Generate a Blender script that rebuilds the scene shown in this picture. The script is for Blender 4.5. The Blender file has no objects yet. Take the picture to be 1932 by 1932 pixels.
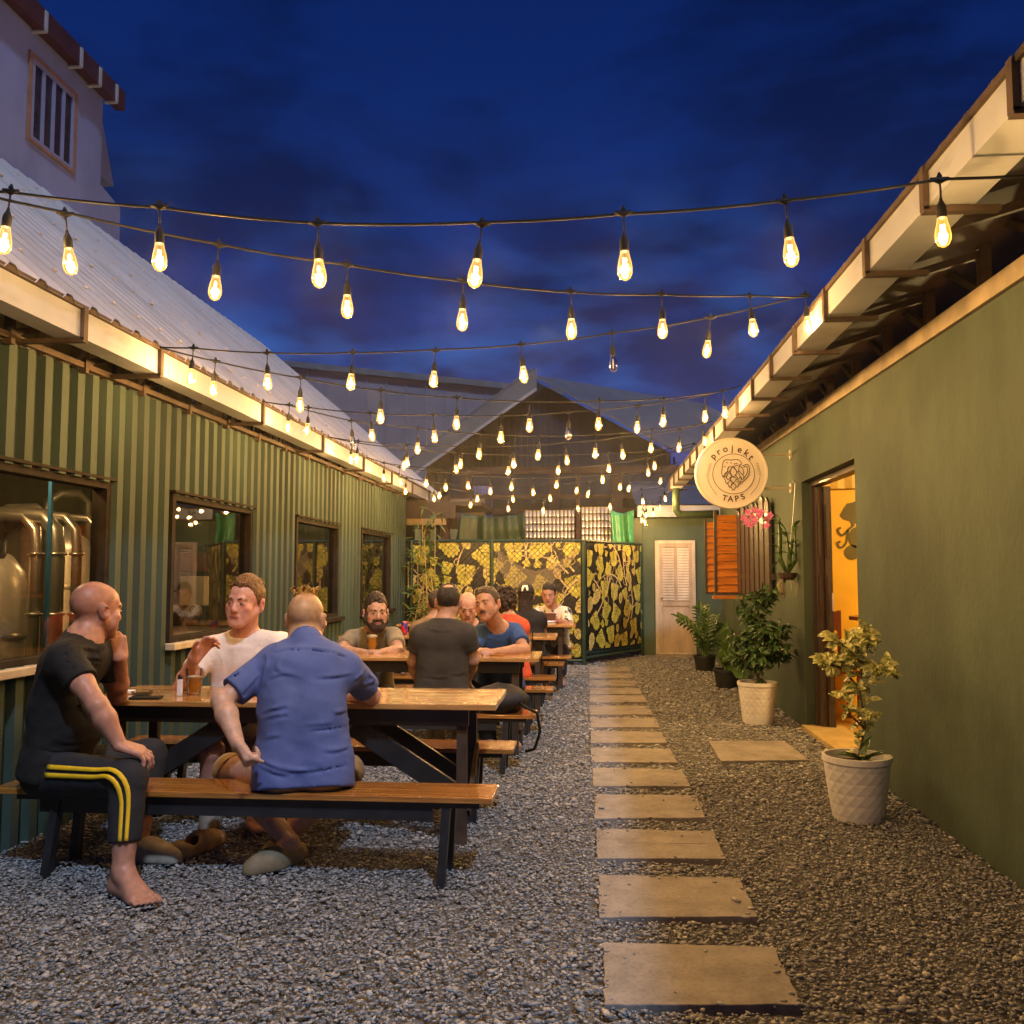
import bpy, bmesh, math, random
import numpy as np
from mathutils import Matrix, Vector
R = math.radians
rnd = random.Random(7)
sc = bpy.context.scene
COL = sc.collection
# ------------------------------------------------------------------ camera
HC = 1.3; FP = 1700.0; PIT = R(4.0); YAW = R(4.84)
cam = bpy.data.cameras.new('camera'); cam.sensor_width = 36; cam.lens = FP/1932*36
cam.clip_start = 0.05; cam.clip_end = 500
camo = bpy.data.objects.new('camera', cam); COL.objects.link(camo)
camo.location = (0, 0, HC); camo.rotation_euler = (R(90)+PIT, 0, YAW)
sc.camera = camo
# ------------------------------------------------------------------ exposure
sc.view_settings.view_transform = 'Standard'; sc.view_settings.look = 'None'
sc.view_settings.gamma = 1.0; sc.view_settings.exposure = 0.0
cy = sc.cycles
cy.use_denoising = True; cy.max_bounces = 6; cy.diffuse_bounces = 3; cy.glossy_bounces = 4
cy.transmission_bounces = 4; cy.transparent_max_bounces = 16
cy.caustics_reflective = False; cy.caustics_refractive = False
cy.sample_clamp_indirect = 4.0; cy.use_light_tree = True
# ------------------------------------------------------------------ dusk sky
W = bpy.data.worlds.new('World'); sc.world = W; W.use_nodes = True
nt = W.node_tree; nt.nodes.clear(); N = nt.nodes.new; L = nt.links.new
out = N('ShaderNodeOutputWorld'); bg = N('ShaderNodeBackground'); L(bg.outputs[0], out.inputs[0])
tc = N('ShaderNodeTexCoord'); sep = N('ShaderNodeSeparateXYZ'); L(tc.outputs['Generated'], sep.inputs[0])
grad = N('ShaderNodeValToRGB'); L(sep.outputs[2], grad.inputs[0])
el = grad.color_ramp.elements
el[0].position = 0.0; el[0].color = (.030, .055, .26, 1)
el[1].position = .75; el[1].color = (.002, .011, .085, 1)
for p, c in ((.16, (.022, .058, .28, 1)), (.30, (.008, .036, .205, 1)), (.50, (.0032, .019, .130, 1))):
    e = el.new(p); e.color = c
mp = N('ShaderNodeMapping'); mp.inputs['Scale'].default_value = (1, 1, 2.6); L(tc.outputs['Generated'], mp.inputs[0])
nz = N('ShaderNodeTexNoise'); nz.inputs['Scale'].default_value = 2.6; nz.inputs['Detail'].default_value = 9
nz.inputs['Roughness'].default_value = .58; nz.inputs['Distortion'].default_value = .25; L(mp.outputs[0], nz.inputs[0])
cr = N('ShaderNodeValToRGB'); L(nz.outputs[0], cr.inputs[0])
cr.color_ramp.elements[0].position = .41; cr.color_ramp.elements[1].position = .57
mx = N('ShaderNodeMix'); mx.data_type = 'RGBA'; L(cr.outputs[0], mx.inputs[0]); L(grad.outputs[0], mx.inputs[6])
dk = N('ShaderNodeMix'); dk.data_type = 'RGBA'; dk.blend_type = 'MULTIPLY'; dk.inputs[0].default_value = 1
L(grad.outputs[0], dk.inputs[6]); dk.inputs[7].default_value = (.62, .44, .42, 1); L(dk.outputs[2], mx.inputs[7])
nz2 = N('ShaderNodeTexNoise'); nz2.inputs['Scale'].default_value = 7; nz2.inputs['Detail'].default_value = 6; L(mp.outputs[0], nz2.inputs[0])
cr2 = N('ShaderNodeValToRGB'); L(nz2.outputs[0], cr2.inputs[0])
cr2.color_ramp.elements[0].position = .49; cr2.color_ramp.elements[1].position = .72
low = N('ShaderNodeMapRange'); L(sep.outputs[2], low.inputs[0])
low.inputs[1].default_value = .14; low.inputs[2].default_value = .42; low.inputs[3].default_value = 1; low.inputs[4].default_value = 0
mu = N('ShaderNodeMath'); mu.operation = 'MULTIPLY'; L(cr2.outputs[0], mu.inputs[0]); L(low.outputs[0], mu.inputs[1])
mx2 = N('ShaderNodeMix'); mx2.data_type = 'RGBA'; L(mu.outputs[0], mx2.inputs[0]); L(mx.outputs[2], mx2.inputs[6])
mx2.inputs[7].default_value = (.030, .125, .48, 1)
L(mx2.outputs[2], bg.inputs[0]); bg.inputs[1].default_value = 1.0
# one cool lamp high behind the viewer (the last daylight / yard light the photo's blue shadows show)
sun = bpy.data.lights.new('sun', 'SUN'); sun.energy = 1.9; sun.angle = R(3); sun.color = (.55, .72, 1.0)
suno = bpy.data.objects.new('sun', sun); COL.objects.link(suno)
suno.rotation_euler = Vector((-.28, .55, -.80)).to_track_quat('-Z', 'Y').to_euler()
BULB_W = 19.0
# ------------------------------------------------------------------ real positions from sight lines
cf = np.array([-math.sin(YAW)*math.cos(PIT), math.cos(YAW)*math.cos(PIT), math.sin(PIT)])
cr_ = np.array([math.cos(YAW), math.sin(YAW), 0.]); cu = np.cross(cr_, cf); CC = np.array([0, 0, HC])
def ray(u, v): return cf*FP + cr_*(u-966) + cu*(966-v)
def G(u, v, z=0.): d = ray(u, v); return CC + d*((z-HC)/d[2])
def P(u, v, Y): d = ray(u, v); return CC + d*(Y/d[1])
def PL(u, v, a, b):                       # on the vertical plane through plan points a, b
    d = ray(u, v); n = np.array([-(b[1]-a[1]), b[0]-a[0], 0.])
    return CC + d*((np.array([a[0], a[1], 0.])-CC)@n/(d@n))
# ------------------------------------------------------------------ object helpers
def base(name, data=None, parent=None):
    o = bpy.data.objects.new(name, data); COL.objects.link(o)
    if parent is not None:
        o.parent = parent
        if parent.type == 'EMPTY': o.matrix_parent_inverse = Matrix.Translation(-Vector(parent.location))
    return o
def tag(o, label=None, cat=None, group=None, kind=None):
    if label: o['label'] = label
    if cat: o['category'] = cat
    if group: o['group'] = group
    if kind: o['kind'] = kind
    return o
def thing(name, label, cat, loc=(0, 0, 0), group=None):
    o = base(name); o.location = loc; o.empty_display_size = .1
    return tag(o, label, cat, group)
def copy_tree(o, parent=None):
    c = o.copy(); COL.objects.link(c)
    if parent is not None: c.parent = parent
    for ch in list(o.children): copy_tree(ch, c)
    return c
class MB:
    def __init__(s): s.v = []; s.f = []; s.m = []; s.mi = 0
    def add(s, vs, fs):
        o = len(s.v); s.v += [tuple(map(float, p)) for p in vs]
        for f in fs: s.f.append(tuple(i+o for i in f)); s.m.append(s.mi)
        return s
    def box(s, a, b):
        (x0, y0, z0), (x1, y1, z1) = a, b
        return s.add([(x0,y0,z0),(x1,y0,z0),(x1,y1,z0),(x0,y1,z0),(x0,y0,z1),(x1,y0,z1),(x1,y1,z1),(x0,y1,z1)],
                     [(0,3,2,1),(4,5,6,7),(0,1,5,4),(1,2,6,5),(2,3,7,6),(3,0,4,7)])
    def bar(s, p, q, w, h, up=(0,0,1)):
        p = np.array(p, float); q = np.array(q, float); d = (q-p)/np.linalg.norm(q-p)
        up = np.array(up, float); sx = np.cross(d, up)
        if np.linalg.norm(sx) < 1e-4: sx = np.cross(d, np.array([0, 1., 0]))
        sx /= np.linalg.norm(sx); uz = np.cross(sx, d)
        vs = [c + sx*i*w/2 + uz*j*h/2 for c in (p, q) for i, j in ((-1,-1),(1,-1),(1,1),(-1,1))]
        return s.add(vs, [(0,1,2,3),(7,6,5,4),(0,4,5,1),(1,5,6,2),(2,6,7,3),(3,7,4,0)])
    def tube(s, pts, r, n=8, cap=True):
        pts = [np.array(p, float) for p in pts]; k = len(pts)
        rr = [r]*k if np.isscalar(r) else list(r)
        vs = []; ref = None
        for i in range(k):
            d = pts[min(i+1, k-1)]-pts[max(i-1, 0)]; d /= np.linalg.norm(d)+1e-12
            if ref is None: ref = np.array([0, 0, 1.]) if abs(d[2]) < .9 else np.array([1., 0, 0])
            a = np.cross(d, ref); a /= np.linalg.norm(a)+1e-12; b = np.cross(a, d); ref = b
            for j in range(n):
                t = 2*math.pi*j/n; vs.append(pts[i]+(a*math.cos(t)+b*math.sin(t))*rr[i])
        fs = [(i*n+j, i*n+(j+1) % n, (i+1)*n+(j+1) % n, (i+1)*n+j) for i in range(k-1) for j in range(n)]
        if cap: fs += [tuple(range(n-1, -1, -1)), tuple((k-1)*n+j for j in range(n))]
        return s.add(vs, fs)
    def lathe(s, prof, c=(0, 0, 0), n=20, axis=None):
        c = np.array(c, float); vs = []
        for r, z in prof:
            for j in range(n):
                t = 2*math.pi*j/n; p = np.array([r*math.cos(t), r*math.sin(t), z])
                if axis is not None: p = axis @ p
                vs.append(c+p)
        k = len(prof)
        return s.add(vs, [(i*n+j, i*n+(j+1) % n, (i+1)*n+(j+1) % n, (i+1)*n+j) for i in range(k-1) for j in range(n)])
    def quad(s, a, b, c, d): return s.add([a, b, c, d], [(0, 1, 2, 3)])
    def build(s, name, mats, parent=None, smooth=False, bevel=0, angle=None):
        me = bpy.data.meshes.new(name); me.from_pydata(s.v, [], s.f)
        for m in (mats if isinstance(mats, (list, tuple)) else [mats]): me.materials.append(m)
        me.polygons.foreach_set('material_index', s.m)
        if smooth: me.polygons.foreach_set('use_smooth', [True]*len(s.f))
        me.update()
        o = base(name, me, parent)
        if bevel:
            b = o.modifiers.new('bevel', 'BEVEL'); b.width = bevel; b.segments = 2; b.limit_method = 'ANGLE'
        if angle:
            try: me.set_sharp_from_angle(angle=R(angle))
            except Exception: pass
        return o
# ------------------------------------------------------------------ materials
MATS = {}
def mk(name, col, rough=.6, metal=0., var=.18, vs=6., bump=0., bs=60., scale=(1, 1, 1), spec=.5, coat=0., col2=None, detail=5, fac=(.35, .65), sss=0):
    m = bpy.data.materials.new(name); m.use_nodes = True; t = m.node_tree
    b = t.nodes['Principled BSDF']; b.inputs['Roughness'].default_value = rough; b.inputs['Metallic'].default_value = metal
    b.inputs['Specular IOR Level'].default_value = spec; b.inputs['Coat Weight'].default_value = coat
    b.inputs['Coat Roughness'].default_value = .09
    if sss: b.inputs['Subsurface Weight'].default_value = sss; b.inputs['Subsurface Radius'].default_value = (.012, .005, .003)
    c = t.nodes.new('ShaderNodeTexCoord'); mpn = t.nodes.new('ShaderNodeMapping'); mpn.inputs['Scale'].default_value = scale
    t.links.new(c.outputs['Object'], mpn.inputs[0])
    n = t.nodes.new('ShaderNodeTexNoise'); n.inputs['Scale'].default_value = vs; n.inputs['Detail'].default_value = detail
    n.inputs['Roughness'].default_value = .6
    t.links.new(mpn.outputs[0], n.inputs[0])
    r = t.nodes.new('ShaderNodeValToRGB'); t.links.new(n.outputs[0], r.inputs[0])
    c2 = col2 or tuple(min(1, x*(1+var)) for x in col)
    r.color_ramp.elements[0].position = fac[0]; r.color_ramp.elements[1].position = fac[1]
    r.color_ramp.elements[0].color = (*[x*(1-var) for x in col], 1); r.color_ramp.elements[1].color = (*c2, 1)
    t.links.new(r.outputs[0], b.inputs['Base Color'])
    if bump:
        n2 = t.nodes.new('ShaderNodeTexNoise'); n2.inputs['Scale'].default_value = bs; n2.inputs['Detail'].default_value = 4
        t.links.new(mpn.outputs[0], n2.inputs[0])
        bp = t.nodes.new('ShaderNodeBump'); bp.inputs['Strength'].default_value = min(1, bump); bp.inputs['Distance'].default_value = .01*max(1, bump)
        t.links.new(n2.outputs[0], bp.inputs['Height']); t.links.new(bp.outputs[0], b.inputs['Normal'])
    MATS[name] = m; return m
def stain(m, sc, lo, scale=(1, 1, 1), a=.42, b=.62, col=None):       # weathering: darker blotches with a shape of their own
    t = m.node_tree; bs = t.nodes['Principled BSDF']; src = bs.inputs['Base Color'].links[0].from_socket
    c = t.nodes.new('ShaderNodeTexCoord'); mpn = t.nodes.new('ShaderNodeMapping'); mpn.inputs['Scale'].default_value = scale; mpn.inputs['Location'].default_value = (3.1, 1.7, .9); t.links.new(c.outputs['Object'], mpn.inputs[0])
    n = t.nodes.new('ShaderNodeTexNoise'); n.inputs['Scale'].default_value = sc; n.inputs['Detail'].default_value = 7; n.inputs['Roughness'].default_value = .65; t.links.new(mpn.outputs[0], n.inputs[0])
    r = t.nodes.new('ShaderNodeValToRGB'); r.color_ramp.elements[0].position = a; r.color_ramp.elements[1].position = b; r.color_ramp.elements[0].color = (*(col or (lo, lo, lo)), 1); r.color_ramp.elements[1].color = (1, 1, 1, 1); t.links.new(n.outputs[0], r.inputs[0])
    x = t.nodes.new('ShaderNodeMix'); x.data_type = 'RGBA'; x.blend_type = 'MULTIPLY'; x.inputs[0].default_value = 1; t.links.new(src, x.inputs[6]); t.links.new(r.outputs[0], x.inputs[7]); t.links.new(x.outputs[2], bs.inputs['Base Color']); return m
def emit(name, col, st):
    m = bpy.data.materials.new(name); m.use_nodes = True; t = m.node_tree; b = t.nodes['Principled BSDF']
    b.inputs['Base Color'].default_value = (*col, 1); b.inputs['Emission Color'].default_value = (*col, 1); b.inputs['Emission Strength'].default_value = st
    try: m.cycles.emission_sampling = 'NONE'
    except Exception: pass
    return m
def glass(name, tint=(1, 1, 1), rough=.02, ior=1.5, refl=1.0, em=None):
    m = bpy.data.materials.new(name); m.use_nodes = True; t = m.node_tree; t.nodes.clear()
    o = t.nodes.new('ShaderNodeOutputMaterial'); mxs = t.nodes.new('ShaderNodeMixShader')
    tr = t.nodes.new('ShaderNodeBsdfTransparent'); tr.inputs[0].default_value = (*tint, 1)
    gl = t.nodes.new('ShaderNodeBsdfGlossy'); gl.inputs['Roughness'].default_value = rough
    fr = t.nodes.new('ShaderNodeFresnel'); fr.inputs[0].default_value = ior
    mm = t.nodes.new('ShaderNodeMath'); mm.operation = 'MULTIPLY'; mm.inputs[1].default_value = refl; mm.use_clamp = True
    t.links.new(fr.outputs[0], mm.inputs[0]); t.links.new(mm.outputs[0], mxs.inputs[0])
    t.links.new(tr.outputs[0], mxs.inputs[1]); t.links.new(gl.outputs[0], mxs.inputs[2])
    if em:
        e = t.nodes.new('ShaderNodeEmission'); e.inputs[0].default_value = (*em[0], 1)
        lw = t.nodes.new('ShaderNodeLayerWeight'); lw.inputs[0].default_value = .45
        m2 = t.nodes.new('ShaderNodeMath'); m2.operation = 'MULTIPLY_ADD'; m2.inputs[1].default_value = em[1]; m2.inputs[2].default_value = em[2]
        t.links.new(lw.outputs['Facing'], m2.inputs[0]); t.links.new(m2.outputs[0], e.inputs[1])
        ad = t.nodes.new('ShaderNodeAddShader'); t.links.new(mxs.outputs[0], ad.inputs[0]); t.links.new(e.outputs[0], ad.inputs[1])
        t.links.new(ad.outputs[0], o.inputs[0])
        try: m.cycles.emission_sampling = 'NONE'
        except Exception: pass
    else: t.links.new(mxs.outputs[0], o.inputs[0])
    return m
def wood(name, a, b, rough=.3, axis=0, coat=.3):
    s = [9., 9., 9.]; s[axis] = .7
    m = mk(name, a, rough, 0, .25, 5, .25, 22, tuple(s), .5, coat, b, 8, (.3, .7)); return m
M = dict(
  gravel_bed=mk('gravel_bed', (.17, .165, .16), .9, 0, .4, 60, 1, 90),
  stone=mk('stepping_stone', (.29, .258, .23), .75, 0, .16, 7, .35, 220, col2=(.35, .31, .275)),
  green_steel=mk('green_steel', (.034, .062, .045), .75, 0, .2, 2.2, .05, 20, (1, 1, .35)),
  green_plaster=mk('green_plaster', (.042, .073, .049), .8, 0, .2, .9, .3, 30, (1, 1, .8), col2=(.088, .126, .078), detail=9, fac=(.28, .72)),
  teal_plaster=mk('teal_plaster', (.07, .105, .062), .7, 0, .18, 1.8, .2, 30, (1, 1, .5), detail=8),
  cream=mk('cream_gutter', (.40, .415, .43), .38, 0, .07, 3, .03, 30),
  roof=mk('roof_metal', (.50, .47, .47), .45, 0, .1, 2, 0),
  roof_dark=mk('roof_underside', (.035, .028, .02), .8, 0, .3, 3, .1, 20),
  black_steel=mk('black_steel', (.022, .022, .024), .45, 0, .3, 8, .08, 40),
  brown_steel=mk('brown_primer_steel', (.07, .047, .032), .7, 0, .35, 6, .1, 40, spec=.25),
  beam=mk('painted_beam', (.34, .27, .17), .7, 0, .3, 4, .2, 25),
  wood=wood('varnished_wood', (.36, .125, .018), (.58, .26, .055), .2, 0, 1.),
  wood_pale=wood('pale_varnished_wood', (.44, .20, .05), (.66, .37, .115), .2, 0, 1.),
  wood_y=wood('door_wood', (.035, .022, .018), (.06, .04, .03), .5, 2, .1),
  frame_wood=mk('frame_wood', (.026, .020, .014), .8, 0, .3, 8, .1, 30, spec=.12),
  sill=mk('pale_sill', (.52, .42, .28), .5, 0, .15, 6, .1, 30),
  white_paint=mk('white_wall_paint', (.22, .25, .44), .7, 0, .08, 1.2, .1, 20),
  red_brown=mk('red_brown_fascia', (.065, .022, .018), .55, 0, .25, 3),
  door_white=mk('aged_white_door', (.60, .52, .40), .5, 0, .22, 5, .12, 20, (1, 1, .3)),
  steel=mk('stainless_steel', (.66, .62, .56), .32, .85, .12, 2, .04, 14),
  tank=mk('satin_tank', (.74, .70, .64), .34, .45, .1, 2, .04, 14),
  can=mk('can_aluminium', (.80, .76, .68), .3, .55, .1, 10),
  dark_room=mk('dark_room', (.20, .165, .12), .8, 0, .35, 1.5),
  orange_wall=mk('orange_wall', (.85, .50, .03), .6, 0, .1, 2, .1, 20),
  orange_wood=wood('orange_slats', (.48, .14, .012), (.66, .23, .02), .45, 0, .1),
  tarp=mk('green_tarp', (.018, .042, .016), .5, 0, .3, 4, .3, 9),
  plastic=mk('green_plastic', (.06, .30, .12), .3, 0, .3, 5, .3, 8),
  sheet_black=mk('banner_black', (.012, .011, .009), .38, 0, .3, 5, .15, 6),
  leaf_y=mk('banner_leaf', (.52, .46, .05), .4, 0, .25, 7, col2=(.74, .65, .10)),
  hop_y=mk('banner_hop', (.70, .52, .10), .4, 0, .2, 9, col2=(.82, .66, .22)),
  vine=mk('banner_vine', (.72, .55, .24), .4, 0, .2, 9),
  pot_white=mk('white_pot', (.86, .84, .79), .4, 0, .05, 8),
  pot_black=mk('black_pot', (.018, .018, .018), .45),
  soil=mk('soil', (.06, .04, .025), .95, 0, .4, 40, .8, 60),
  leaf_d=mk('dark_leaf', (.035, .085, .025), .3, 0, .35, 25, .1, 50, col2=(.06, .13, .035)),
  leaf_v=mk('variegated_leaf', (.34, .40, .06), .35, 0, .35, 55, .1, 50, col2=(.82, .78, .30), fac=(.40, .56)),
  leaf_m=mk('mid_leaf', (.07, .14, .03), .35, 0, .3, 25),
  bark=mk('plant_stem', (.14, .10, .045), .8, 0, .3, 30),
  bamboo=mk('bamboo_stem', (.36, .27, .07), .5, 0, .2, 20),
  petal=mk('orchid_petal', (.60, .03, .26), .45, 0, .3, 60, col2=(.80, .28, .52)),
  sign_white=mk('sign_face', (.80, .73, .62), .45, 0, .03, 4),
  ink=mk('sign_ink', (.06, .035, .015), .5),
  rubber=mk('black_rubber', (.007, .007, .007), .6, spec=.25),
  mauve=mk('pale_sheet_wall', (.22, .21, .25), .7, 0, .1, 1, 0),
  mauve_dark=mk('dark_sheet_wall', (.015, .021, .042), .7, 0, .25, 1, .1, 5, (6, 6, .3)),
  blue_roof=mk('weathered_roof', (.11, .125, .16), .5, 0, .15, 1.5),
  barge=mk('barge_metal', (.17, .19, .20), .4, .2, .15, 2),
  post=mk('brown_post', (.06, .034, .02), .8, 0, .3, 3, .2, 15),
  blue_pane=mk('blue_tarp', (.10, .13, .40), .5, 0, .2, 3),
  win_dark=mk('dark_window', (.035, .025, .028), .12, 0, .3, 3, col2=(.05, .04, .04)),
  beer=None, glass=glass('clear_glass', (.97, .97, .95), .02, 1.4, .8), pane=glass('window_pane', (.86, .84, .78), .015, 1.5, 1.4),
  bulb_glass=glass('bulb_glass', (1, .93, .75), .03, 1.45, .8, ((1, .46, .06), 2.2, .22)),
  dead_glass=glass('dead_bulb_glass', (.9, .88, .82), .03, 1.5, 1.6),
  filament=emit('filament', (1, .76, .34), 34.0),
)
stain(M['green_plaster'], .6, .62, (1, 1, .8), .38, .62); stain(M['green_plaster'], 2.4, .80, (1, 1, .45), .36, .52); stain(M['teal_plaster'], .8, .7, (1, 1, .4)); stain(M['stone'], 3.2, .74, (1, 1, 1), .36, .50); stain(M['stone'], 60, .80, (1, 1, 1), .40, .5)
stain(M['cream'], 2.2, .74, (1, .6, 3), .36, .5); stain(M['white_paint'], .5, .72, (1, 1, .3), .36, .6); stain(M['roof'], .7, .76, (.4, 3, .4), .36, .55); stain(M['green_steel'], 1.1, .72, (1, 1, .2), .36, .56); stain(M['pot_white'], 7, .86, (1, 1, .4), .36, .5); stain(M['door_white'], 3, .7, (1, 1, .3), .36, .55)
# ================================================================== ground
def XL(Y): return -2.837+.0147*Y                # face of the left wall
def XR(Y): return 1.762+.0095*Y                 # face of the right wall
g = MB(); g.quad((-60, -20, -.02), (60, -20, -.02), (60, 80, -.02), (-60, 80, -.02))
tag(g.build('ground', M['gravel_bed']), kind='structure')
def gravel():
    rs = np.random.RandomState(3)
    ico = bmesh.new(); bmesh.ops.create_icosphere(ico, subdivisions=1, radius=1)
    bv = np.array([v.co[:] for v in ico.verts]); bf = np.array([[v.index for v in f.verts] for f in ico.faces]); ico.free()
    pts = []
    for (y0, y1, dens) in ((2.3, 4.2, 5600), (4.2, 6.5, 3900), (6.5, 9.5, 2100), (9.5, 15., 1200)):
        n = int((y1-y0)*4.7*dens); pts.append(np.c_[rs.uniform(-2.85, 1.9, n), rs.uniform(y0, y1, n)])
    p = np.vstack(pts)
    u = 1110+p[:, 0]/p[:, 1]*1700; p = p[(u > -60) & (u < 1990) & (p[:, 0] > XL(p[:, 1])+.01) & (p[:, 0] < XR(p[:, 1])-.01)]
    n = len(p); far = np.clip((p[:, 1]-4)/8, 0, 1)
    sz = (.0060+.0048*far)*np.exp(rs.normal(0, .34, n)); a = rs.uniform(0, 2*math.pi, n)
    sx = sz*rs.uniform(1.1, 1.75, n); sy = sz*rs.uniform(.7, 1.1, n); s3 = sz*rs.uniform(.28, .55, n)
    tilt = rs.normal(0, .38, n); jit = 1+rs.normal(0, .14, (n, len(bv)))
    x = bv[None, :, 0]*sx[:, None]*jit; y = bv[None, :, 1]*sy[:, None]*jit; z = bv[None, :, 2]*s3[:, None]*jit
    ct, st = np.cos(tilt)[:, None], np.sin(tilt)[:, None]; y, z = y*ct-z*st, y*st+z*ct
    ca, sa = np.cos(a)[:, None], np.sin(a)[:, None]; x, y = x*ca-y*sa, x*sa+y*ca
    zz = rs.uniform(-.009, .006, n)
    for (xa, xb, ya, yb) in stones:                 # nothing under the slabs, a few strays on them near the edges
        m = (p[:, 0] > xa+.006) & (p[:, 0] < xb-.006) & (p[:, 1] > ya+.006) & (p[:, 1] < yb-.006); e = np.minimum(np.minimum(p[:, 0]-xa, xb-p[:, 0]), np.minimum(p[:, 1]-ya, yb-p[:, 1]))
        zz = np.where(m, np.where(rs.uniform(0, 1, n) < .12*np.exp(-e/.02)+.0010, .013+s3*.5, -.05), zz)
    V = np.stack([x+p[:, :1], y+p[:, 1:2], z+zz[:, None]], -1).reshape(-1, 3)
    F = (bf[None]+(np.arange(n)*len(bv))[:, None, None]).reshape(-1, 3)
    me = bpy.data.meshes.new('gravel'); me.vertices.add(len(V)); me.vertices.foreach_set('co', V.ravel().astype(np.float32))
    me.loops.add(F.size); me.loops.foreach_set('vertex_index', F.ravel().astype(np.int32))
    me.polygons.add(len(F)); me.polygons.foreach_set('loop_start', (np.arange(len(F))*3).astype(np.int32))
    me.update(); me.validate()
    m = mk('gravel_stone', (.2, .19, .18), .62); t = m.node_tree; b = t.nodes['Principled BSDF']
    ge = t.nodes.new('ShaderNodeNewGeometry'); rp = t.nodes.new('ShaderNodeValToRGB'); t.links.new(ge.outputs['Random Per Island'], rp.inputs[0])
    e = rp.color_ramp.elements; e[0].color = (.16, .165, .175, 1); e[1].position = 1; e[1].color = (.52, .50, .475, 1)
    for q, c in ((.22, (.20, .205, .215, 1)), (.45, (.28, .275, .265, 1)), (.68, (.29, .30, .32, 1)), (.88, (.38, .36, .325, 1))):
        k = e.new(q); k.color = c
    t.links.new(rp.outputs[0], b.inputs['Base Color'])
    me.materials.append(m)
    o = base('gravel', me); tag(o, 'loose grey gravel covering the alley floor', 'gravel', kind='stuff')
# stepping stones: real slabs, equal pitch
ords = ['nearest', 'second', 'third', 'fourth', 'fifth', 'sixth', 'seventh', 'eighth', 'ninth', 'tenth', 'eleventh', 'twelfth', 'thirteenth', 'fourteenth']
edges = [(1895,1777,1140,1512),(1730,1650,1131,1430),(1620,1563,1126,1370),(1543,1497,1121,1331),(1483,1448,1119,1302),(1438,1410,1117,1278),
         (1401,1378,1115,1258),(1372,1353,1114,1245),(1348,1330,1113,1232),(1325,1311,1112,1221),(1309,1297,1112,1211),(1294,1283,1112,1204),(1280,1270,1112,1196),(1267,1258,1112,1189)]
def slab(name, a, b, c, d, z=.03, rot=.0, tiles=1):
    q = MB(); n = 14
    if tiles == 2:
        L2 = lambda p, r, t: (p[0]+(r[0]-p[0])*t, p[1]+(r[1]-p[1])*t)
        parts = [(a, b, L2(b, c, .497), L2(a, d, .497)), (L2(a, d, .503), L2(b, c, .503), c, d)]
    else: parts = [(a, b, c, d)]
    def edge(p, r):
        for i in range(n):
            t = i/n; w = rnd.uniform(-.0045, .0045) if 0 < i else 0
            yield (p[0]+(r[0]-p[0])*t+w, p[1]+(r[1]-p[1])*t+w)
    for k, (a, b, c, d) in enumerate(parts):
        ring = [*edge(a, b), *edge(b, c), *edge(c, d), *edge(d, a)]; m = len(ring); zt = z-.0012*k
        q.add([(x, y, zt) for x, y in ring]+[(x, y, -.02) for x, y in ring], [tuple(range(m))]+[(i, i+m, (i+1) % m+m, (i+1) % m) for i in range(m)])
    return q.build(name, M['stone'], bevel=.003)
stones = []
for i, (vf, vb, ul, ur) in enumerate(edges):
    zs = .013; a = G(ul, vf, zs); b = G(ur, vf-1, zs); yb = G(ul, vb, zs)[1]; tw = rnd.uniform(-.012, .012)*(i > 1)
    o = slab('stepping_stone', (a[0], a[1]-tw), (b[0], b[1]+tw), (b[0]+.005+tw, yb+.01+tw), (a[0]+.004+tw, yb-tw), zs+rnd.uniform(-.003, .003)*(i > 1), tiles=2 if i in (2, 8) else 1)
    stones.append((a[0], b[0], a[1], yb))
    lab = 'large pale stepping stone nearest the viewer, at the front of the path' if i == 0 else \
        ('small stepping stone farthest back, last of the path before the gate' if i == 13 else ords[i]+' pale stepping stone of the gravel path, counting from the nearest')
    tag(o, lab, 'stepping stone', 'stepping stones laid in the gravel path')
c0, c1, c2, c3 = [G(*q, .02) for q in ((1360,1436),(1527,1434),(1480,1398),(1337,1398))]
o = slab('paving_slab', c0[:2], c1[:2], c2[:2], c3[:2], .022); tag(o, 'pale paving slab lying by itself in front of the open doorway', 'paving slab')
gravel()
# ================================================================== left brewery building
ZT = 2.41
lb = thing('brewery_building', 'long green corrugated metal building with windows along the left side', 'building', (-2.8, 8, 0))
wins = [(3.4, 4.92), (5.69, 7.20), (8.06, 9.54), (10.44, 11.97)]
Z0, Z1 = .86, 1.83
def snap(y): return round(y/.1426)*.1426
wins = [(snap(a), snap(b)) for a, b in wins]
q = MB(); p = .1426; y = snap(.5)
prof = []
while y < 12.74:
    for dy, dx in ((0, 0), (.020, .034), (.080, .034), (.100, 0)): prof.append((y+dy, dx))
    y += p
prof.append((y, 0))
for (ya, da), (yb, db) in zip(prof[:-1], prof[1:]):
    mid = (ya+yb)/2; inside = any(a < mid < b for a, b in wins)
    for z0, z1 in (((-.05, Z0), (Z1, ZT)) if inside else ((-.05, ZT),)):
        q.quad((XL(ya)+da, ya, z0), (XL(yb)+db, yb, z0), (XL(yb)+db, yb, z1), (XL(ya)+da, ya, z1))
q.box((XL(12.74)-.10, 12.745, -.05), (XL(12.74)+.03, 12.80, ZT))
wl = q.build('wall', M['green_steel'], lb)
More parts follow.
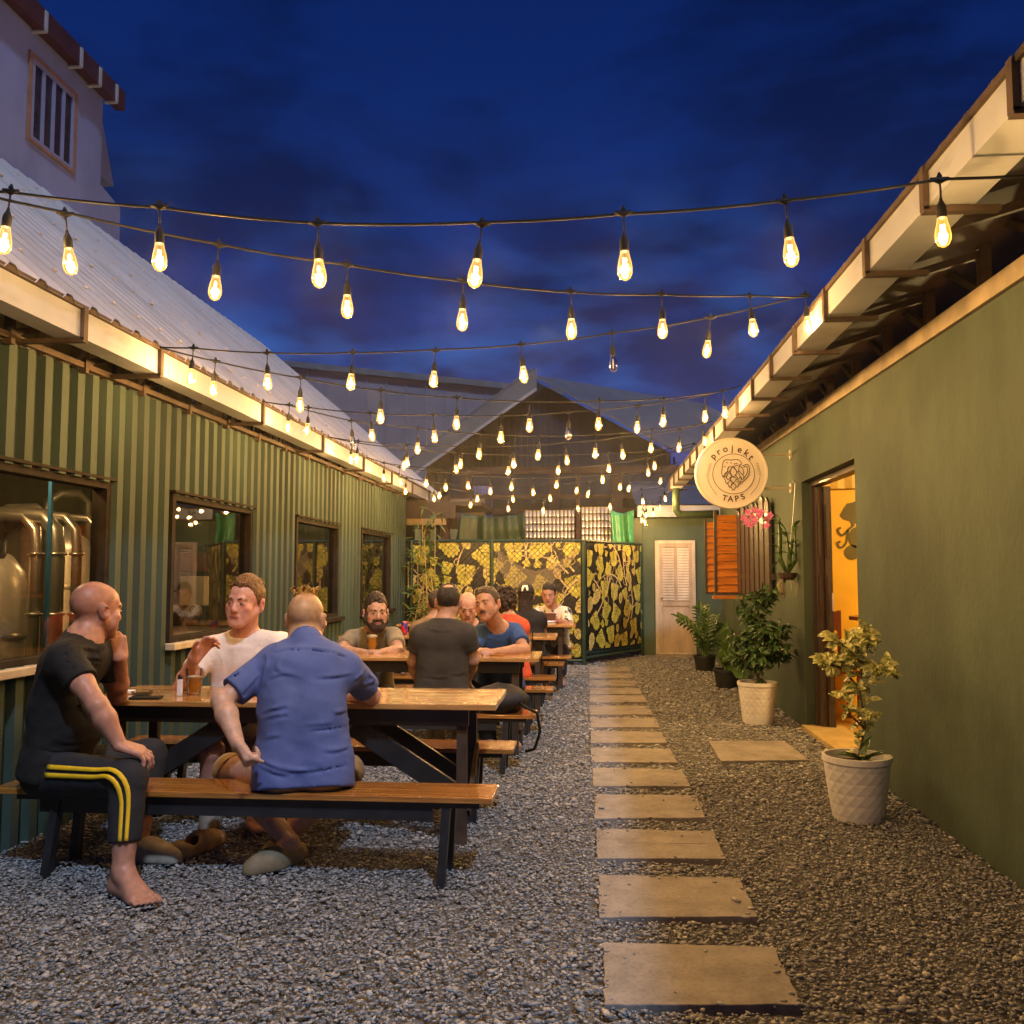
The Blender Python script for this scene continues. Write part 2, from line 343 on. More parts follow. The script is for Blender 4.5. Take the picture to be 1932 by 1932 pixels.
for (a, b) in wins:
    f = MB(); x = XL((a+b)/2)
    for y0, y1, z0, z1 in ((a, b, Z1-.035, Z1+.012), (a, a+.045, Z0, Z1-.035), (b-.045, b, Z0, Z1-.035), (a+.045, b-.045, Z0, Z0+.03)):
        f.box((x-.07, y0, z0), (x+.02, y1, z1))
    f.box((x-.01, a-.02, Z1+.012), (x+.045, b+.02, Z1+.028))
    w = f.build('window', M['frame_wood'], lb)
    s_ = MB(); s_.box((x-.02, a-.06, Z0-.045), (x+.085, b+.06, Z0-.004)); s_.build('sill', M['sill'] if a < 7 else M['frame_wood'], w, bevel=.004)
    g_ = MB(); g_.quad((x-.03, a+.045, Z0+.03), (x-.03, b-.045, Z0+.03), (x-.03, b-.045, Z1-.035), (x-.03, a+.045, Z1-.035)); g_.build('pane', M['pane'], w)
# room behind the windows
q = MB(); xa = -2.93; xb = -6.2
q.quad((xb, .5, 0), (xb, 13, 0), (xb, 13, 2.4), (xb, .5, 2.4)); q.quad((xa, .5, .0), (xa, 13, .0), (xb, 13, .0), (xb, .5, .0))
q.quad((xa, .5, 2.38), (xb, .5, 2.38), (xb, 13, 2.38), (xa, 13, 2.38)); q.quad((xa, 12.74, 0), (xa, 12.74, 2.4), (xb, 12.74, 2.4), (xb, 12.74, 0)); q.quad((xa, .5, 0), (xb, .5, 0), (xb, .5, 2.4), (xa, .5, 2.4))
q.box((-4.2, 10.05, 0), (-2.98, 10.12, 2.37))
q.build('interior_wall', M['dark_room'], lb)
# roof, gutter, trusses
XO = -2.42
def roofZ(x): return HC+1.275+(abs(x)-2.40)*.845
q = MB(); y = -2.0; k = 0
RX = -5.55
while y < 14.6:
    for dy, dz in ((0, 0), (.03, .03), (.07, .03), (.10, 0)):
        q.v.append((-2.40, y+dy, roofZ(-2.40)+dz)); q.v.append((RX, y+dy, roofZ(RX)+dz)); k += 1
    y += .21
for i in range(k-1): q.f.append((2*i, 2*i+2, 2*i+3, 2*i+1)); q.m.append(0)
yy = -2.0
for row in np.arange(.25, 3.1, .62):
    for j in range(0, 60):
        x = -2.40-row; yj = -1.95+.05+j*.42*.66
        if yj < 14.4: q.lathe([(.016, 0), (.014, .012), (0, .016)], (x, yj+.0, roofZ(x)+.03), 6)
q.build('roof', M['roof'], lb)
q = MB(); q.quad((RX, -2, roofZ(RX)), (RX, 14.6, roofZ(RX)), (RX-3.2, 14.6, roofZ(RX)-2.6), (RX-3.2, -2, roofZ(RX)-2.6)); q.build('roof', M['roof'], lb)
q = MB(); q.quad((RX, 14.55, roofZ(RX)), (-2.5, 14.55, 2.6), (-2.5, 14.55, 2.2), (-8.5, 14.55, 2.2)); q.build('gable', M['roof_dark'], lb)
def gutter(x0, x1, y0, y1, zb, zt, zb2, zt2):
    q = MB(); t = .006
    A = [(x0, y0, zb), (x1, y0, zb), (x1, y1, zb2), (x0, y1, zb2)]
    q.add([(x0, y0, zt), (x0, y0, zb), (x1, y0, zb), (x1, y0, zt-.02), (x0, y1, zt2), (x0, y1, zb2), (x1, y1, zb2), (x1, y1, zt2-.02)],
          [(0, 1, 5, 4), (1, 2, 6, 5), (2, 3, 7, 6), (0, 3, 2, 1), (4, 5, 6, 7)])
    return q
GL = gutter(XO, XO-.125, -2, 13.9, 2.442, 2.575, 2.43, 2.563).build('gutter', M['cream'], lb)
q = MB(); q.bar((XO+.004, -2, 2.588), (XO+.004, 13.9, 2.576), .022, .022); q.build('edge_trim', M['brown_steel'], GL)
lip = [3.2, 4.07, 4.85, 6.47, 8.0, 9.5, 10.9, 12.2, 13.5]
for y in lip:
    b = MB(); b.bar((XO+.012, y, 2.425), (XO+.012, y, 2.58), .035, .02, (1, 0, 0)); b.bar((XO+.02, y, 2.424), (-2.80, y, 2.424), .035, .02); b.build('bracket', M['brown_steel'], GL)
q = MB()
for i, y in enumerate(np.arange(1.5, 12.8, .62)):
    x = XL(y)+.055
    q.bar((x, y, ZT-.02), (x, y, ZT+.30), .04, .03, (0, 1, 0)); q.bar((x, y, ZT+.03), (x, y+.62, ZT+.27), .03, .03)
q.bar((XL(0)+.055, 1, ZT+.30), (XL(13)+.055, 12.8, ZT+.30), .05, .05); q.bar((XL(0)+.055, 1, ZT+.02), (XL(13)+.055, 12.8, ZT+.02), .04, .03)
q.build('eave_truss', M['brown_steel'], lb)
q = MB()      # crumpled pale insulation foil under the roof, glimpsed between the truss bars
ys = np.arange(1., 12.9, .09); rs = np.random.RandomState(5)
for a, b in zip(ys[:-1], ys[1:]): 
    j = rs.uniform(-.03, .03, 4)
    q.quad((XL(a)-.10+j[0], a, ZT-.05), (XL(b)-.10+j[1], b, ZT-.05), (XL(b)-.05+j[2], b, ZT+.36), (XL(a)-.05+j[3], a, ZT+.36))
q.build('eave_insulation', mk('foil_insulation', (.42, .34, .22), .4, .3, .4, 5, .5, 14), lb)
# brewing tanks and bench gear seen through the windows
def tank(x, y, r, h, lab, man=True):
    t = thing('brewing_tank', lab, 'tank', (x, y, 0), 'brewing tanks behind the left windows')
    q = MB(); q.lathe([(0, .25), (r*.5, .30), (r, .5), (r, h), (r*.93, h+.10), (r*.6, h+.2), (r*.2, h+.25), (0, h+.26)], (x, y, 0), 32); q.build('vessel', M['tank'], t, True, angle=40)
    for a in range(3):
        q = MB(); q.tube([(x+r*.8*math.cos(a*2.1), y+r*.8*math.sin(a*2.1), 0), (x+r*.8*math.cos(a*2.1), y+r*.8*math.sin(a*2.1), .55)], .03); q.build('leg', M['steel'], t, True)
    q = MB(); q.lathe([(r+.006, h-.32), (r+.012, h-.30), (r+.006, h-.28)], (x, y, 0), 32); q.lathe([(r+.006, .62), (r+.012, .64), (r+.006, .66)], (x, y, 0), 32); q.build('band', M['steel'], t, True)
    q = MB(); q.tube([(x, y, h+.22), (x, y, h+.42), (x+.05, y+.1, h+.5), (x+.1, y+.3, h+.52), (x+.12, y+.42, h+.45), (x+.12, y+.44, .4)], .035, 10); q.build('pipe', M['steel'], t, True)
    q = MB(); q.lathe([(.07, 0), (.07, .12), (0, .13)], (x+r*.3, y-.05, h+.18), 12); q.build('valve', M['black_steel'], t, True)
tank(-3.74, 5.35, .22, 1.22, 'tall shiny steel brewing tank behind the nearest window')
tank(-4.6, 7.3, .36, 1.5, 'second steel brewing tank, partly hidden by pipes behind the nearest window')
tank(-4.9, 9.3, .34, 1.35, 'steel brewing tank deep in the room behind the second window')
q = MB(); q.box((-3.9, 6.6, .78), (-3.1, 7.9, .84))
for yy in (6.65, 7.8):
    for xx in (-3.85, -3.16): q.box((xx, yy, 0), (xx+.04, yy+.04, .78))
o = q.build('work_counter', M['steel']); tag(o, 'steel work counter behind the second window', 'counter')
bx = thing('control_box', 'white control box on a stand behind the second window', 'control box', (-3.85, 8.5, .99))
q = MB(); q.box((-3.92, 8.63, 0), (-3.78, 8.68, 1.6)); q.build('stand', M['black_steel'], bx)
q = MB(); q.box((-3.97, 8.5, 1.0), (-3.72, 8.62, 1.29)); q.build('housing', M['door_white'], bx, bevel=.01)
q = MB(); q.box((-3.98, 8.5, 1.33), (-3.72, 8.60, 1.52)); q.build('cover', mk('dark_red_cover', (.10, .02, .015), .5), bx, bevel=.01)
lm = thing('ceiling_lamp', 'added unseen fill lamp under the brewery ceiling, just inside the nearest window', 'lamp', (-3.2, 4.5, 2.2)); q = MB(); q.lathe([(0, 2.16), (.04, 2.17), (.055, 2.21), (.03, 2.26), (0, 2.27)], (-3.2, 4.5, 0), 12); q.build('lamp_globe', emit('fill_globe', (1, .60, .22), 6), lm, True)  # unseen lamp, added to brighten the tank and the nearest window
q = MB(); q.tube([(-3.2, 4.5, 2.27), (-3.2, 4.5, 2.375)], .012); q.build('stem', M['rubber'], lm)
l_ = bpy.data.lights.new('fill_light', 'POINT'); l_.energy = 40; l_.color = (1, .62, .26); l_.shadow_soft_size = .06; lo_ = base('fill_light', l_, lm); lo_.location = (-3.2, 4.5, 2.12)
pg = thing('pipe_run', 'shiny vertical brewing pipes joined by a bend, behind the nearest window', 'pipes', (-3.2, 5.3, 0))
for (px_, py_, r_) in ((-3.40, 5.30, .035), (-3.28, 5.32, .05), (-3.17, 5.36, .03), (-3.10, 5.50, .022)):
    q = MB(); q.tube([(px_, py_, 0), (px_, py_, 1.45), (px_-.01, py_, 1.58), (px_-.08, py_, 1.66), (px_-.35, py_, 1.68), (px_-.6, py_+.1, 1.66)], r_, 12); q.build('pipe', M['steel'], pg, True)
    q = MB()
    for z_ in (.5, 1.05, 1.42): q.lathe([(r_, z_), (r_+.014, z_+.004), (r_+.014, z_+.016), (r_, z_+.02)], (px_, py_, 0), 12)
    q.build('clamp', M['steel'], pg, True)
lm2 = thing('ceiling_lamp', 'added unseen fill lamp under the brewery ceiling, just inside the second window', 'lamp', (-3.2, 7.2, 2.2)); q = MB(); q.lathe([(0, 2.16), (.04, 2.17), (.055, 2.21), (.03, 2.26), (0, 2.27)], (-3.2, 7.2, 0), 12); q.build('lamp_globe', bpy.data.materials['fill_globe'], lm2, True)  # another added lamp out of sight, brightens the second window's interior
q = MB(); q.tube([(-3.2, 7.2, 2.27), (-3.2, 7.2, 2.375)], .012); q.build('stem', M['rubber'], lm2)
l2_ = l_.copy(); l2_.energy = 26; lo_ = base('fill_light', l2_, lm2); lo_.location = (-3.2, 7.2, 2.12)
blue = MB(); blue.bar((-2.99, 4.78, .9), (-2.99, 4.78, 1.83), .02, .02); tag(blue.build('window_strip', mk('blue_strip', (.02, .14, .35), .4)), 'narrow blue upright strip just behind the nearest window', 'strip')
# ================================================================== right taproom building
rb = thing('taproom_building', 'long olive green plastered building with an open doorway along the right side', 'building', (1.9, 8, 0))
ZR = 2.60; DY0, DY1, DZ = 6.32, 7.93, 2.10; YE = 13.1; TH = .15
q = MB()
def zr(y): return 2.455+.0158*y
def wallseg(y0, y1, z0, z1):
    n = max(1, int((y1-y0)/.6))
    for i in range(n):
        a = y0+(y1-y0)*i/n; b = y0+(y1-y0)*(i+1)/n
        za, zb_ = (zr(a), zr(b)) if z1 == ZR else (z1, z1)
        q.quad((XR(a), a, z0), (XR(a), a, za), (XR(b), b, zb_), (XR(b), b, z0)); q.quad((XR(a)+TH, a, z0), (XR(b)+TH, b, z0), (XR(b)+TH, b, zb_), (XR(a)+TH, a, za))
wallseg(.2, DY0, -.05, ZR); wallseg(DY0, DY1, DZ, ZR); wallseg(DY1, YE, -.05, ZR)
for yj in (DY0, DY1): q.quad((XR(yj), yj, -.05), (XR(yj)+TH, yj, -.05), (XR(yj)+TH, yj, DZ), (XR(yj), yj, DZ))
q.quad((XR(DY0), DY0, DZ), (XR(DY1), DY1, DZ), (XR(DY1)+TH, DY1, DZ), (XR(DY0)+TH, DY0, DZ))
q.quad((XR(YE), YE, -.05), (XR(YE)+4, YE, -.05), (XR(YE)+4, YE, ZR), (XR(YE), YE, ZR))
q.quad((XR(.2), .2, zr(.2)), (XR(YE), YE, zr(YE)), (XR(YE)+TH, YE, zr(YE)), (XR(.2)+TH, .2, zr(.2)))
q.build('wall', M['green_plaster'], rb)
# doorway frame, folded leaf, threshold
q = MB(); x = XR(7.9)
q.box((x+.07, DY1-.045, 0), (x+.16, DY1-.002, DZ-.002)); q.box((x+.07, DY0+.002, 0), (x+.16, DY0+.03, DZ-.002)); q.box((x+.07, DY0+.03, DZ-.045), (x+.16, DY1-.045, DZ-.002))
q.build('door_frame', M['wood_y'], rb)
q = MB()
for i, (xx, dy) in enumerate(((x+.095, 0), (x+.155, -.03))):
    q.box((xx, DY1-.10+dy, .03), (xx+.055, DY1-.05+dy, 2.05))
    for z in (.25, .85, 1.45): q.box((xx+.012, DY1-.108+dy, z), (xx+.043, DY1-.10+dy, z+.45))
dl = q.build('door', M['wood_y'], rb)
q = MB(); q.tube([(x+.20, DY1-.16, 1.0), (x+.20, DY1-.16, 1.15)], .008); q.build('handle', M['steel'], dl)
q = MB(); q.box((XR(6.9)-.035, DY0+.0, -.02), (XR(6.9)+.30, DY1, .035)); q.build('threshold', mk('threshold_tile', (.55, .40, .16), .4), rb, bevel=.004)
# room inside, lit by its own lamp
q = MB(); a = XR(6)+TH+.01
q.quad((a, 8.6, 0), (6, 8.6, 0), (6, 8.6, 2.75), (a, 8.6, 2.75)); q.quad((6, 3, 0), (6, 3, 2.75), (6, 8.6, 2.75), (6, 8.6, 0))
q.quad((a, 3, 0), (a, 3, 2.75), (6, 3, 2.75), (6, 3, 0)); q.build('interior_wall', M['orange_wall'], rb)
q = MB(); q.quad((a, 3, .02), (6, 3, .02), (6, 8.6, .02), (a, 8.6, .02)); q.build('interior_floor', mk('room_floor', (.50, .27, .06), .35), rb)
q = MB()
for i in range(60):
    x0 = a+i*.065; q.quad((x0, 8.55-.02*(i % 2), 2.10), (x0+.065, 8.55-.02*((i+1) % 2), 2.10), (x0+.065, 8.55-.02*((i+1) % 2), 2.75), (x0, 8.55-.02*(i % 2), 2.75))
q.quad((a, 3, 2.74), (a, 8.6, 2.74), (6, 8.6, 2.74), (6, 3, 2.74)); q.build('interior_ceiling', mk('room_ceiling', (.70, .46, .12), .6), rb)
lamp = thing('ceiling_lamp', 'round ceiling lamp glowing inside the orange room', 'lamp', (3.4, 6.9, 2.5))
q = MB(); q.lathe([(0, 2.42), (.08, 2.44), (.10, 2.5), (.06, 2.57), (0, 2.58)], (3.4, 6.9, 0), 16); q.build('lamp_globe', emit('lamp_globe', (1, .62, .22), 4), lamp, True)
q = MB(); q.tube([(3.4, 6.9, 2.58), (3.4, 6.9, 2.73)], .01); q.build('cord', M['rubber'], lamp)
pl = bpy.data.lights.new('lamp_light', 'POINT'); pl.energy = 210; pl.color = (1, .68, .26); pl.shadow_soft_size = .12
po = base('lamp_light', pl, lamp); po.location = (3.4, 6.9, 2.38); po.matrix_parent_inverse = Matrix.Translation((-3.4, -6.9, -2.5))
# gutter + eave
XG = 1.17
GRt = gutter(XG, XG+.155, -2, 13.0, 2.585, 2.715, 2.53, 2.66).build('gutter', M['cream'], rb)
q = MB(); q.bar((XG-.006, -2, 2.712), (XG-.006, 13, 2.657), .016, .022); q.build('edge_trim', M['brown_steel'], GRt)
gy = [2.47+.655*i for i in range(-3, 17)]
for y in gy:
    zb = 2.585-.055*(y+2)/15
    b = MB(); b.bar((XG-.012, y, zb-.018), (XG-.012, y, zb+.135), .035, .02, (1, 0, 0)); b.bar((XG-.02, y, zb-.018), (XG+.235, y, zb-.018), .035, .02); b.build('bracket', M['brown_steel'], GRt)
q = MB(); y = -2.; k = 0
while y < 13.05:
    for dy, dz in ((0, 0), (.03, .016), (.07, .016), (.10, 0)):
        z = 2.722-.055*(y+2)/15+dz
        q.v.append((XG-.004, y+dy, z)); q.v.append((6.2, y+dy, z+1.45)); k += 1
    y += .19
for i in range(k-1): q.f.append((2*i+1, 2*i+3, 2*i+2, 2*i)); q.m.append(0)
q.build('roof', M['roof'], rb)
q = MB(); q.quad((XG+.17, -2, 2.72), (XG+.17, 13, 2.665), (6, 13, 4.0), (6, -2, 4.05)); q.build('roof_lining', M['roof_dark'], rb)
q = MB(); q.bar((XR(.2)+.05, .2, zr(.2)+.048), (XR(YE)+.05, YE, zr(YE)+.048), .14, .088); q.build('wall_plate', M['beam'], rb)
q = MB()
for i, y in enumerate(np.arange(.8, 12.6, .70)):
    x = XR(y)+.05; ZR = zr(y)
    q.bar((x, y, ZR+.085), (x, y, ZR+.50), .05, .05, (0, 1, 0)); q.bar((x, y+.03, ZR+.11), (x+.02, y+.66, ZR+.46), .035, .035)
    q.bar((x-.0, y, ZR+.28), (x-.55, y, ZR+.12), .035, .035)
q.bar((XR(0)+.05, .2, ZR+.52), (XR(12)+.05, 12.6, ZR+.50), .06, .06); q.bar((1.45, .2, 2.84), (1.45, 12.8, 2.79), .05, .04)
q.build('eave_truss', M['brown_steel'], rb)
# downpipe
q = MB(); q.tube([(1.25, 12.93, 2.54), (1.25, 12.95, 2.22), (1.29, 12.97, 2.17), (1.36, 12.98, 2.155), (1.85, 12.99, 2.17)], .055, 14); q.build('downpipe', mk('green_pipe', (.075, .12, .065), .45), rb, True)
# pickets and louvred shutters on the right wall
for j, (ysh, xw, z0, z1) in enumerate(((11.25, .29, 1.06, 2.06), (12.45, .265, 1.04, 2.04))):
    x1 = XR(ysh)-.005; x0 = x1-xw
    s = thing('shutter', ('wide louvred shutter with bright orange slats standing open from the wall under the sign', 'narrow louvred shutter with orange slats beyond the wide one')[j], 'shutter', (x1, ysh, z0), 'orange louvred shutters')
    q = MB(); q.box((x0-.03, ysh, z0), (x0, ysh+.045, z1+.04)); q.box((x1-.045, ysh, z0), (x1, ysh+.045, z1+.06)); q.box((x0, ysh+.01, z0), (x1-.045, ysh+.04, z0+.025)); q.build('frame', M['wood_y'], s)
    n = 10; h = (z1-z0-.04)/n
    q = MB()
    for i in range(n):
        z = z0+.03+i*h; q.add([(x0, ysh-.006, z), (x1-.045, ysh-.006, z), (x1-.045, ysh+.03, z+h*.9), (x0, ysh+.03, z+h*.9), (x0, ysh+.006, z-.004), (x1-.045, ysh+.006, z-.004), (x1-.045, ysh+.042, z+h*.9-.004), (x0, ysh+.042, z+h*.9-.004)],
                              [(0, 1, 2, 3), (7, 6, 5, 4), (0, 4, 5, 1), (1, 5, 6, 2), (2, 6, 7, 3), (3, 7, 4, 0)])
    q.build('slats', M['orange_wood'], s)
    if j == 0: q = MB(); q.box((x0-.06, ysh-.10, z0-.05), (x1, ysh+.05, z0-.012)); q.build('ledge', M['orange_wood'], s)
sh = thing('picket_screen', 'dark upright picket boards fixed on the wall behind the orchid', 'wall screen', (XR(10), 10, 1))
for i in range(7):
    y = 9.15+i*.30; x = XR(y)-.06; q = MB(); w = .105; zt = 2.02+.05*(i % 2)
    q.add([(x, y, 1.08), (x, y+w*2, 1.08), (x, y+w*2, zt), (x, y+w, zt+.06), (x, y, zt), (x+.022, y, 1.08), (x+.022, y+w*2, 1.08), (x+.022, y+w*2, zt), (x+.022, y+w, zt+.06), (x+.022, y, zt)],
          [(0, 4, 3, 2, 1), (5, 6, 7, 8, 9), (0, 1, 6, 5), (1, 2, 7, 6), (2, 3, 8, 7), (3, 4, 9, 8), (4, 0, 5, 9)]); q.build('picket', M['wood_y'], sh)
q = MB(); q.box((XR(10)-.045, 9.1, 1.25), (XR(10)-.012, 11.2, 1.31)); q.box((XR(10)-.045, 9.1, 1.85), (XR(10)-.012, 11.2, 1.91)); q.build('rail', M['wood_y'], sh)
q = MB(); q.quad((XR(10)-.006, 9.15, 1.1), (XR(10)-.006, 11.2, 1.1), (XR(10)+.004, 11.2, 2.0), (XR(10)+.004, 9.15, 2.0)); q.build('window_void', M['win_dark'], sh)
# ================================================================== end building with the white door
YF = 14.85
eb = thing('end_building', 'green end wall closing the alley, with a white door', 'building', (1.8, YF, 0))
q = MB(); q.box((.885, YF, -.05), (4.5, YF+.2, 2.22)); q.build('wall', M['teal_plaster'], eb)
q = MB(); q.box((.80, YF-.10, 2.24), (4.5, YF+.25, 2.43)); q.build('fascia', M['cream'], eb, bevel=.005)
q = MB(); q.quad((.78, YF-.12, 2.44), (4.6, YF-.12, 2.44), (4.6, YF+4, 3.4), (.78, YF+4, 3.4)); q.build('roof', M['blue_roof'], eb)
d0, d1 = G(1240, 1237)[0], G(1311, 1237)[0]; zt = 1.86; yd = YF-.012
q = MB(); q.box((d0-.02, yd-.03, 0), (d0+.045, yd, zt)); q.box((d1-.03, yd-.03, 0), (d1+.02, yd, zt)); q.box((d0+.045, yd-.03, zt-.05), (d1-.03, yd, zt)); q.box((d0+.045, yd-.05, -.02), (d1-.03, yd, .05))
dr = q.build('door', M['door_white'], eb, bevel=.004); xa, xb = d0+.045, d1-.03; xm = (xa+xb)/2
q = MB(); q.box((xa, yd-.008, .05), (xb, yd, zt-.05))
for x0, x1, z0, z1 in ((xa, xa+.05, .05, zt-.05), (xb-.05, xb, .05, zt-.05), (xm-.025, xm+.025, .86, zt-.11), (xa+.05, xb-.05, zt-.11, zt-.05), (xa+.05, xb-.05, .80, .86), (xa+.05, xb-.05, .05, .15)): q.box((x0, yd-.024, z0), (x1, yd-.008, z1))
for k in range(4): q.box((xa+.06+k*.095, yd-.014, .15), (xa+.13+k*.095, yd-.008, .80))
q.build('leaf', mk('aged_door_leaf', (.46, .36, .27), .55, 0, .25, 5, .12, 20, (1, 1, .3)), dr, bevel=.002)
q = MB()
for x0, x1 in ((xa+.05, xm-.025), (xm+.025, xb-.05)):
    for i in range(20): z = .89+i*.043; q.add([(x0, yd-.022, z), (x1, yd-.022, z), (x1, yd-.009, z+.034), (x0, yd-.009, z+.034)], [(0, 1, 2, 3)])
q.build('louvres', M['door_white'], dr)
q = MB(); q.lathe([(0, -.02), (.018, -.015), (.018, .0), (.008, .02)], (xa+.03, yd-.05, .93), 10, np.array(((1, 0, 0), (0, 0, -1), (0, 1, 0)))); q.build('handle', M['steel'], dr, True)
q = MB(); q.box((d0-.05, yd-.35, -.02), (d1+.10, yd-.03, .03)); tag(q.build('door_step', M['stone'], bevel=.006), 'low stone step in front of the white door', 'step')
# ================================================================== fence, banners and gate
FA = np.array([-2.66, 13.15]); FB = np.array([-.086, 13.185]); FC = np.array([.86, 14.80])
def banner(name, parent, a, b, z0, z1, seed, slant=1.0, big=1.0):
    d = np.array([b[0]-a[0], b[1]-a[1], 0.]); Ln = np.linalg.norm(d); d /= Ln; nrm = np.array([d[1], -d[0], 0.])
    o3 = np.array([a[0], a[1], 0.]); rs = random.Random(seed)
    q = MB()
    def pt(s, t, off): 
        s = min(max(s, .005), Ln-.005); t = min(max(t, z0+.005), z1-.005)
        return o3+d*s+np.array([0, 0, t])+nrm*off
    nx = 24
    wav = lambda s: .008*math.sin(s*5.1+seed)+.005*math.sin(s*11)
    for i in range(nx):
        s0, s1 = Ln*i/nx, Ln*(i+1)/nx
        q.quad(o3+d*s0+np.array([0, 0, z0]), o3+d*s1+np.array([0, 0, z0]), o3+d*s1+np.array([0, 0, z1]), o3+d*s0+np.array([0, 0, z1]))
    off = [.003]
    def nxt(): off[0] += .00006; return off[0]
    def poly(pts, mi):
        q.mi = mi; k = nxt(); q.add([pt(x, y, k) for x, y in pts], [tuple(range(len(pts)))])
    def ribbon(pts, w, mi, taper=True):
        q.mi = mi; k = nxt(); n = len(pts); vs = []
        for i in range(n):
            x0, y0 = pts[max(i-1, 0)]; x1, y1 = pts[min(i+1, n-1)]; l = math.hypot(x1-x0, y1-y0)+1e-9
            ww = w*(1-.75*i/(n-1) if taper else 1)/2
            nxn, nyn = -(y1-y0)/l*ww, (x1-x0)/l*ww
            vs += [pt(pts[i][0]+nxn, pts[i][1]+nyn, k), pt(pts[i][0]-nxn, pts[i][1]-nyn, k)]
        q.add(vs, [(2*i, 2*i+1, 2*i+3, 2*i+2) for i in range(n-1)])
    def spiral(x, y, ang, r, turn, w=.012):
        pts = []
        for i in range(16):
            t = i/15; a_ = ang+turn*t*4.6; rr = r*(1-.8*t)
            x += math.cos(a_)*rr*.34; y += math.sin(a_)*rr*.34; pts.append((x*1, y))
        ribbon(pts, w, 3)
    placed = []
    def free(x, y, r):
        return all(math.hypot((x-a_)/slant, y-b_) > (r+c_)*.90 for a_, b_, c_ in placed)
    def vines(cnt):
      for i in range(cnt):
        x = rs.uniform(0, Ln); y = rs.uniform(z0, z1*.8); a_ = rs.uniform(.7, 2.5); pts = []; c_ = rs.uniform(-.22, .22)
        for j in range(22):
            pts.append((x, y)); x += math.cos(a_)*.045*slant; y += math.sin(a_)*.045; a_ += c_*.5+rs.uniform(-.06, .06)
        ribbon(pts, .026, 3)
        for j in (5, 9, 14, 18):
            spiral(pts[j][0], pts[j][1], rs.uniform(0, 6.3), rs.uniform(.06, .11), rs.choice((-1, 1)))
    vines(int(4+Ln*3.5))
    def leafshape(x, y, r, rot):
        lob = []; n = 60
        for i in range(n):
            th = 2*math.pi*i/n; f = .62+.26*math.cos(th)+.13*math.cos(3*th)*(1 if abs(th-math.pi) > .9 else .3)+.10*abs(math.sin(2.5*th))
            f *= (1+.06*((i*7) % 3-1)); f *= .55 if abs(th-math.pi) < .16 else 1
            px = r*f*math.sin(th)*.92; py = r*f*math.cos(th)
            lob.append((x+(px*math.cos(rot)-py*math.sin(rot))*slant, y+px*math.sin(rot)+py*math.cos(rot)))
        poly(lob, 1)
        tx, ty = -math.sin(rot), math.cos(rot); bx_, by_ = x-tx*r*.35*slant, y-ty*r*.35
        ribbon([(bx_, by_), (x+tx*r*.85*slant, y+ty*r*.85)], r*.055, 0)
        for sgn in (-1, 1):
            for f0, f1, sp in ((-.3, .12, .55), (-.05, .42, .5), (.25, .62, .32)):
                p0 = (x+tx*r*f0*slant, y+ty*r*f0); p1 = (x+(tx*r*f1+sgn*ty*r*sp)*slant, y+ty*r*f1-sgn*tx*r*sp); ribbon([p0, ((p0[0]+p1[0])/2, (p0[1]+p1[1])/2+.004), p1], r*.045, 0)
    def hopshape(x, y, r, rot):
        pts = []
        for i in range(36):
            th = 2*math.pi*i/36; f = 1+.05*math.cos(9*th)
            px = r*.66*math.sin(th)*f*(1-.16*math.cos(th)*-1*-1); py = r*math.cos(th)*f
            pts.append((x+(px*math.cos(rot)-py*math.sin(rot))*slant, y+px*math.sin(rot)+py*math.cos(rot)))
        poly(pts, 2)
        for row in range(-2, 4):
            for cc in range(-2, 3):
                cx_ = (cc+.5*(row % 2))*r*.36; cy_ = row*r*.30
                if (cx_/(r*.62))**2+(cy_/(r*.95))**2 > .72: continue
                arc = []
                for t in range(6):
                    an = math.pi*(1+t/5); px = cx_+r*.19*math.cos(an); py = cy_+r*.25*math.sin(an)
                    arc.append((x+(px*math.cos(rot)-py*math.sin(rot))*slant, y+px*math.sin(rot)+py*math.cos(rot)))
                ribbon(arc, r*.055, 0, False)
    for k, (r0, r1, tries) in enumerate(((.165, .19, 90), (.115, .15, 300), (.065, .09, 600))):
        for i in range(tries):
            r = rs.uniform(r0, r1)*big; x = rs.uniform(-.02, Ln+.02); y = rs.uniform(z0, z1)
            if free(x, y, r):
                placed.append((x, y, r)); rot = math.pi+rs.uniform(-.75, .75)
                (leafshape if rs.random() < .56 or k == 0 else hopshape)(x, y, r*(1.12 if k else 1.2), rot)
    vines(int(2+Ln*1.5))
    return q.build(name, [M['sheet_black'], M['leaf_y'], M['hop_y'], M['vine']], parent)
fn = thing('printed_fence', 'fence across the alley end, covered by a black banner printed with yellow hop leaves', 'fence', (-1.3, 13.15, 0))
banner('banner', fn, (-2.66, 13.15), (-1.42, 13.165), .10, 1.775, 11)
banner('banner', fn, (-1.40, 13.165), (-.11, 13.185), .10, 1.775, 23)
def posts(parent, lst, z, r=.028):
    for (x, y) in lst:
        q = MB(); q.tube([(x, y, -.05), (x, y, z)], r, 10); q.build('post', mk('fence_post', (.02, .05, .03), .45) if 'fence_post' not in MATS else MATS['fence_post'], parent)
posts(fn, [(-2.60, 13.13), (-1.41, 13.135)], 1.80)
q = MB(); q.tube([(-2.66, 13.13, 1.80), (-.086, 13.15, 1.80)], .02, 8); q.tube([(-2.66, 13.13, .07), (-.086, 13.15, .07)], .02, 8); q.build('rail', MATS['fence_post'], fn)
q = MB()
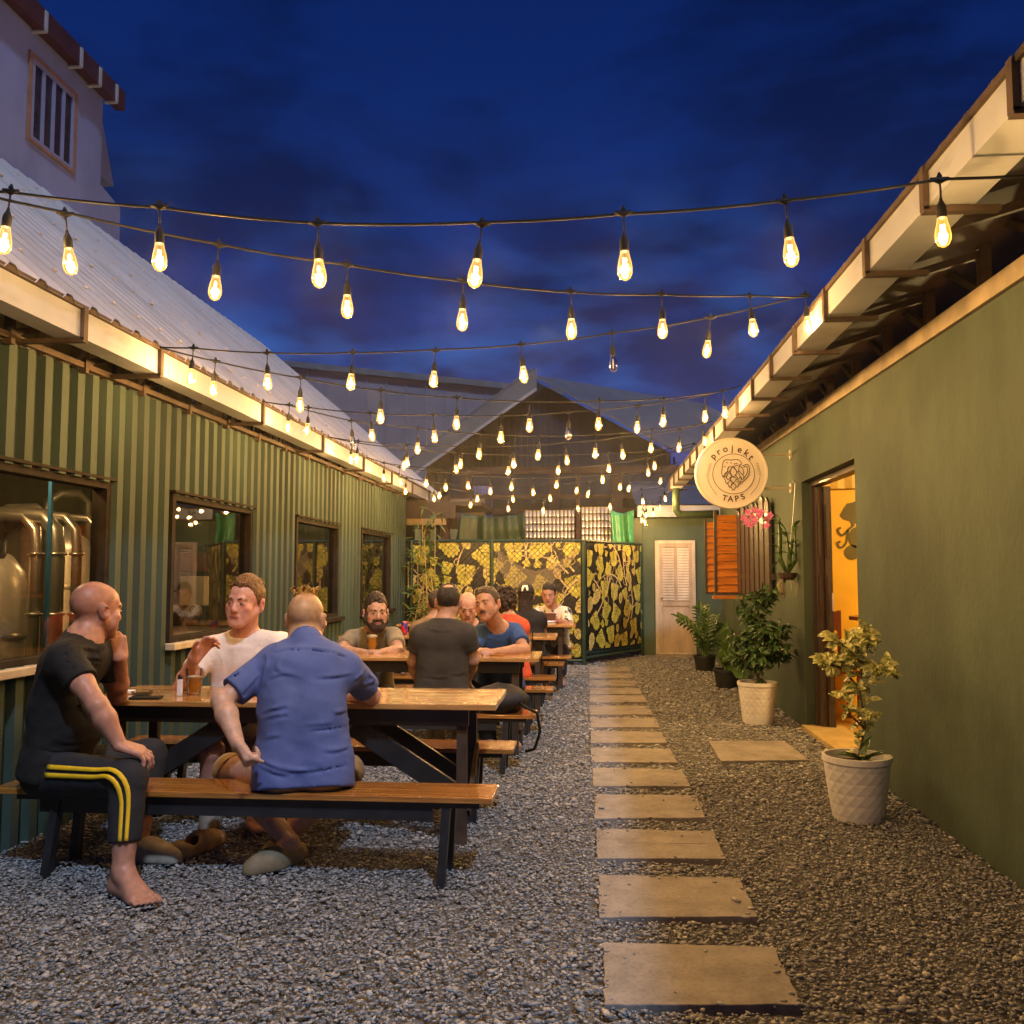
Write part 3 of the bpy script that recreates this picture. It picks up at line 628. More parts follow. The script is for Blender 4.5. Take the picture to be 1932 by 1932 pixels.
for s in np.arange(-1.7, 2.6, .085):
    for sg in (1, -1):
        x0, x1 = (s, s+1.7) if sg > 0 else (s+1.7, s); z0, z1 = .1, 1.79
        a0, a1 = min(x0, x1), max(x0, x1)
        c0 = max(0, a0); c1 = min(2.56, a1)
        if c1-c0 < .05: continue
        zz = lambda x: z0+(z1-z0)*((x-x0)/(x1-x0))
        q.tube([(-2.65+c0, 13.120, zz(c0)), (-2.65+c1, 13.140, zz(c1))], .0028, 3, False)
q.build('chain_link', M['black_steel'], fn)
sheen_mat = glass('banner_sheen', (.75, .72, .66), .3, 1.5, 1.0)  # pale see-through band modelled in place of a reflected sheen on the banner
t_ = sheen_mat.node_tree; ms = [n for n in t_.nodes if n.type == 'MIX_SHADER'][0]; df = t_.nodes.new('ShaderNodeBsdfDiffuse'); df.inputs[0].default_value = (.95, .80, .50, 1)
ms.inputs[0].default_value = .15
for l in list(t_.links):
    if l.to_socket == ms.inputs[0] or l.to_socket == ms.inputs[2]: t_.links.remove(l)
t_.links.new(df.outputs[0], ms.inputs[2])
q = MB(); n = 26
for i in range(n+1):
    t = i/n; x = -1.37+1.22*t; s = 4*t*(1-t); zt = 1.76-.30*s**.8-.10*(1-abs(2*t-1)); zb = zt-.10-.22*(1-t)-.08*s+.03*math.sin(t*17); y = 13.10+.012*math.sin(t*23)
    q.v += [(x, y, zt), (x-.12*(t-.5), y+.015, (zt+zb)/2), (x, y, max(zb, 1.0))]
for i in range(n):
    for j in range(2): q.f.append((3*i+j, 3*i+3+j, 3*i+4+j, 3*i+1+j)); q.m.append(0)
q.build('banner_sheen', sheen_mat, fn, True)
gt = thing('printed_gate', 'gate standing ajar, covered with a dark yellow hop leaf banner', 'gate', (FB[0], FB[1], 0))
banner('banner', gt, (-.03, 13.27), (.83, 14.74), .20, 1.775, 5, 1.0, .85)
posts(gt, [(-.07, 13.15), (.85, 14.78)], 1.80, .032)
q = MB(); q.tube([(-.07, 13.2, 1.80), (.85, 14.78, 1.80)], .02, 8); q.build('top_rail', MATS['fence_post'], gt); q = MB(); q.tube([(-.07, 13.2, .10), (.85, 14.78, .10)], .022, 8)
q.build('bottom_rail', MATS['fence_post'], gt); q = MB(); q.tube([(-.05, 13.24, .16), (.83, 14.74, .16)], .006, 4)
for i in range(26): t = i/25; q.tube([(-.05+.88*t, 13.24+1.5*t, .10), (-.05+.88*t+.02, 13.24+1.5*t+.03, .21)], .006, 4)
q.build('lower_pickets', MATS['fence_post'], gt)
# ================================================================== behind the fence
def box_thing(name, a, b, mat, label, cat, **k): q = MB(); q.box(a, b); return tag(q.build(name, mat, **k), label, cat)
# big shed with a gable
sd = thing('gabled_shed', 'tall dark sheet metal shed with a gable roof behind the alley', 'shed', (0, 22, 0))
A = P(1012, 708, 21.0); Lf = P(800, 872, 21.0); Rt = P(1268, 846, 21.0); Bk = P(1330, 762, 26.5)
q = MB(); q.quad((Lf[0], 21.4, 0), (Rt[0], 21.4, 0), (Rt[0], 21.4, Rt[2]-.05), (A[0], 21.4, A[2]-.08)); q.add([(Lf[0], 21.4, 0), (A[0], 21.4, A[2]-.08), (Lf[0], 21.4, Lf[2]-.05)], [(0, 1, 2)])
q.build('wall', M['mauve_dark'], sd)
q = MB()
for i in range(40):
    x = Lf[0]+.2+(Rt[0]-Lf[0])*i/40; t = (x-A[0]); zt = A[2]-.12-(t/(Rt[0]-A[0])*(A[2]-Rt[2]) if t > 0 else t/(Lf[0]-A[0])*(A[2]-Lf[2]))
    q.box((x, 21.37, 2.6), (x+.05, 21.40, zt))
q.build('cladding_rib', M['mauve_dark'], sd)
def plate(pts, th, mat, name, parent):
    n = len(pts); q = MB(); q.add([tuple(p) for p in pts]+[(p[0], p[1], p[2]-th) for p in pts], [tuple(range(n)), tuple(range(2*n-1, n-1, -1))]+[(i, i+n, (i+1) % n+n, (i+1) % n) for i in range(n)]); return q.build(name, mat, parent)
plate([A, Rt, (Rt[0]+4.5, 26.5, Rt[2]+.4), Bk], .06, M['blue_roof'], 'roof', sd)
Lf2 = P(760, 868, 20.0); A2 = P(985, 708, 20.0)
plate([(A[0], 21.6, A[2]), (A[0]-.05, 20.1, A[2]-.02), (Lf[0]-.35, 20.1, Lf[2]-.15), (Lf[0]-.3, 21.6, Lf[2]-.1)], .10, M['blue_roof'], 'roof', sd)
q = MB(); bs_ = [(A[0]+.06, A[2]-.05), (Lf[0]-.30, Lf[2]-.2), (Lf[0]-.30, Lf[2]-.54), (A[0]+.06, A[2]-.50)]; q.add([(x, 20.05, z) for x, z in bs_]+[(x, 20.11, z) for x, z in bs_], [(0, 1, 2, 3), (7, 6, 5, 4), (0, 4, 5, 1), (1, 5, 6, 2), (2, 6, 7, 3), (3, 7, 4, 0)]); q.build('barge_board', M['barge'], sd)
q = MB(); q.bar((bs_[3][0], 20.03, bs_[3][1]-.03), (bs_[2][0], 20.03, bs_[2][1]-.03), .05, .06); q.build('board_trim', M['roof'], sd)
q = MB()
for x in (P(880, 900, 17)[0], P(1046, 900, 17)[0], P(1165, 900, 17)[0], P(1290, 900, 17)[0]): q.box((x-.10, 17, 0), (x+.10, 17.2, 3.35))
z = P(900, 888, 17)[2]; q.box((-2.6, 17.02, z-.07), (3.2, 17.16, z+.07)); q.box((-2.6, 17.04, 2.45), (3.2, 17.14, 2.56)); q.box((-2.6, 17.05, 2.75), (3.2, 17.13, 2.83))
q.build('frame', M['post'], sd)
q = MB(); q.quad((-2.7, 17.6, 0), (3.5, 17.6, 0), (3.5, 17.6, 3.3), (-2.7, 17.6, 3.3)); q.build('lean_to_wall', M['mauve_dark'], sd)
q = MB(); x0, x1 = P(886, 950, 17.4)[0], P(930, 950, 17.4)[0]
for i in range(7): q.box((x0+i*.065, 17.5, 2.1), (x0+i*.065+.05, 17.53, 3.05))
q.build('blue_slats', M['blue_pane'], sd)
wl_ = thing('warehouse', 'long pale warehouse wall behind the left roof', 'warehouse', (-6, 27, 0))
a = P(552, 684, 27); b = P(1000, 732, 27); q = MB(); q.box((a[0]-3, 27, 0), (b[0]+1, 27.2, b[2]-.2)); q.add([(a[0]-3, 27, b[2]-.2), (b[0]+1, 27, b[2]-.2), (a[0]-3, 27, a[2]+.25)], [(0, 1, 2)]); q.build('wall', M['mauve'], wl_)
q = MB(); q.bar((a[0]-3, 26.95, a[2]+.29), (b[0]+1, 26.95, b[2]-.16), .2, .18); q.build('ridge_flashing', M['barge'], wl_)
q = MB()
for i in range(16): q.box((a[0]-2+i*.62, 26.96, 0), (a[0]-1.96+i*.62, 27, b[2]-.2+(a[2]+.45-b[2])*(1-(i*.62+1.0)/(b[0]-a[0]+4))))
q.build('panel_seam', M['mauve'], wl_)
# pale house, upper left
hs = thing('pale_house', 'tall pale house with a red brown eave above the left roof', 'house', (-7.5, 9, 0))
XH = -6.6
def hp(u, v): return PL(u, v, (XH, 0), (XH, 30))
c1_ = hp(190, 330)[1]; zt = hp(190, 180)[2]
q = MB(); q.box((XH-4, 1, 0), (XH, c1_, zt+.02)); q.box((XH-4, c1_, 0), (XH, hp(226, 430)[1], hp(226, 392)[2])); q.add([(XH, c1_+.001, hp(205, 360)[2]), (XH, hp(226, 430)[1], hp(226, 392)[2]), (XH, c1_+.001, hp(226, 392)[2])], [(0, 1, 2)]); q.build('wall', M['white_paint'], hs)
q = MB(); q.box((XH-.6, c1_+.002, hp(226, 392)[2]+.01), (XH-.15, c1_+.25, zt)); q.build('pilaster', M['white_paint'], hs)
w0 = hp(54, 94); w1 = hp(139, 330); ya, yb = w0[1], w1[1]; z1 = w0[2]; z0 = hp(58, 268)[2]
w = MB()
for y0, y1, a, b in ((ya, yb, z1-.05, z1), (ya, yb, z0, z0+.04), (ya, ya+.06, z0+.04, z1-.05), (yb-.06, yb, z0+.04, z1-.05)): w.box((XH-.02, y0, a), (XH+.025, y1, b))
wf = w.build('window', mk('orange_trim', (.26, .15, .10), .6), hs)
q = MB(); ya += .06; yb -= .06; n = 4
for i in range(n+1): yy = ya+(yb-ya-.05)*i/n; q.box((XH-.015, yy, z0+.04), (XH+.018, yy+.06, z1-.05))
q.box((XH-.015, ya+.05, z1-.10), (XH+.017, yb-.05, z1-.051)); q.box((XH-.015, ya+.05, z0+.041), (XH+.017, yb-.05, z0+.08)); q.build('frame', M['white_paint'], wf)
q = MB(); q.quad((XH+.004, ya, z0), (XH+.004, yb, z0), (XH+.004, yb, z1), (XH+.004, ya, z1)); q.build('pane', M['win_dark'], wf)
ze = hp(190, 182)[2]; ye = PL(236, 214, (XH+.16, 0), (XH+.16, 30))[1]
q = MB(); q.box((XH+.03, .5, ze-.02), (XH+.16, ye, ze+.24)); q.add([(XH+.16, .5, ze+.24), (XH+.16, ye, ze+.24), (XH-3, ye, ze+2.0), (XH-3, .5, ze+2.0)], [(0, 1, 2, 3)]); q.build('eave', M['red_brown'], hs)
q = MB()
for u in (84, 153, 190, 222): 
    y = PL(u, 100, (XH+.16, 0), (XH+.16, 30))[1]; q = MB(); q.bar((XH+.168, y, ze-.03), (XH+.168, y, ze+.22), .05, .02, (1, 0, 0)); q.bar((XH+.17, y, ze-.03), (XH-.0, y, ze-.03), .05, .02); q.build('gutter_bracket', M['cream'], hs)
q = MB(); zz = hp(215, 330)[2]; q.add([(XH-.2, c1_+.26, zz+1.0), (XH-.2, c1_+.7, zz), (XH-.2, c1_+.26, zz), (XH-.9, c1_+.26, zz+1.0), (XH-.9, c1_+.7, zz), (XH-.9, c1_+.26, zz)], [(0, 1, 2), (5, 4, 3), (0, 3, 4, 1), (1, 4, 5, 2), (2, 5, 3, 0)]); q.build('awning', M['white_paint'], hs)
# dark lean-to beside the brewery, posts, tarpaulin, can stacks
ln = thing('lean_to', 'dark timber lean-to beyond the corner of the green metal wall', 'lean-to', (-2.4, 14.5, 0))
q = MB(); q.quad((-4.5, 15.2, 0), (-1.75, 15.2, 0), (-1.75, 15.2, 2.6), (-4.5, 15.2, 2.6)); q.build('wall', M['dark_room'], ln)
q = MB(); q.box((-3.2, 13.6, 2.36), (-1.62, 15.2, 2.42)); q.box((-3.2, 13.5, 2.16), (-2.0, 13.56, 2.36)); q.build('roof', M['wood_y'], ln)
q = MB(); xp = P(840, 980, 13.7)[0]; q.box((xp-.07, 13.62, 0), (xp+.07, 13.76, 2.5)); q.box((xp-.40, 13.9, 0), (xp-.28, 14.0, 2.4)); q.build('post', M['post'], ln)
q = MB(); q.box((-2.75, 13.5, 2.06), (-2.15, 13.53, 2.155)); q.build('board', mk('pale_board', (.34, .22, .10), .7), ln)
q = MB(); q.quad((xp-.22, 14.3, 1.8), (xp-.10, 14.3, 1.8), (xp-.10, 14.3, 2.35), (xp-.22, 14.3, 2.35)); q.quad((xp+.10, 14.3, 1.8), (xp+.17, 14.3, 1.8), (xp+.2, 14.3, 2.3), (xp+.10, 14.3, 2.3)); q.build('blue_sheet', M['blue_pane'], ln)
q = MB()
for x in (-2.72, -2.28): q.box((x, 14.0, 1.80), (x+.34, 14.2, 2.02))
q.build('crate', mk('pale_crate', (.30, .42, .50), .4), ln)
def drape(name, x0, x1, z0, z1, y, mat, label, cat, amp=.04, fr=5, skew=0):
    q = MB(); n, m = 26, 10; rs = random.Random(len(name)+int(x0*10))
    ph = [rs.uniform(0, 6) for _ in range(4)]
    for i in range(n+1):
        for j in range(m+1):
            s, t = i/n, j/m; x = x0+(x1-x0)*s+skew*(t)*(1-s); z = z0+(z1-z0)*t-.05*math.sin(math.pi*s)*t
            q.v.append((x, y+amp*(math.sin(fr*s*6.28+ph[0]+t*1.5)*.5+math.sin(fr*1.7*s*6.28+ph[1]+2*t)*.35+.4*math.sin(9*t+ph[2])*s), z))
    for i in range(n):
        for j in range(m): a = i*(m+1)+j; q.f.append((a, a+m+1, a+m+2, a+1)); q.m.append(0)
    o = q.build(name, mat, None, True); so = o.modifiers.new('thickness', 'SOLIDIFY'); so.thickness = .006; return tag(o, label, cat)
drape('tarpaulin', P(858, 1000, 13.45)[0], P(990, 1000, 13.45)[0], 1.70, P(900, 968, 13.45)[2], 13.45, M['tarp'], 'dark green tarpaulin hung above the printed fence', 'tarpaulin', .05, 3, .10)
drape('plastic_sheet', P(1152, 1000, 14.7)[0], P(1196, 1000, 14.7)[0], 1.70, P(1160, 962, 14.7)[2], 14.72, M['plastic'], 'bright green plastic sheet hanging beside the smaller can stack', 'plastic sheet', .09, 1.6)
box_thing('hoarding', (P(1180, 1000, 14.84)[0], 14.86, 1.2), (.882, 14.90, P(1190, 978, 14.84)[2]), M['tarp'], 'dark green hoarding between the plastic sheet and the end wall', 'hoarding')
canm = MB(); canm.lathe([(.020, 0), (.031, .008), (.031, .098), (.024, .110), (.024, .112), (0, .112)], (0, 0, 0), 10)
def canstack(x0, x1, y, z0, rows, label):
    t = thing('can_stack', label, 'can stack', ((x0+x1)/2, y, z0), 'stacks of shiny empty cans')
    n = int((x1-x0)/.0645); proto = None
    for r in range(rows):
        for c in range(n):
            if proto is None: proto = o = canm.build('can', M['can'], t, True, angle=40); o.matrix_parent_inverse = Matrix.Identity(4)
            else: o = proto.copy(); COL.objects.link(o)
            o.location = (x0+.032+c*.0645-(x0+x1)/2, rnd.uniform(-.006, .006), r*.117+.004); o.rotation_euler = (rnd.uniform(-.03, .03), rnd.uniform(-.03, .03), 0)
    q = MB()
    for r in range(rows+1): q.box((x0, y-.04, z0+r*.117-.006), (x1, y+.30, z0+r*.117-.002+.004))
    q.box((x0, y+.05, z0-.002), (x1, y+.30, z0+rows*.117)); q.build('layer_card', mk('layer_card', (.12, .08, .04), .8) if 'layer_card' not in MATS else MATS['layer_card'], t)
xa, xb = P(990, 1000, 14.9)[0], P(1086, 1000, 14.9)[0]; canstack(xa, xb, 14.9, 1.79, 5, 'wide stack of shiny cans above the fence, left of the brown post')
xa2, xb2 = P(1096, 1000, 14.9)[0], P(1158, 1000, 14.9)[0]; canstack(xa2, xb2, 14.9, 1.84, 5, 'narrow stack of shiny cans between the brown post and the green plastic')
box_thing('timber_post', (xb+.01, 14.8, 0), (xa2-.01, 14.9, 2.9), M['post'], 'brown timber post standing between the two can stacks', 'post')
box_thing('shelf', (xa-.1, 14.92, 1.60), (xb2+.1, 15.4, 1.78), M['post'], 'timber shelf carrying both can stacks', 'shelf')
# ================================================================== round hanging sign
SC = P(1379, 893, 8.3); SR = .322; sy = 8.26
sg = thing('round_sign', 'round cream sign lettered projekt TAPS with a hop shaped beer mug, on wall brackets', 'sign', (SC[0], 8.3, SC[2]))
AX = np.array(((1, 0, 0), (0, 0, -1), (0, 1, 0)))     # lathe z -> -y
q = MB(); q.lathe([(0, -.08), (SR, -.08), (SR+.004, -.06), (SR+.004, -.01), (SR, 0), (SR*.955, 0), (SR*.945, -.006), (0, -.006)], (SC[0], sy, SC[2]), 64, AX); q.build('housing', M['sign_white'], sg, True, angle=35)
def sp(x, z, o=.0): return np.array([SC[0]+x*SR*.955, sy+.0055-.0095-o, SC[2]+z*SR*.955])
txt = MB()
def glyph(ch, ang, rad, size, rot):
    cu_ = bpy.data.curves.new('t', 'FONT'); cu_.body = ch; cu_.size = size; cu_.align_x = 'CENTER'; cu_.offset = .022*size
    ob = bpy.data.objects.new('t', cu_); COL.objects.link(ob); bpy.context.view_layer.update()
    me = bpy.data.meshes.new_from_object(ob.evaluated_get(bpy.context.evaluated_depsgraph_get()))
    ca, sa = math.cos(rot), math.sin(rot); cx, cz = math.cos(ang)*rad, math.sin(ang)*rad
    vs = [sp(cx+(v.co.x*ca-(v.co.y-.26*size)*sa), cz+(v.co.x*sa+(v.co.y-.26*size)*ca)) for v in me.vertices]
    txt.add(vs, [tuple(p_.vertices) for p_ in me.polygons])
    bpy.data.objects.remove(ob); bpy.data.curves.remove(cu_); bpy.data.meshes.remove(me)
for ch, a in zip('projekt', (137, 121, 104, 87.5, 70, 53, 38)): glyph(ch, R(a), .715, .265, R(a-90))
txt.build('lettering', M['ink'], sg); txt = MB()
for ch, a in zip('TAPS', (254, 266.5, 280, 293.5)): glyph(ch, R(a), .79, .235, R(a-270))
txt.build('lettering', M['ink'], sg)
lnm = MB()
def line(pts, w=.020, closed=False):
    pts = [((x-960)/745, (870-y)/745) for x, y in pts]
    if closed: pts = pts+[pts[0]]
    lnm.tube([sp(x, z, .0005) for x, z in pts], w*SR*.5, 5)
def smooth(pts, n=5):
    o = []; m = len(pts)
    for i in range(m-1):
        p0, p1, p2, p3 = (np.array(pts[max(i-1, 0)], float), np.array(pts[i], float), np.array(pts[i+1], float), np.array(pts[min(i+2, m-1)], float))
        for k in range(n): t = k/n; o.append(tuple(.5*((2*p1)+(-p0+p2)*t+(2*p0-5*p1+4*p2-p3)*t*t+(-p0+3*p1-3*p2+p3)*t**3)))
    return o+[tuple(pts[-1])]
line([(1000+450*math.cos(t), 895+440*math.sin(t)) for t in np.linspace(0, 2*math.pi, 60)], .016)
hop = [[(770,970),(745,880),(755,780),(775,650),(830,580),(950,590),(1090,580),(1160,630),(1165,690),(1060,710),(990,735),(900,740),(875,790),(865,840),(800,900),(780,985)],
 [(990,735),(930,830),(985,960),(1070,860),(990,735)],[(900,740),(870,830),(900,850),(970,760)],[(1010,740),(1080,850),(1110,830),(1125,720)],[(865,840),(830,900),(800,960),(850,940),(880,870)],
 [(890,870),(850,960),(880,1020),(950,940),(905,860)],[(1070,870),(1050,930),(1110,1010),(1140,940),(1090,860)],[(1130,720),(1190,770),(1220,880),(1180,900),(1120,830)],[(800,980),(830,1080),(860,1110),(930,1020)],
 [(985,960),(930,1000),(990,1090),(1055,1000),(985,960)],[(1060,1010),(1120,1060),(1140,1090),(1170,990),(1150,960)],[(870,1110),(900,1180),(920,1190),(965,1090),(920,1040)],[(990,1100),(940,1170),(990,1250),(1050,1160),(990,1100)],
 [(1060,1060),(1110,1100),(1080,1180),(1060,1190)],[(1180,900),(1220,960),(1190,1030),(1150,970)],[(1195,720),(1300,690),(1340,760),(1330,900),(1280,990),(1180,1080),(1100,1140)],[(1215,760),(1270,730),(1300,780),(1290,880),(1210,1010)],[(850,640),(880,660)],[(940,640),(960,665)],[(1010,680),(1090,660)],[(790,740),(830,730)]]
for h_ in hop: line(smooth(h_), .021)
line(smooth([(440,940),(455,1050),(520,1190),(630,1365)]), .012); line(smooth([(1570,950),(1545,1070),(1490,1190),(1355,1360)]), .012)
for sgn, bx_, by_ in ((1, 440, 940), (-1, 1575, 940)):
    for i in range(8):
        x = bx_+sgn*(i*9); y = by_-i*36
        for s in (-1, 1):
            p0 = (x, y); p1 = (x+s*22+sgn*6, y-38); lnm.add([sp((p0[0]-960)/745, (870-p0[1])/745, .0006), sp((p0[0]+s*24-960)/745, (870-(p0[1]-16))/745, .0006), sp((p1[0]-960)/745, (870-p1[1])/745, .0006)], [(0, 1, 2)])
lnm.build('emblem', M['ink'], sg)
for vv in (858, 921):
    z = P(1450, vv, 8.3)[2]; q = MB(); q.bar((SC[0]+SR*.85, 8.31, z), (XR(8.3), 8.31, z), .02, .02); q.box((XR(8.3)-.015, 8.28, z-.04), (XR(8.3), 8.34, z+.04)); q.build('bracket', mk('sign_bracket', (.35, .32, .22), .5) if 'sign_bracket' not in MATS else MATS['sign_bracket'], sg)
# ================================================================== tables and benches (prototype at the origin, right near corner)
def planks(q, x0, x1, y0, y1, z0, z1, n):
    w = (y1-y0)/n
    for i in range(n): 
        e = rnd.uniform(-.004, .004); q.box((x0+e, y0+i*w+.0015, z0), (x1+e*.8, y0+(i+1)*w-.0015, z1+rnd.uniform(-.001, .001)))
def make_table():
    t = thing('picnic_table', 'x', 'table')
    q = MB(); planks(q, -2.08, 0, 0, .60, .652, .68, 5); q.build('tabletop', M['wood_pale'], t, bevel=.003)
    q = MB(); q.box((-1.96, .07, .565), (-.14, .10, .651)); q.box((-1.96, .50, .565), (-.14, .53, .651)); q.build('apron', M['black_steel'], t)
    for x in (-.175, -1.93):
        for y, yb in ((.115, .095), (.485, .505)):
            q = MB(); q.bar((x, y, .65), (x, yb, -.06), .05, .04, (0, 1, 0)); q.build('leg', M['brown_steel'] if y < .3 else M['black_steel'], t)
        q = MB(); q.bar((x+.03, .11, .14), (x+.03, .47, .40), .02, .045); q.build('end_brace', M['brown_steel'], t)
    for sx in (1, -1):
        q = MB(); q.bar((-1.05+sx*.32, .13, .555), (-1.05+sx*.85, .13, .22), .028, .10); q.build('diagonal_brace', M['black_steel'], t, bevel=.002)
        q = MB(); q.bar((-1.05+sx*.32, .47, .555), (-1.05+sx*.85, .47, .22), .028, .07); q.build('diagonal_brace', M['black_steel'], t, bevel=.002)
    return t
def make_bench():
    t = thing('bench', 'x', 'bench')
    q = MB(); planks(q, -2.2, 0, 0, .27, .346, .37, 2); q.build('seat', M['wood'], t, bevel=.003)
    q = MB(); q.box((-2.0, .03, .265), (-.26, .05, .345)); q.box((-2.0, .22, .265), (-.26, .24, .345)); q.box((-2.1, .02, .322), (-.06, .25, .3455)); q.build('frame', M['black_steel'], t)
    for x, xb in ((-.20, -.225), (-1.92, -1.96)):
        for y, yb in ((.045, .02), (.225, .25)):
            q = MB(); q.bar((x, y, .345), (xb, yb, -.06), .035, .045, (0, 1, 0)); q.build('leg', M['black_steel'], t)
    return t
proto_t = make_table()
for i, (x, y, dz, lab) in enumerate(((-.447, 4.342, 0, 'nearest varnished picnic table, where the men in black, white and blue sit'), (-.36, 6.50, .025, 'picnic table holding the beer of the bearded man, second from the front'),
        (-.31, 8.50, .04, 'third picnic table back, in front of the long haired woman'), (-.153, 10.4, .05, 'farthest picnic table, where the man looks at his phone'))):
    o = proto_t if i == 0 else copy_tree(proto_t); o.location = (x, y, dz); tag(o, lab, 'table', 'picnic tables along the brewery wall')
proto_b = make_bench()
for i, (x, y, dz, lab) in enumerate(((-.402, 3.808, 0, 'nearest wooden bench, carrying the men in black and in blue'), (-.405, 4.87, 0, 'bench on the far side of the nearest table, under the man in white'),
        (-.35, 5.97, .012, 'bench under the man in the dark grey shirt, a black bag on its end'), (-.29, 7.40, .0, 'bench under the bearded man and the man in the bright blue shirt'),
        (-.29, 7.98, .03, 'bench on the near side of the third picnic table'), (-.25, 9.2, .035, 'bench on the far side of the third picnic table'), (-.185, 9.85, .045, 'bench on the near side of the farthest table'), (-.16, 11.1, .05, 'farthest bench, under the man with the phone'))):
    o = proto_b if i == 0 else copy_tree(proto_b); o.location = (x, y, dz); tag(o, lab, 'bench', 'benches along the picnic tables')
# ================================================================== string lights
q = MB(); q.lathe([(.0135, .050), (.0145, .038), (.0205, .014), (.0235, -.006), (.0225, -.022), (.016, -.036), (.006, -.0425), (0, -.043)], (0, 0, 0), 14)
q.mi = 1
for dx in (-.0045, .0045): q.tube([(dx, 0, .026), (dx*.7, .001, -.022)], .0026, 6)
bulb_me = q.build('bulb', [M['bulb_glass'], M['filament']], None, True); BULB = bulb_me.data; bpy.data.objects.remove(bulb_me)
DEAD = BULB.copy(); DEAD.materials[0] = M['dead_glass']; DEAD.materials[1] = M['steel']
q = MB(); q.lathe([(.0, .112), (.004, .111), (.0055, .102), (.012, .088), (.0145, .078), (.0145, .052), (.0135, .046), (0, .046)], (0, 0, 0), 12); q.tube([(0, 0, .105), (.001, 0, .135), (0, 0, .165)], .0030, 6)
q.tube([(-.028, 0, .171), (-.012, 0, .168), (0, 0, .164), (.012, 0, .168), (.028, 0, .171)], [.005, .008, .011, .008, .005], 7); q.lathe([(.003, .165), (.009, .178), (.003, .191)], (0, 0, 0), 7)
sk = q.build('socket', M['rubber'], None, True); SOCK = sk.data; bpy.data.objects.remove(sk)
lights = 0
def string(bulbs, A, B, label, dead=(), endL=True, endR=True, cable=True, zl=None, zr=None):
    global lights
    a, b = np.array(A, float), np.array(B, float)
    t = thing('string_light', label, 'string light', ((a[0]+b[0])/2, (a[1]+b[1])/2, 2.5), 'strings of amber bulbs over the alley')
    d = (b-a)/np.linalg.norm(b-a); rot = math.atan2(d[1], d[0]); ks = []
    for i, (u, v) in enumerate(bulbs):
        p = PL(u, v, a, b); kk = np.array([p[0], p[1], p[2]+.168]); ks.append(kk)
        so = bpy.data.objects.new('socket', SOCK); COL.objects.link(so); so.parent = t; so.location = Vector(p)-t.location
        so.rotation_euler = (rnd.gauss(0, .06), rnd.gauss(0, .07), rot)
        bu = bpy.data.objects.new('bulb', DEAD if i in dead else BULB); COL.objects.link(bu); bu.parent = so; bu.rotation_euler = (0, 0, rnd.uniform(0, 3))
        if i in dead: bu['label'] = 'unlit bulb'; continue
        l = bpy.data.lights.get('bulb_light') or bpy.data.lights.new('bulb_light', 'POINT'); l.energy = BULB_W; l.color = (1, .59, .235); l.shadow_soft_size = .016
        lo = bpy.data.objects.new('bulb_light', l); COL.objects.link(lo); lo.parent = t; lo.location = Vector(p)-t.location; lights += 1
    ks.sort(key=lambda k: (k[:2]-a)@d)
    pts = ([np.array([a[0], a[1], zl or 2.585])] if endL else [])+ks+([np.array([b[0], b[1], zr or 2.74])] if endR else [])
    path = []
    for p0, p1 in zip(pts[:-1], pts[1:]):
        for k in range(5): s = k/5; c = p0*(1-s)+p1*s; c[2] -= .045*np.linalg.norm(p1-p0)*s*(1-s); path.append(c)
    path.append(pts[-1])
    q = MB(); q.tube(path, .0048, 6); o = q.build('cable', M['rubber'], t, True)
LX, RX_ = -2.41, 1.165
string([(8,455),(301,487),(602,518),(897,518),(1179,503),(1492,478),(1779,440)], (-2.41, 2.74), (1.75, 2.76), 'topmost and nearest string of big amber bulbs, crossing the whole sky', zl=2.56, zr=2.52)
string([(132,495),(406,545),(655,580),(872,605),(1078,622),(1250,622),(1421,620)], (LX, 2.40), (RX_, 4.70), 'second string of bulbs from the top, running from the left edge to the right gutter')
string([(1524,615),(1334,660),(1157,687),(988,708),(818,717),(662,722),(505,722),(360,712)], (LX, 4.83), (RX_, 4.70), 'third string of bulbs from the top, one bulb right of centre unlit', dead=(2,))
string([(402,735),(566,765),(718,787),(861,799),(999,804),(1129,801),(1251,795),(1368,779)], (LX, 4.83), (RX_, 6.9), 'fourth string of bulbs, sharing its left hook with the third, all lit')
string([(1330,787),(1202,807),(1072,819),(945,826),(820,825),(702,822),(580,811)], (LX, 6.43), (RX_, 6.9), 'fifth string of bulbs, with one unlit bulb before the dark gable', dead=(2,))
string([(543,806),(666,835),(788,847),(904,857),(1015,859),(1123,856),(1228,846),(1330,833)], (LX, 6.43), (RX_, 8.5), 'sixth string of bulbs, the second from its left end unlit', dead=(1,))
string([(1281,845),(1175,858),(1070,869),(969,875),(869,876),(768,873),(673,866)], (LX, 8.15), (RX_, 8.5), 'seventh string of bulbs, square across the alley just past the round sign')
string([(662,867),(762,879),(861,886),(959,889),(1053,888),(1149,884),(1235,879),(1309,865)], (LX, 8.15), (RX_, 10.2), 'eighth string of bulbs, slanting away behind the seventh to the right gutter')
string([(1223,892),(1137,905),(1050,915),(965,919),(883,917),(804,912),(724,902)], (LX, 9.6), (RX_, 10.2), 'ninth string of small bulbs, square across at the height of the sign letters')
string([(755,910),(841,920),(925,927),(1006,929),(1088,926),(1170,919),(1246,908)], (LX, 9.6), (RX_, 11.6), 'tenth string of small bulbs, slanting away towards the gutter end')
string([(1186,922),(1109,933),(1038,940),(968,942),(901,941),(829,935),(765,927)], (LX, 11.0), (RX_, 11.6), 'eleventh string of small bulbs, next to last before the can stacks')
string([(819,941),(888,953),(959,960),(1025,963),(1091,960),(1151,956),(1213,946),(1255,941)], (LX, 11.0), (RX_, 12.9), 'farthest and lowest long string of bulbs, just above the can stacks')
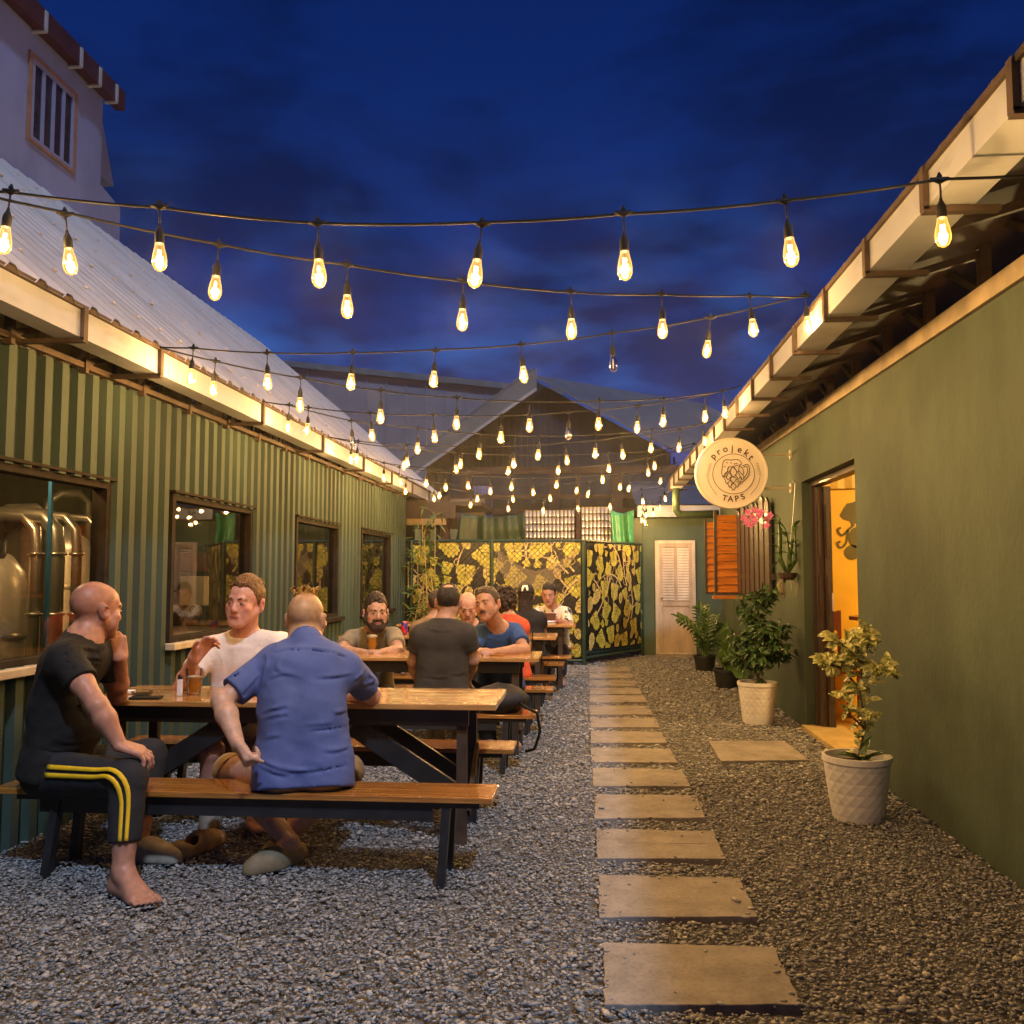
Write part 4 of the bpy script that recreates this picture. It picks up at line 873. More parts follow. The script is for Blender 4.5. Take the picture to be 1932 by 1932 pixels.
string([(1211,982),(1219,972),(1217,986),(1233,970),(1245,959)], (.88, 14.1), (1.3, 13.2), 'small cluster of bulbs hanging at the corner of the end wall', zl=2.42, zr=2.60)
# ================================================================== thin haze volume, added to give the bulbs a halo
q = MB(); q.box((-61, -21, -1.02), (61, 81, 13.5)); hm = bpy.data.materials.new('haze'); hm.use_nodes = True; t = hm.node_tree; t.nodes.clear(); o_ = t.nodes.new('ShaderNodeOutputMaterial'); pv_ = t.nodes.new('ShaderNodeVolumePrincipled')
pv_.inputs['Density'].default_value = .0010; pv_.inputs['Color'].default_value = (.92, .92, .95, 1); pv_.inputs['Anisotropy'].default_value = .93; t.links.new(pv_.outputs[0], o_.inputs['Volume'])
tag(q.build('haze', hm), 'faint added haze that gives the bulbs a halo', 'haze', kind='stuff')
# ================================================================== plants and pots
def faceted_pot(x, y, r0, r1, h, label):
    t = thing('white_pot', label, 'pot', (x, y, 0), 'white faceted plant pots'); q = MB(); n, m = 18, 10; vs = []
    for j in range(m+1):
        f = j/m; r = r0+(r1-r0)*f**.85; o = .5*(j % 2)
        for i in range(n):
            a = 2*math.pi*(i+o)/n; rr = r*(1+(.0 if j in (0, m) else (.011 if (j//1) % 2 == 0 else .002))); vs.append((x+rr*math.cos(a), y+rr*math.sin(a), -.01+(h-.03)*f))
    fs = []
    for j in range(m):
        for i in range(n):
            a, b = j*n+i, j*n+(i+1) % n; c, d = (j+1)*n+i, (j+1)*n+(i+1) % n
            fs += [(a, b, c), (b, d, c)] if j % 2 == 0 else [(a, b, d), (a, d, c)]
    q.add(vs, fs); q.lathe([(r1*.995, h-.04), (r1+.008, h-.03), (r1+.008, h), (r1-.008, h), (r1-.012, h-.07)], (x, y, 0), 36); q.build('vessel', M['pot_white'], t)
    q = MB(); q.lathe([(r1-.011, h-.05), (r1*.5, h-.035), (0, h-.04)], (x, y, 0), 24); q.build('soil', M['soil'], t); return t
def leaf(q, p, d, up, Ln, Wd, fold=.25):
    p = np.array(p, float); d = np.array(d, float); d /= np.linalg.norm(d); s = np.cross(d, np.array(up, float)); s /= np.linalg.norm(s)+1e-9; u = np.cross(s, d)
    vs = []
    for f, w, dr in ((0, .06, 0), (.25, .85, .02), (.55, 1., -.02), (.82, .55, -.09), (1, .02, -.2)):
        c = p+d*Ln*f+u*Ln*dr
        vs += [c-s*Wd/2*w+u*Wd*fold*w, c, c+s*Wd/2*w+u*Wd*fold*w]
    q.add(vs, [(3*i+k, 3*i+k+1, 3*i+k+4, 3*i+k+3) for i in range(4) for k in (0, 1)])
def bush(name, label, x, y, z0, segs, mat, nl, ll, lw, seed, stem=.012, cat='plant', droop=.3, twig=.10, face=0.):
    rs = random.Random(seed); t = thing(name, label, cat, (x, y, z0)); st = MB(); lf = MB()
    for pts in segs: 
        pts = [np.array(p_, float) for p_ in pts]; st.tube(pts, [stem*(1-.6*i/(len(pts)-1)) for i in range(len(pts))], 6)
    for pts, n in zip(segs, nl):
        pts = [np.array(p_, float) for p_ in pts]
        for i in range(n):
            f = (rs.random()**.8)*(len(pts)-1); k = min(int(f), len(pts)-2); c = pts[k]*(1-(f-k))+pts[k+1]*(f-k)
            if i < n*.10 and k == 0: continue
            az = rs.uniform(0, 6.283); e = rs.uniform(-.3, .9); dv = np.array([math.cos(az)*math.cos(e), math.sin(az)*math.cos(e), math.sin(e)]); tw = twig*rs.uniform(.3, 1.)
            tip = c+dv*tw; st.tube([c, tip], [.0025, .0014], 4, False)
            for j in range(rs.choice((2, 3, 4))):
                dd = dv+np.array([rs.uniform(-.9, .9), rs.uniform(-.9, .9), rs.uniform(-.7, .5)-droop]); pp = c+dv*tw*rs.uniform(.45, 1.05)
                leaf(lf, pp, dd, (rs.uniform(-.4, .4), rs.uniform(-.4, .4)-face, 1), ll*rs.uniform(.65, 1.15), lw*rs.uniform(.7, 1.1), .22)
    st.build('stem', M['bark'], t, True); lf.build('foliage', mat, t); return t
p1 = G(1632, 1553); x1, y1 = p1[0], p1[1]+.12
h1 = P(1632, 1424, y1)[2]; faceted_pot(x1, y1, .128, .172, h1, 'large white faceted pot by the right wall, nearest the viewer')
def Q(u, v, dy=0): return P(u, v, y1+dy)
bush('variegated_ficus', 'thin yellow green variegated shrub in the nearest white pot', x1, y1, h1-.05,
     [[(x1, y1, h1-.06), Q(1632, 1370), Q(1622, 1300), Q(1628, 1250), Q(1612, 1195)], [Q(1622, 1300), Q(1590, 1262, .05), Q(1550, 1250, .06)], [Q(1628, 1255), Q(1655, 1262, -.05), Q(1680, 1270, -.08)],
      [Q(1626, 1252), Q(1600, 1225, -.06), Q(1585, 1212, -.10)], [Q(1624, 1250), Q(1640, 1215, .05), Q(1630, 1188, .05)], [Q(1632, 1375), Q(1605, 1350, -.04), Q(1590, 1345, -.04)], [Q(1628, 1300), Q(1600, 1310, .05), Q(1582, 1322, .05)]],
     M['leaf_v'], [22, 30, 26, 28, 30, 6, 10], .066, .042, 4, .007, droop=.05, twig=.065, face=1.1)
lf = MB()
for a, e in ((.2, .5), (2.6, .35), (3.6, .6), (-.6, .7), (1.3, .8)): leaf(lf, (x1+.02, y1-.03, h1-.03), (math.cos(a), .4*math.sin(a)-.2, e), (0, 0, 1), .15, .05, .2)
tag(lf.build('green_sprout', M['leaf_m']), 'broad leaved green sprout at the foot of the variegated shrub', 'plant')
p2 = G(1435, 1368); x2, y2 = p2[0], p2[1]+.12; h2 = P(1435, 1286, y2)[2]
faceted_pot(x2, y2, .125, .165, h2, 'white faceted pot farther back, left of the doorway')
def Q(u, v, dy=0): return P(u, v, y2+dy)
bush('dark_shrub', 'dense dark green shrub in the farther white pot', x2, y2, h2-.05,
     [[(x2, y2, h2-.06), Q(1432, 1230), Q(1436, 1180), Q(1428, 1140), Q(1424, 1118)], [Q(1432, 1240), Q(1405, 1215, .05), Q(1388, 1200, .05)], [Q(1434, 1230), Q(1462, 1200, -.05), Q(1480, 1182, -.05)], [Q(1434, 1255), Q(1462, 1240, .05), Q(1480, 1232, .05)],
      [Q(1432, 1260), Q(1405, 1250, -.05), Q(1395, 1245, -.05)], [Q(1434, 1210), Q(1440, 1190, -.14), Q(1445, 1185, -.2)], [Q(1434, 1210), Q(1420, 1170, .1), Q(1405, 1150, .1)], [Q(1430, 1150), Q(1445, 1125, 0), Q(1452, 1115, 0)], [Q(1434, 1250), Q(1430, 1240, -.12), Q(1425, 1240, -.2)], [Q(1433, 1200), Q(1465, 1210, -.1), Q(1474, 1215, -.12)]],
     M['leaf_d'], [62, 44, 44, 38, 38, 44, 34, 24, 40, 40], .088, .040, 9, .013, droop=.35, twig=.11, face=.5)
def black_pot(u, v, rim, hv, lab):
    p = G(u, v); x, y = p[0], p[1]+.11; h = P(u, hv, y)[2]; t = thing('black_pot', lab, 'pot', (x, y, 0), 'black plastic plant pots')
    q = MB(); q.lathe([(0, -.01), (rim*.78, -.01), (rim*.97, h-.03), (rim*1.06, h-.028), (rim*1.06, h), (rim*.95, h), (rim*.92, h-.05)], (x, y, 0), 24); q.build('vessel', M['pot_black'], t, True, angle=40)
    q = MB(); q.lathe([(rim*.93, h-.04), (0, h-.03)], (x, y, 0), 20); q.build('soil', M['soil'], t); return x, y, h
def zz(name, label, x, y, h, stems, mat, ll, lw, seed):
    rs = random.Random(seed); t = thing(name, label, 'plant', (x, y, h)); st = MB(); lf = MB()
    for (u, v, dy, r) in stems:
        top = P(u, v, y+dy); b0 = np.array([x+rs.uniform(-.03, .03), y+rs.uniform(-.03, .03), h-.04]); mid = (b0+top)/2+np.array([(b0[0]-top[0])*.18, 0, .06]); pts = [np.array(p_) for p_ in smooth([tuple(b0), tuple(mid), tuple(top)], 6)]
        st.tube(pts, [.011*(1-.6*i/len(pts)) for i in range(len(pts))], 6)
        for i in range(3, len(pts)):
            d = pts[i]-pts[i-1]; d /= np.linalg.norm(d); sd_ = np.cross(d, (0, -.6, .8)); sd_ /= np.linalg.norm(sd_)
            for s in (-1, 1): leaf(lf, pts[i], d*.55+sd_*s+np.array([0, -.2, .1]), (0, -.5, 1), ll*rs.uniform(.8, 1.1)*r, lw*r, .12)
        leaf(lf, pts[-1], pts[-1]-pts[-2], (0, -.5, 1), ll*r, lw*r, .12)
    st.build('stem', M['leaf_m'], t, True); lf.build('foliage', mat, t)
bx_, by_, bh = black_pot(1332, 1267, .15, 1236, 'black pot below the white door, farther of the two')
zz('zamia_plant', 'arching green plant with paired leaves in the farther black pot', bx_, by_, bh, [(1283, 1168, -.1, 1), (1322, 1150, .1, 1), (1348, 1175, 0, 1), (1368, 1188, -.1, .9), (1335, 1165, -.2, 1), (1310, 1190, -.2, .9), (1360, 1210, .1, .8), (1328, 1185, .15, 1)], M['leaf_m'], .15, .06, 2)
bx_, by_, bh = black_pot(1374, 1299, .15, 1262, 'black pot next to the farther white pot')
zz('trailing_plant', 'low green plant trailing from the nearer black pot', bx_, by_, bh, [(1380, 1215, 0, 1), (1362, 1240, -.1, .8), (1392, 1240, -.1, .9), (1400, 1272, -.2, .8), (1372, 1232, .1, .8)], M['leaf_m'], .13, .06, 3)
# orchid on the wall
oy = 8.15; ox = XR(oy); oz = P(1478, 1090, oy)[2]
orc = thing('hanging_orchid', 'pink orchid in a small dark basket hung on the right wall', 'orchid', (ox-.06, oy, oz))
q = MB(); q.lathe([(.045, 0), (.075, .02), (.085, .06), (.075, .065), (0, .05)], (ox-.09, oy, oz-.02), 14); q.build('basket', mk('basket_bark', (.05, .03, .018), .9, 0, .4, 30, .6, 40), orc)
q = MB()
for k in range(9):
    a = rnd.uniform(0, 6.28); q.tube([(ox-.09+.04*math.cos(a), oy+.04*math.sin(a), oz), (ox-.10+.09*math.cos(a), oy-.04+.06*math.sin(a), oz-.06), (ox-.10+.07*math.cos(a), oy-.05+.06*math.sin(a), oz-.10-rnd.uniform(0, .10))], .005, 5)
q.build('root', mk('aerial_root', (.35, .28, .16), .7), orc, True)
q = MB(); lf = MB()
for k in range(7):
    a = k*.9; r_ = .05+.03*(k % 3); top = np.array([ox-.09+r_*math.cos(a)*1.3, oy-.05+.10*math.sin(a), oz+.26+.09*(k % 4)]); q.tube([(ox-.09, oy, oz+.03), ((ox-.09+top[0])/2+.05*math.cos(a+1), oy-.03, oz+.15), top], [.012, .015, .008], 7)
    for j in range(3): leaf(lf, top-np.array([0, 0, .06*j]), (math.cos(a+2*j)*.8-.3, math.sin(a+2*j)*.5-.3, .5-.3*j), (0, 0, 1), .13, .045, .15)
sp0 = np.array([ox-.10, oy-.05, oz+.40])
for tip in (P(1438, 985, 7.9), P(1415, 968, 7.95)): q.tube([np.array(s) for s in smooth([tuple(sp0-np.array([0, 0, .3])), tuple(sp0), tuple((sp0+tip)/2+np.array([0, 0, .07])), tuple(tip)], 5)], .004, 5)
q.build('cane', M['leaf_m'], orc, True); lf.build('foliage', M['leaf_m'], orc)
q = MB(); rs = random.Random(8)
for (u, v) in ((1411, 966), (1418, 975), (1409, 985), (1425, 963), (1432, 972), (1424, 983), (1447, 980), (1452, 972), (1446, 991), (1415, 990), (1403, 978), (1436, 966)):
    c = P(u, v, 7.92+rs.uniform(-.05, .05))
    q = MB()
    for k in range(5): a = k*1.257+rs.uniform(-.2, .2); leaf(q, c, (math.cos(a), -.35, math.sin(a)), (0, -1, .1), .034, .026, .12)
    q.tube([c, c+np.array([0, -.02, 0])], [.008, .004], 6); q.build('flower', M['petal'], orc)
q = MB(); q.tube([(ox-.005, oy, oz+.85), (ox-.03, oy, oz+.55), (ox-.09, oy, oz+.07)], .003, 5); q.tube([(ox, oy, oz+.85), (ox-.02, oy, oz+.85)], .008, 6); q.build('hanger', M['steel'], orc)
# bamboo in front of the banner
bt = thing('bamboo', 'thin yellowish bamboo plant with two tall canes before the left banner', 'bamboo', (-2.35, 12.6, 0)); st = MB(); lf = MB(); rs = random.Random(4)
for (u0, u1, v1, dy) in ((795, 797, 990, 0), (815, 821, 975, .1), (806, 800, 1010, -.1), (785, 788, 1040, .1), (820, 812, 1060, -.05)):
    a = P(u0, 1230, 12.4+dy); b = P(u1, v1, 12.4+dy); st.tube([a, (a*.6+b*.4)+np.array([.02, 0, 0]), b], [.010, .008, .004], 6)
    for i in range(34):
        t = rs.uniform(.02, 1.03); c = a*(1-t)+b*t
        if .55 < t < .80 and rs.random() < .75: continue
        az = rs.uniform(0, 6.28); d = np.array([math.cos(az), math.sin(az)*.6, rs.uniform(-.2, .9)]); tip = c+d*rs.uniform(.05, .14); st.tube([c, tip], [.003, .0015], 4, False)
        for j in range(3): leaf(lf, tip, d+np.array([rs.uniform(-.6, .6), rs.uniform(-.6, .6), rs.uniform(-.9, .3)]), (0, -.4, 1), rs.uniform(.11, .20), .026, .1)
st.build('cane', M['bamboo'], bt, True); lf.build('foliage', mk('bamboo_leaf', (.10, .15, .03), .4, 0, .4, 12), bt)
# ================================================================== things on the tables
def glassware(u, v, zt, kind, label, r=.040, h=.15, Y=None, fill=.62):
    p = P(u, v, Y) if Y else G(u, v, zt); x, y = p[0], p[1]; t = thing(kind, label, 'glass', (x, y, zt))
    q = MB(); q.lathe([(r*.82, 0), (r*.86, .012), (r*.95, h*.5), (r, h), (r-.003, h), (r*.90, h*.5), (r*.78, .014), (0, .012)], (x, y, zt+.001), 22); q.build('vessel', M['glass'], t, True, angle=40)
    if fill:
        q = MB(); q.lathe([(0, .015), (r*.76, .016), (r*.88, h*fill*.6), (r*.91, h*fill), (0, h*fill)], (x, y, zt+.001), 20); q.build('beer', M['beer'], t, True, angle=40)
        q = MB(); q.lathe([(0, h*fill+.0005), (r*.91, h*fill+.0005), (r*.93, h*fill+(.006 if kind == 'beer_mug' else .024)), (0, h*fill+(.008 if kind == 'beer_mug' else .026))], (x, y, zt+.001), 20); q.build('foam', mk('beer_foam', (.85, .78, .62), .8) if 'beer_foam' not in MATS else MATS['beer_foam'], t, True)
    return x, y
bm = mk('beer', (.78, .34, .035), .15, 0, .1, 5); M['beer'] = bm; bb = bm.node_tree.nodes['Principled BSDF']; bb.inputs['Transmission Weight'].default_value = .12; bb.inputs['Subsurface Weight'].default_value = 0
glassware(365, 1311, .68, 'beer_mug', 'glass of amber beer before the man in the white shirt', .043, .135, fill=.66)
glassware(702, 1231, .705, 'beer_glass', 'tall glass of amber beer with a thick white head before the bearded man', .043, .155, fill=.70)
glassware(996, 1228, .705, 'empty_glass', 'tall empty glass at the right end of the second table', .043, .155, fill=0)
glassware(1050, 1170, .735, 'iced_tea_glass', 'small brown drink before the man with the phone', .035, .13, fill=.5)
lt = thing('lighter', 'white cigarette lighter standing beside the amber beer on the nearest table', 'lighter', tuple(G(339, 1313, .68))); x, y, z = lt.location
q = MB(); q.box((x-.014, y-.008, z), (x+.014, y+.008, z+.085)); q.build('case', mk('white_plastic', (.75, .72, .70), .35), lt, bevel=.004)
q = MB(); q.box((x-.010, y-.006, z+.085), (x+.010, y+.006, z+.10)); q.tube([(x-.004, y-.007, z+.104), (x-.004, y+.007, z+.104)], .006, 8); q.build('head', M['black_steel'], lt)
def flat(name, label, cat, u, v, zt, w, d, h, mat, rot=0.): 
    p = G(u, v, zt); q = MB(); q.box((-w/2, -d/2, 0), (w/2, d/2, h)); o = q.build(name, mat, bevel=min(.004, h*.3)); o.location = (p[0], p[1], zt+.001); o.rotation_euler = (0, 0, rot); return tag(o, label, cat)
flat('phone', 'black phone lying on the nearest table beside the man in black', 'phone', 275, 1318, .68, .15, .075, .009, M['rubber'], .2)
q = MB(); p = G(268, 1312, .69); q.lathe([(0, .004), (.045, .004), (.055, .03), (.048, .03), (.040, .012), (0, .010)], (p[0], p[1], .681), 18); tag(q.build('ashtray', M['glass'], None, True), 'glass ashtray standing by the black phone on the nearest table', 'ashtray')
q = MB(); p = G(240, 1309, .68); q.box((p[0]-.04, p[1]-.02, .681), (p[0]+.04, p[1]+.02, .70)); tag(q.build('tissue_pack', mk('white_paper', (.75, .74, .72), .7), bevel=.006), 'small white tissue pack by the elbow of the man in black', 'tissue pack')
q = MB(); p = G(752, 1230, .705); q.lathe([(0, .004), (.055, .004), (.068, .035), (.058, .035), (.048, .012), (0, .010)], (p[0], p[1], .706), 18); tag(q.build('ashtray', M['glass'], None, True), 'clear glass ashtray near the bearded man on the second table', 'ashtray')
q = MB(); p = G(702, 1232, .705); q.lathe([(0, 0), (.055, 0), (.055, .004), (0, .004)], (p[0], p[1], .7055), 20); tag(q.build('coaster', M['rubber']), 'dark round coaster under the tall beer of the bearded man', 'coaster')
flat('cigarette_pack', 'bright red flat pack on the second table near the hand in blue sleeve', 'pack', 910, 1233, .705, .10, .05, .014, mk('red_card', (.75, .03, .02), .4), .1)
flat('wooden_coaster', 'small wooden coaster on the right end of the second table', 'coaster', 938, 1237, .705, .10, .055, .008, M['wood'], -.1)
flat('sunglasses_case', 'small dark keys pouch beside the empty glass', 'pouch', 977, 1233, .705, .06, .03, .02, M['rubber'], .5)
ck = thing('soda_can', 'red and blue drink can on the left end of the third table', 'can', (P(763, 1185, 8.8)[0], 8.8, .72)); x, y, z = ck.location
q = MB(); q.lathe([(.026, 0), (.033, .01), (.033, .112), (.026, .122), (0, .122)], (x, y, z+.001), 16); q.build('body', mk('can_print', (.02, .05, .35), .3, .3, .1, 30, col2=(.70, .03, .03), fac=(.48, .5)), ck, True, angle=40); q = MB(); q.lathe([(.024, .1225), (.026, .125), (0, .1235)], (x, y, z+.001), 14); q.build('lid', M['can'], ck)
# black bag on the second bench pair
bg_ = thing('black_bag', 'black soft bag slumped on the end of the bench behind the nearest table', 'bag', (-.55, 6.1, .385)); q = MB()
import itertools
def blob(q, c, r, seed, n=14, m=9, amp=.12):
    rs = random.Random(seed); ph = [rs.uniform(0, 6) for _ in range(6)]; vs = []
    for i in range(m+1):
        for j in range(n):
            th = math.pi*i/m; a = 2*math.pi*j/n; d = 1+amp*(math.sin(3*a+ph[0]+2*th)+.6*math.sin(5*a+ph[1]-3*th)+.5*math.sin(4*th+ph[2]))
            vs.append((c[0]+r[0]*d*math.sin(th)*math.cos(a), c[1]+r[1]*d*math.sin(th)*math.sin(a), c[2]+r[2]*d*math.cos(th)))
    q.add(vs, [(i*n+j, (i+1)*n+j, (i+1)*n+(j+1) % n, i*n+(j+1) % n) for i in range(m) for j in range(n)])
blob(q, (-.60, 6.08, .47), (.21, .13, .095), 3); q.build('sack', mk('bag_cloth', (.018, .017, .018), .75, 0, .3, 12, .3, 30), bg_, True)
q = MB(); q.tube([(-.50, 6.0, .50), (-.42, 5.95, .44), (-.34, 5.96, .40), (-.32, 5.97, .28), (-.36, 6.0, .16), (-.42, 6.02, .14)], .010, 6); q.build('strap', M['rubber'], bg_, True)
# chair and little table inside the doorway, leaf drawing on the orange wall
ch = thing('wooden_chair', 'dark red wooden chair just inside the orange room', 'chair', (2.62, 8.3, .02)); cm = mk('red_wood', (.16, .04, .02), .4)
xc = P(1583, 1165, 8.3)[0]
q = MB(); q.box((xc-.20, 8.1, .44), (xc+.12, 8.45, .47)); q.build('seat', cm, ch); q = MB(); q.box((xc-.20, 8.42, .47), (xc-.17, 8.45, .98)); q.box((xc+.02, 8.42, .47), (xc+.05, 8.45, .98)); q.box((xc-.17, 8.42, .80), (xc+.02, 8.45, .97)); q.build('backrest', cm, ch)
for a, b in itertools.product((xc-.20, xc+.09), (8.1, 8.42)): q = MB(); q.box((a, b, .02), (a+.03, b+.03, .44)); q.build('leg', cm, ch)
tb = thing('cafe_table', 'small red brown table edge inside the doorway', 'table', (2.75, 7.9, .02)); q = MB(); xt = P(1604, 1163, 7.9)[0]; zt = P(1604, 1163, 7.9)[2]; q.lathe([(0, zt-.03), (.28, zt-.03), (.28, zt), (0, zt)], (xt+.28, 7.9, 0), 30); q.build('tabletop', cm, tb); q = MB(); q.tube([(xt+.28, 7.9, .02), (xt+.28, 7.9, zt-.03)], .03); q.build('leg', M['black_steel'], tb)
mu_ = MB(); dk_ = mk('mural_paint', (.10, .085, .015), .6)
def mp_(u, v): return P(u, v, 8.592)
def strip(pts, w):
    pts = [np.array(p_) for p_ in pts]; n = len(pts)
    for a, b in zip(pts[:-1], pts[1:]):
        d = b-a; l = np.linalg.norm(d)+1e-9; s = np.array([-d[2], 0, d[0]])/l*w/2; mu_.quad(a-s, b-s, b+s, a+s)
lp = [(1585,972),(1592,960),(1598,950),(1608,948),(1618,944),(1640,950),(1650,965),(1640,985),(1618,985),(1608,992),(1604,983),(1592,980)]
mu_.add([mp_(*s) for s in lp], [tuple(range(len(lp)))])
for pts in (smooth([(1612, 990), (1600, 1000), (1590, 1010), (1583, 1006), (1581, 998), (1587, 996)]), smooth([(1600, 1000), (1598, 1020), (1590, 1032), (1583, 1032), (1580, 1024), (1586, 1022)])): strip([mp_(*s)+np.array([0, -.001, 0]) for s in pts], .02)
for (cu0, cv0, a0, b0) in ((1617, 1014, 16, 20), (1608, 1042, 15, 14)):
    mu_.add([mp_(cu0+a0*math.cos(t), cv0+b0*math.sin(t)) for t in np.linspace(0, 6.28, 20)[:-1]], [tuple(range(19))])
mo = mu_.build('wall_drawing', dk_, rb)
# ================================================================== people: signed distance bodies polygonised into one continuous skin
def V3(*a): return np.array(a, float)
def nrm(v): v = np.array(v, float); return v/(np.linalg.norm(v)+1e-12)
def smin(a, b, k): h = np.clip(.5+.5*(b-a)/k, 0, 1); return b*(1-h)+a*h-k*h*(1-h)
class Vox:
    def __init__(s, lo, hi, h):
        s.lo = np.array(lo, float); s.h = h; n = np.ceil((np.array(hi)-s.lo)/h).astype(int)+1; s.n = n
        s.d = np.full(n, .2, np.float32); s.ax = [(s.lo[i]+h*np.arange(n[i])).astype(np.float32) for i in range(3)]
    def sl(s, lo, hi, m):
        a = np.clip(np.floor((np.array(lo)-m-s.lo)/s.h).astype(int), 0, s.n); b = np.clip(np.ceil((np.array(hi)+m-s.lo)/s.h).astype(int)+1, 0, s.n)
        I = tuple(slice(x, y) for x, y in zip(a, b)); return I, (s.ax[0][I[0]][:, None, None], s.ax[1][I[1]][None, :, None], s.ax[2][I[2]][None, None, :])
    def op(s, fn, lo, hi, k, sub=False):
        I, X = s.sl(lo, hi, k+.03)
        if min(x.stop-x.start for x in I) <= 0: return
        d = fn(*X); s.d[I] = -smin(-s.d[I], d, k) if sub else smin(s.d[I], d, k)
    def rc(s, a, b, r1, r2=None, k=.02, dep=None, ratio=1., sub=False):
        a, b = np.array(a, float), np.array(b, float); r2 = r1 if r2 is None else r2; R_ = max(r1, r2)
        def fn(X, Y, Z, a=a, b=b):
            px, py, pz = X-a[0], Y-a[1], Z-a[2]; ba = b-a
            if dep is not None:
                g = 1/ratio-1; t = (px*dep[0]+py*dep[1]+pz*dep[2])*g; px = px+t*dep[0]; py = py+t*dep[1]; pz = pz+t*dep[2]; ba = ba+dep*((ba@dep)*g)
            q = ba@ba+1e-9; t = np.clip((px*ba[0]+py*ba[1]+pz*ba[2])/q, 0, 1)
            d = np.sqrt((px-t*ba[0])**2+(py-t*ba[1])**2+(pz-t*ba[2])**2)-(r1+(r2-r1)*t)
            return d*(ratio if ratio < 1 else 1)
        s.op(fn, np.minimum(a, b)-R_, np.maximum(a, b)+R_, k, sub)
    def ell(s, c, r, Rm=np.eye(3), k=.02, sub=False):
        c = np.array(c, float); r = np.array(r, float)
        def fn(X, Y, Z):
            p = [X-c[0], Y-c[1], Z-c[2]]; q = [sum(p[i]*Rm[i, j] for i in range(3)) for j in range(3)]
            k0 = np.sqrt(sum((q[j]/r[j])**2 for j in range(3))); k1 = np.sqrt(sum((q[j]/r[j]**2)**2 for j in range(3)))+1e-6
            return k0*(k0-1)/k1
        s.op(fn, c-r.max(), c+r.max(), k, sub)
    def cut(s, p, n, k=.004):                     # keep the side the normal points away from
        X = (s.ax[0][:, None, None], s.ax[1][None, :, None], s.ax[2][None, None, :]); d = (X[0]-p[0])*n[0]+(X[1]-p[1])*n[1]+(X[2]-p[2])*n[2]
        s.d = np.maximum(s.d, d.astype(np.float32))
    def noise(s, amp, freq, seed, warp=None):
        rs = np.random.RandomState(seed); X = (s.ax[0][:, None, None], s.ax[1][None, :, None], s.ax[2][None, None, :]); near = np.abs(s.d) < .05
        t = 0
        for i in range(6):
            f = freq*(1+.5*i/3)*(np.array(warp) if warp is not None else 1)*nrm(rs.normal(size=3))*1.7; ph = rs.uniform(0, 6.28)
            w = np.sin(X[0]*f[0]+X[1]*f[1]+X[2]*f[2]+ph+1.3*np.sin(X[0]*f[1]*.7+X[2]*f[0]*.9+ph*2)); t = t+(1-np.abs(w))**2*.9-.3
        s.d = np.where(near, s.d-amp*t/3, s.d).astype(np.float32)
    def mesh(s):
        d = s.d; ins = d < 0; h = s.h
        c = np.zeros(tuple(s.n-1), np.int8)
        for i in (0, 1):
            for j in (0, 1):
                for k in (0, 1): c += ins[i:s.n[0]-1+i, j:s.n[1]-1+j, k:s.n[2]-1+k]
        act = (c > 0) & (c < 8); idx = np.argwhere(act); vid = np.full(act.shape, -1, np.int32); vid[act] = np.arange(len(idx))
        acc = np.zeros((len(idx), 3)); cnt = np.zeros(len(idx)); cr = [(i, j, k) for i in (0, 1) for j in (0, 1) for k in (0, 1)]
        for a in cr:
            for ax in range(3):
                if a[ax]: continue
                b = list(a); b[ax] = 1; da = d[idx[:, 0]+a[0], idx[:, 1]+a[1], idx[:, 2]+a[2]]; db = d[idx[:, 0]+b[0], idx[:, 1]+b[1], idx[:, 2]+b[2]]
                m = (da < 0) != (db < 0); t = np.where(m, da/(da-db+1e-12), 0); p = np.tile(np.array(a, float), (len(idx), 1)); p[:, ax] += t; acc[m] += p[m]; cnt[m] += 1
        V = s.lo+(idx+acc/cnt[:, None])*h; F = []
        for ax in range(3):
            u, v = (ax+1) % 3, (ax+2) % 3
            sh = [slice(None)]*3; sh[ax] = slice(0, -1); a = ins[tuple(sh)]; sh[ax] = slice(1, None); b = ins[tuple(sh)]
            for sg, m in ((1, a & ~b), (-1, ~a & b)):
                e = np.argwhere(m); ok = (e[:, u] > 0) & (e[:, v] > 0) & (e[:, u] < s.n[u]-1) & (e[:, v] < s.n[v]-1) & (e[:, ax] < s.n[ax]-1); e = e[ok]
                if not len(e): continue
                def g(du, dv): q = e.copy(); q[:, u] -= du; q[:, v] -= dv; return vid[q[:, 0], q[:, 1], q[:, 2]]
                Q = np.stack([g(1, 1), g(0, 1), g(0, 0), g(1, 0)], 1); F.append(Q if sg > 0 else Q[:, ::-1])
        return V, (np.vstack(F) if F else np.zeros((0, 4), int))
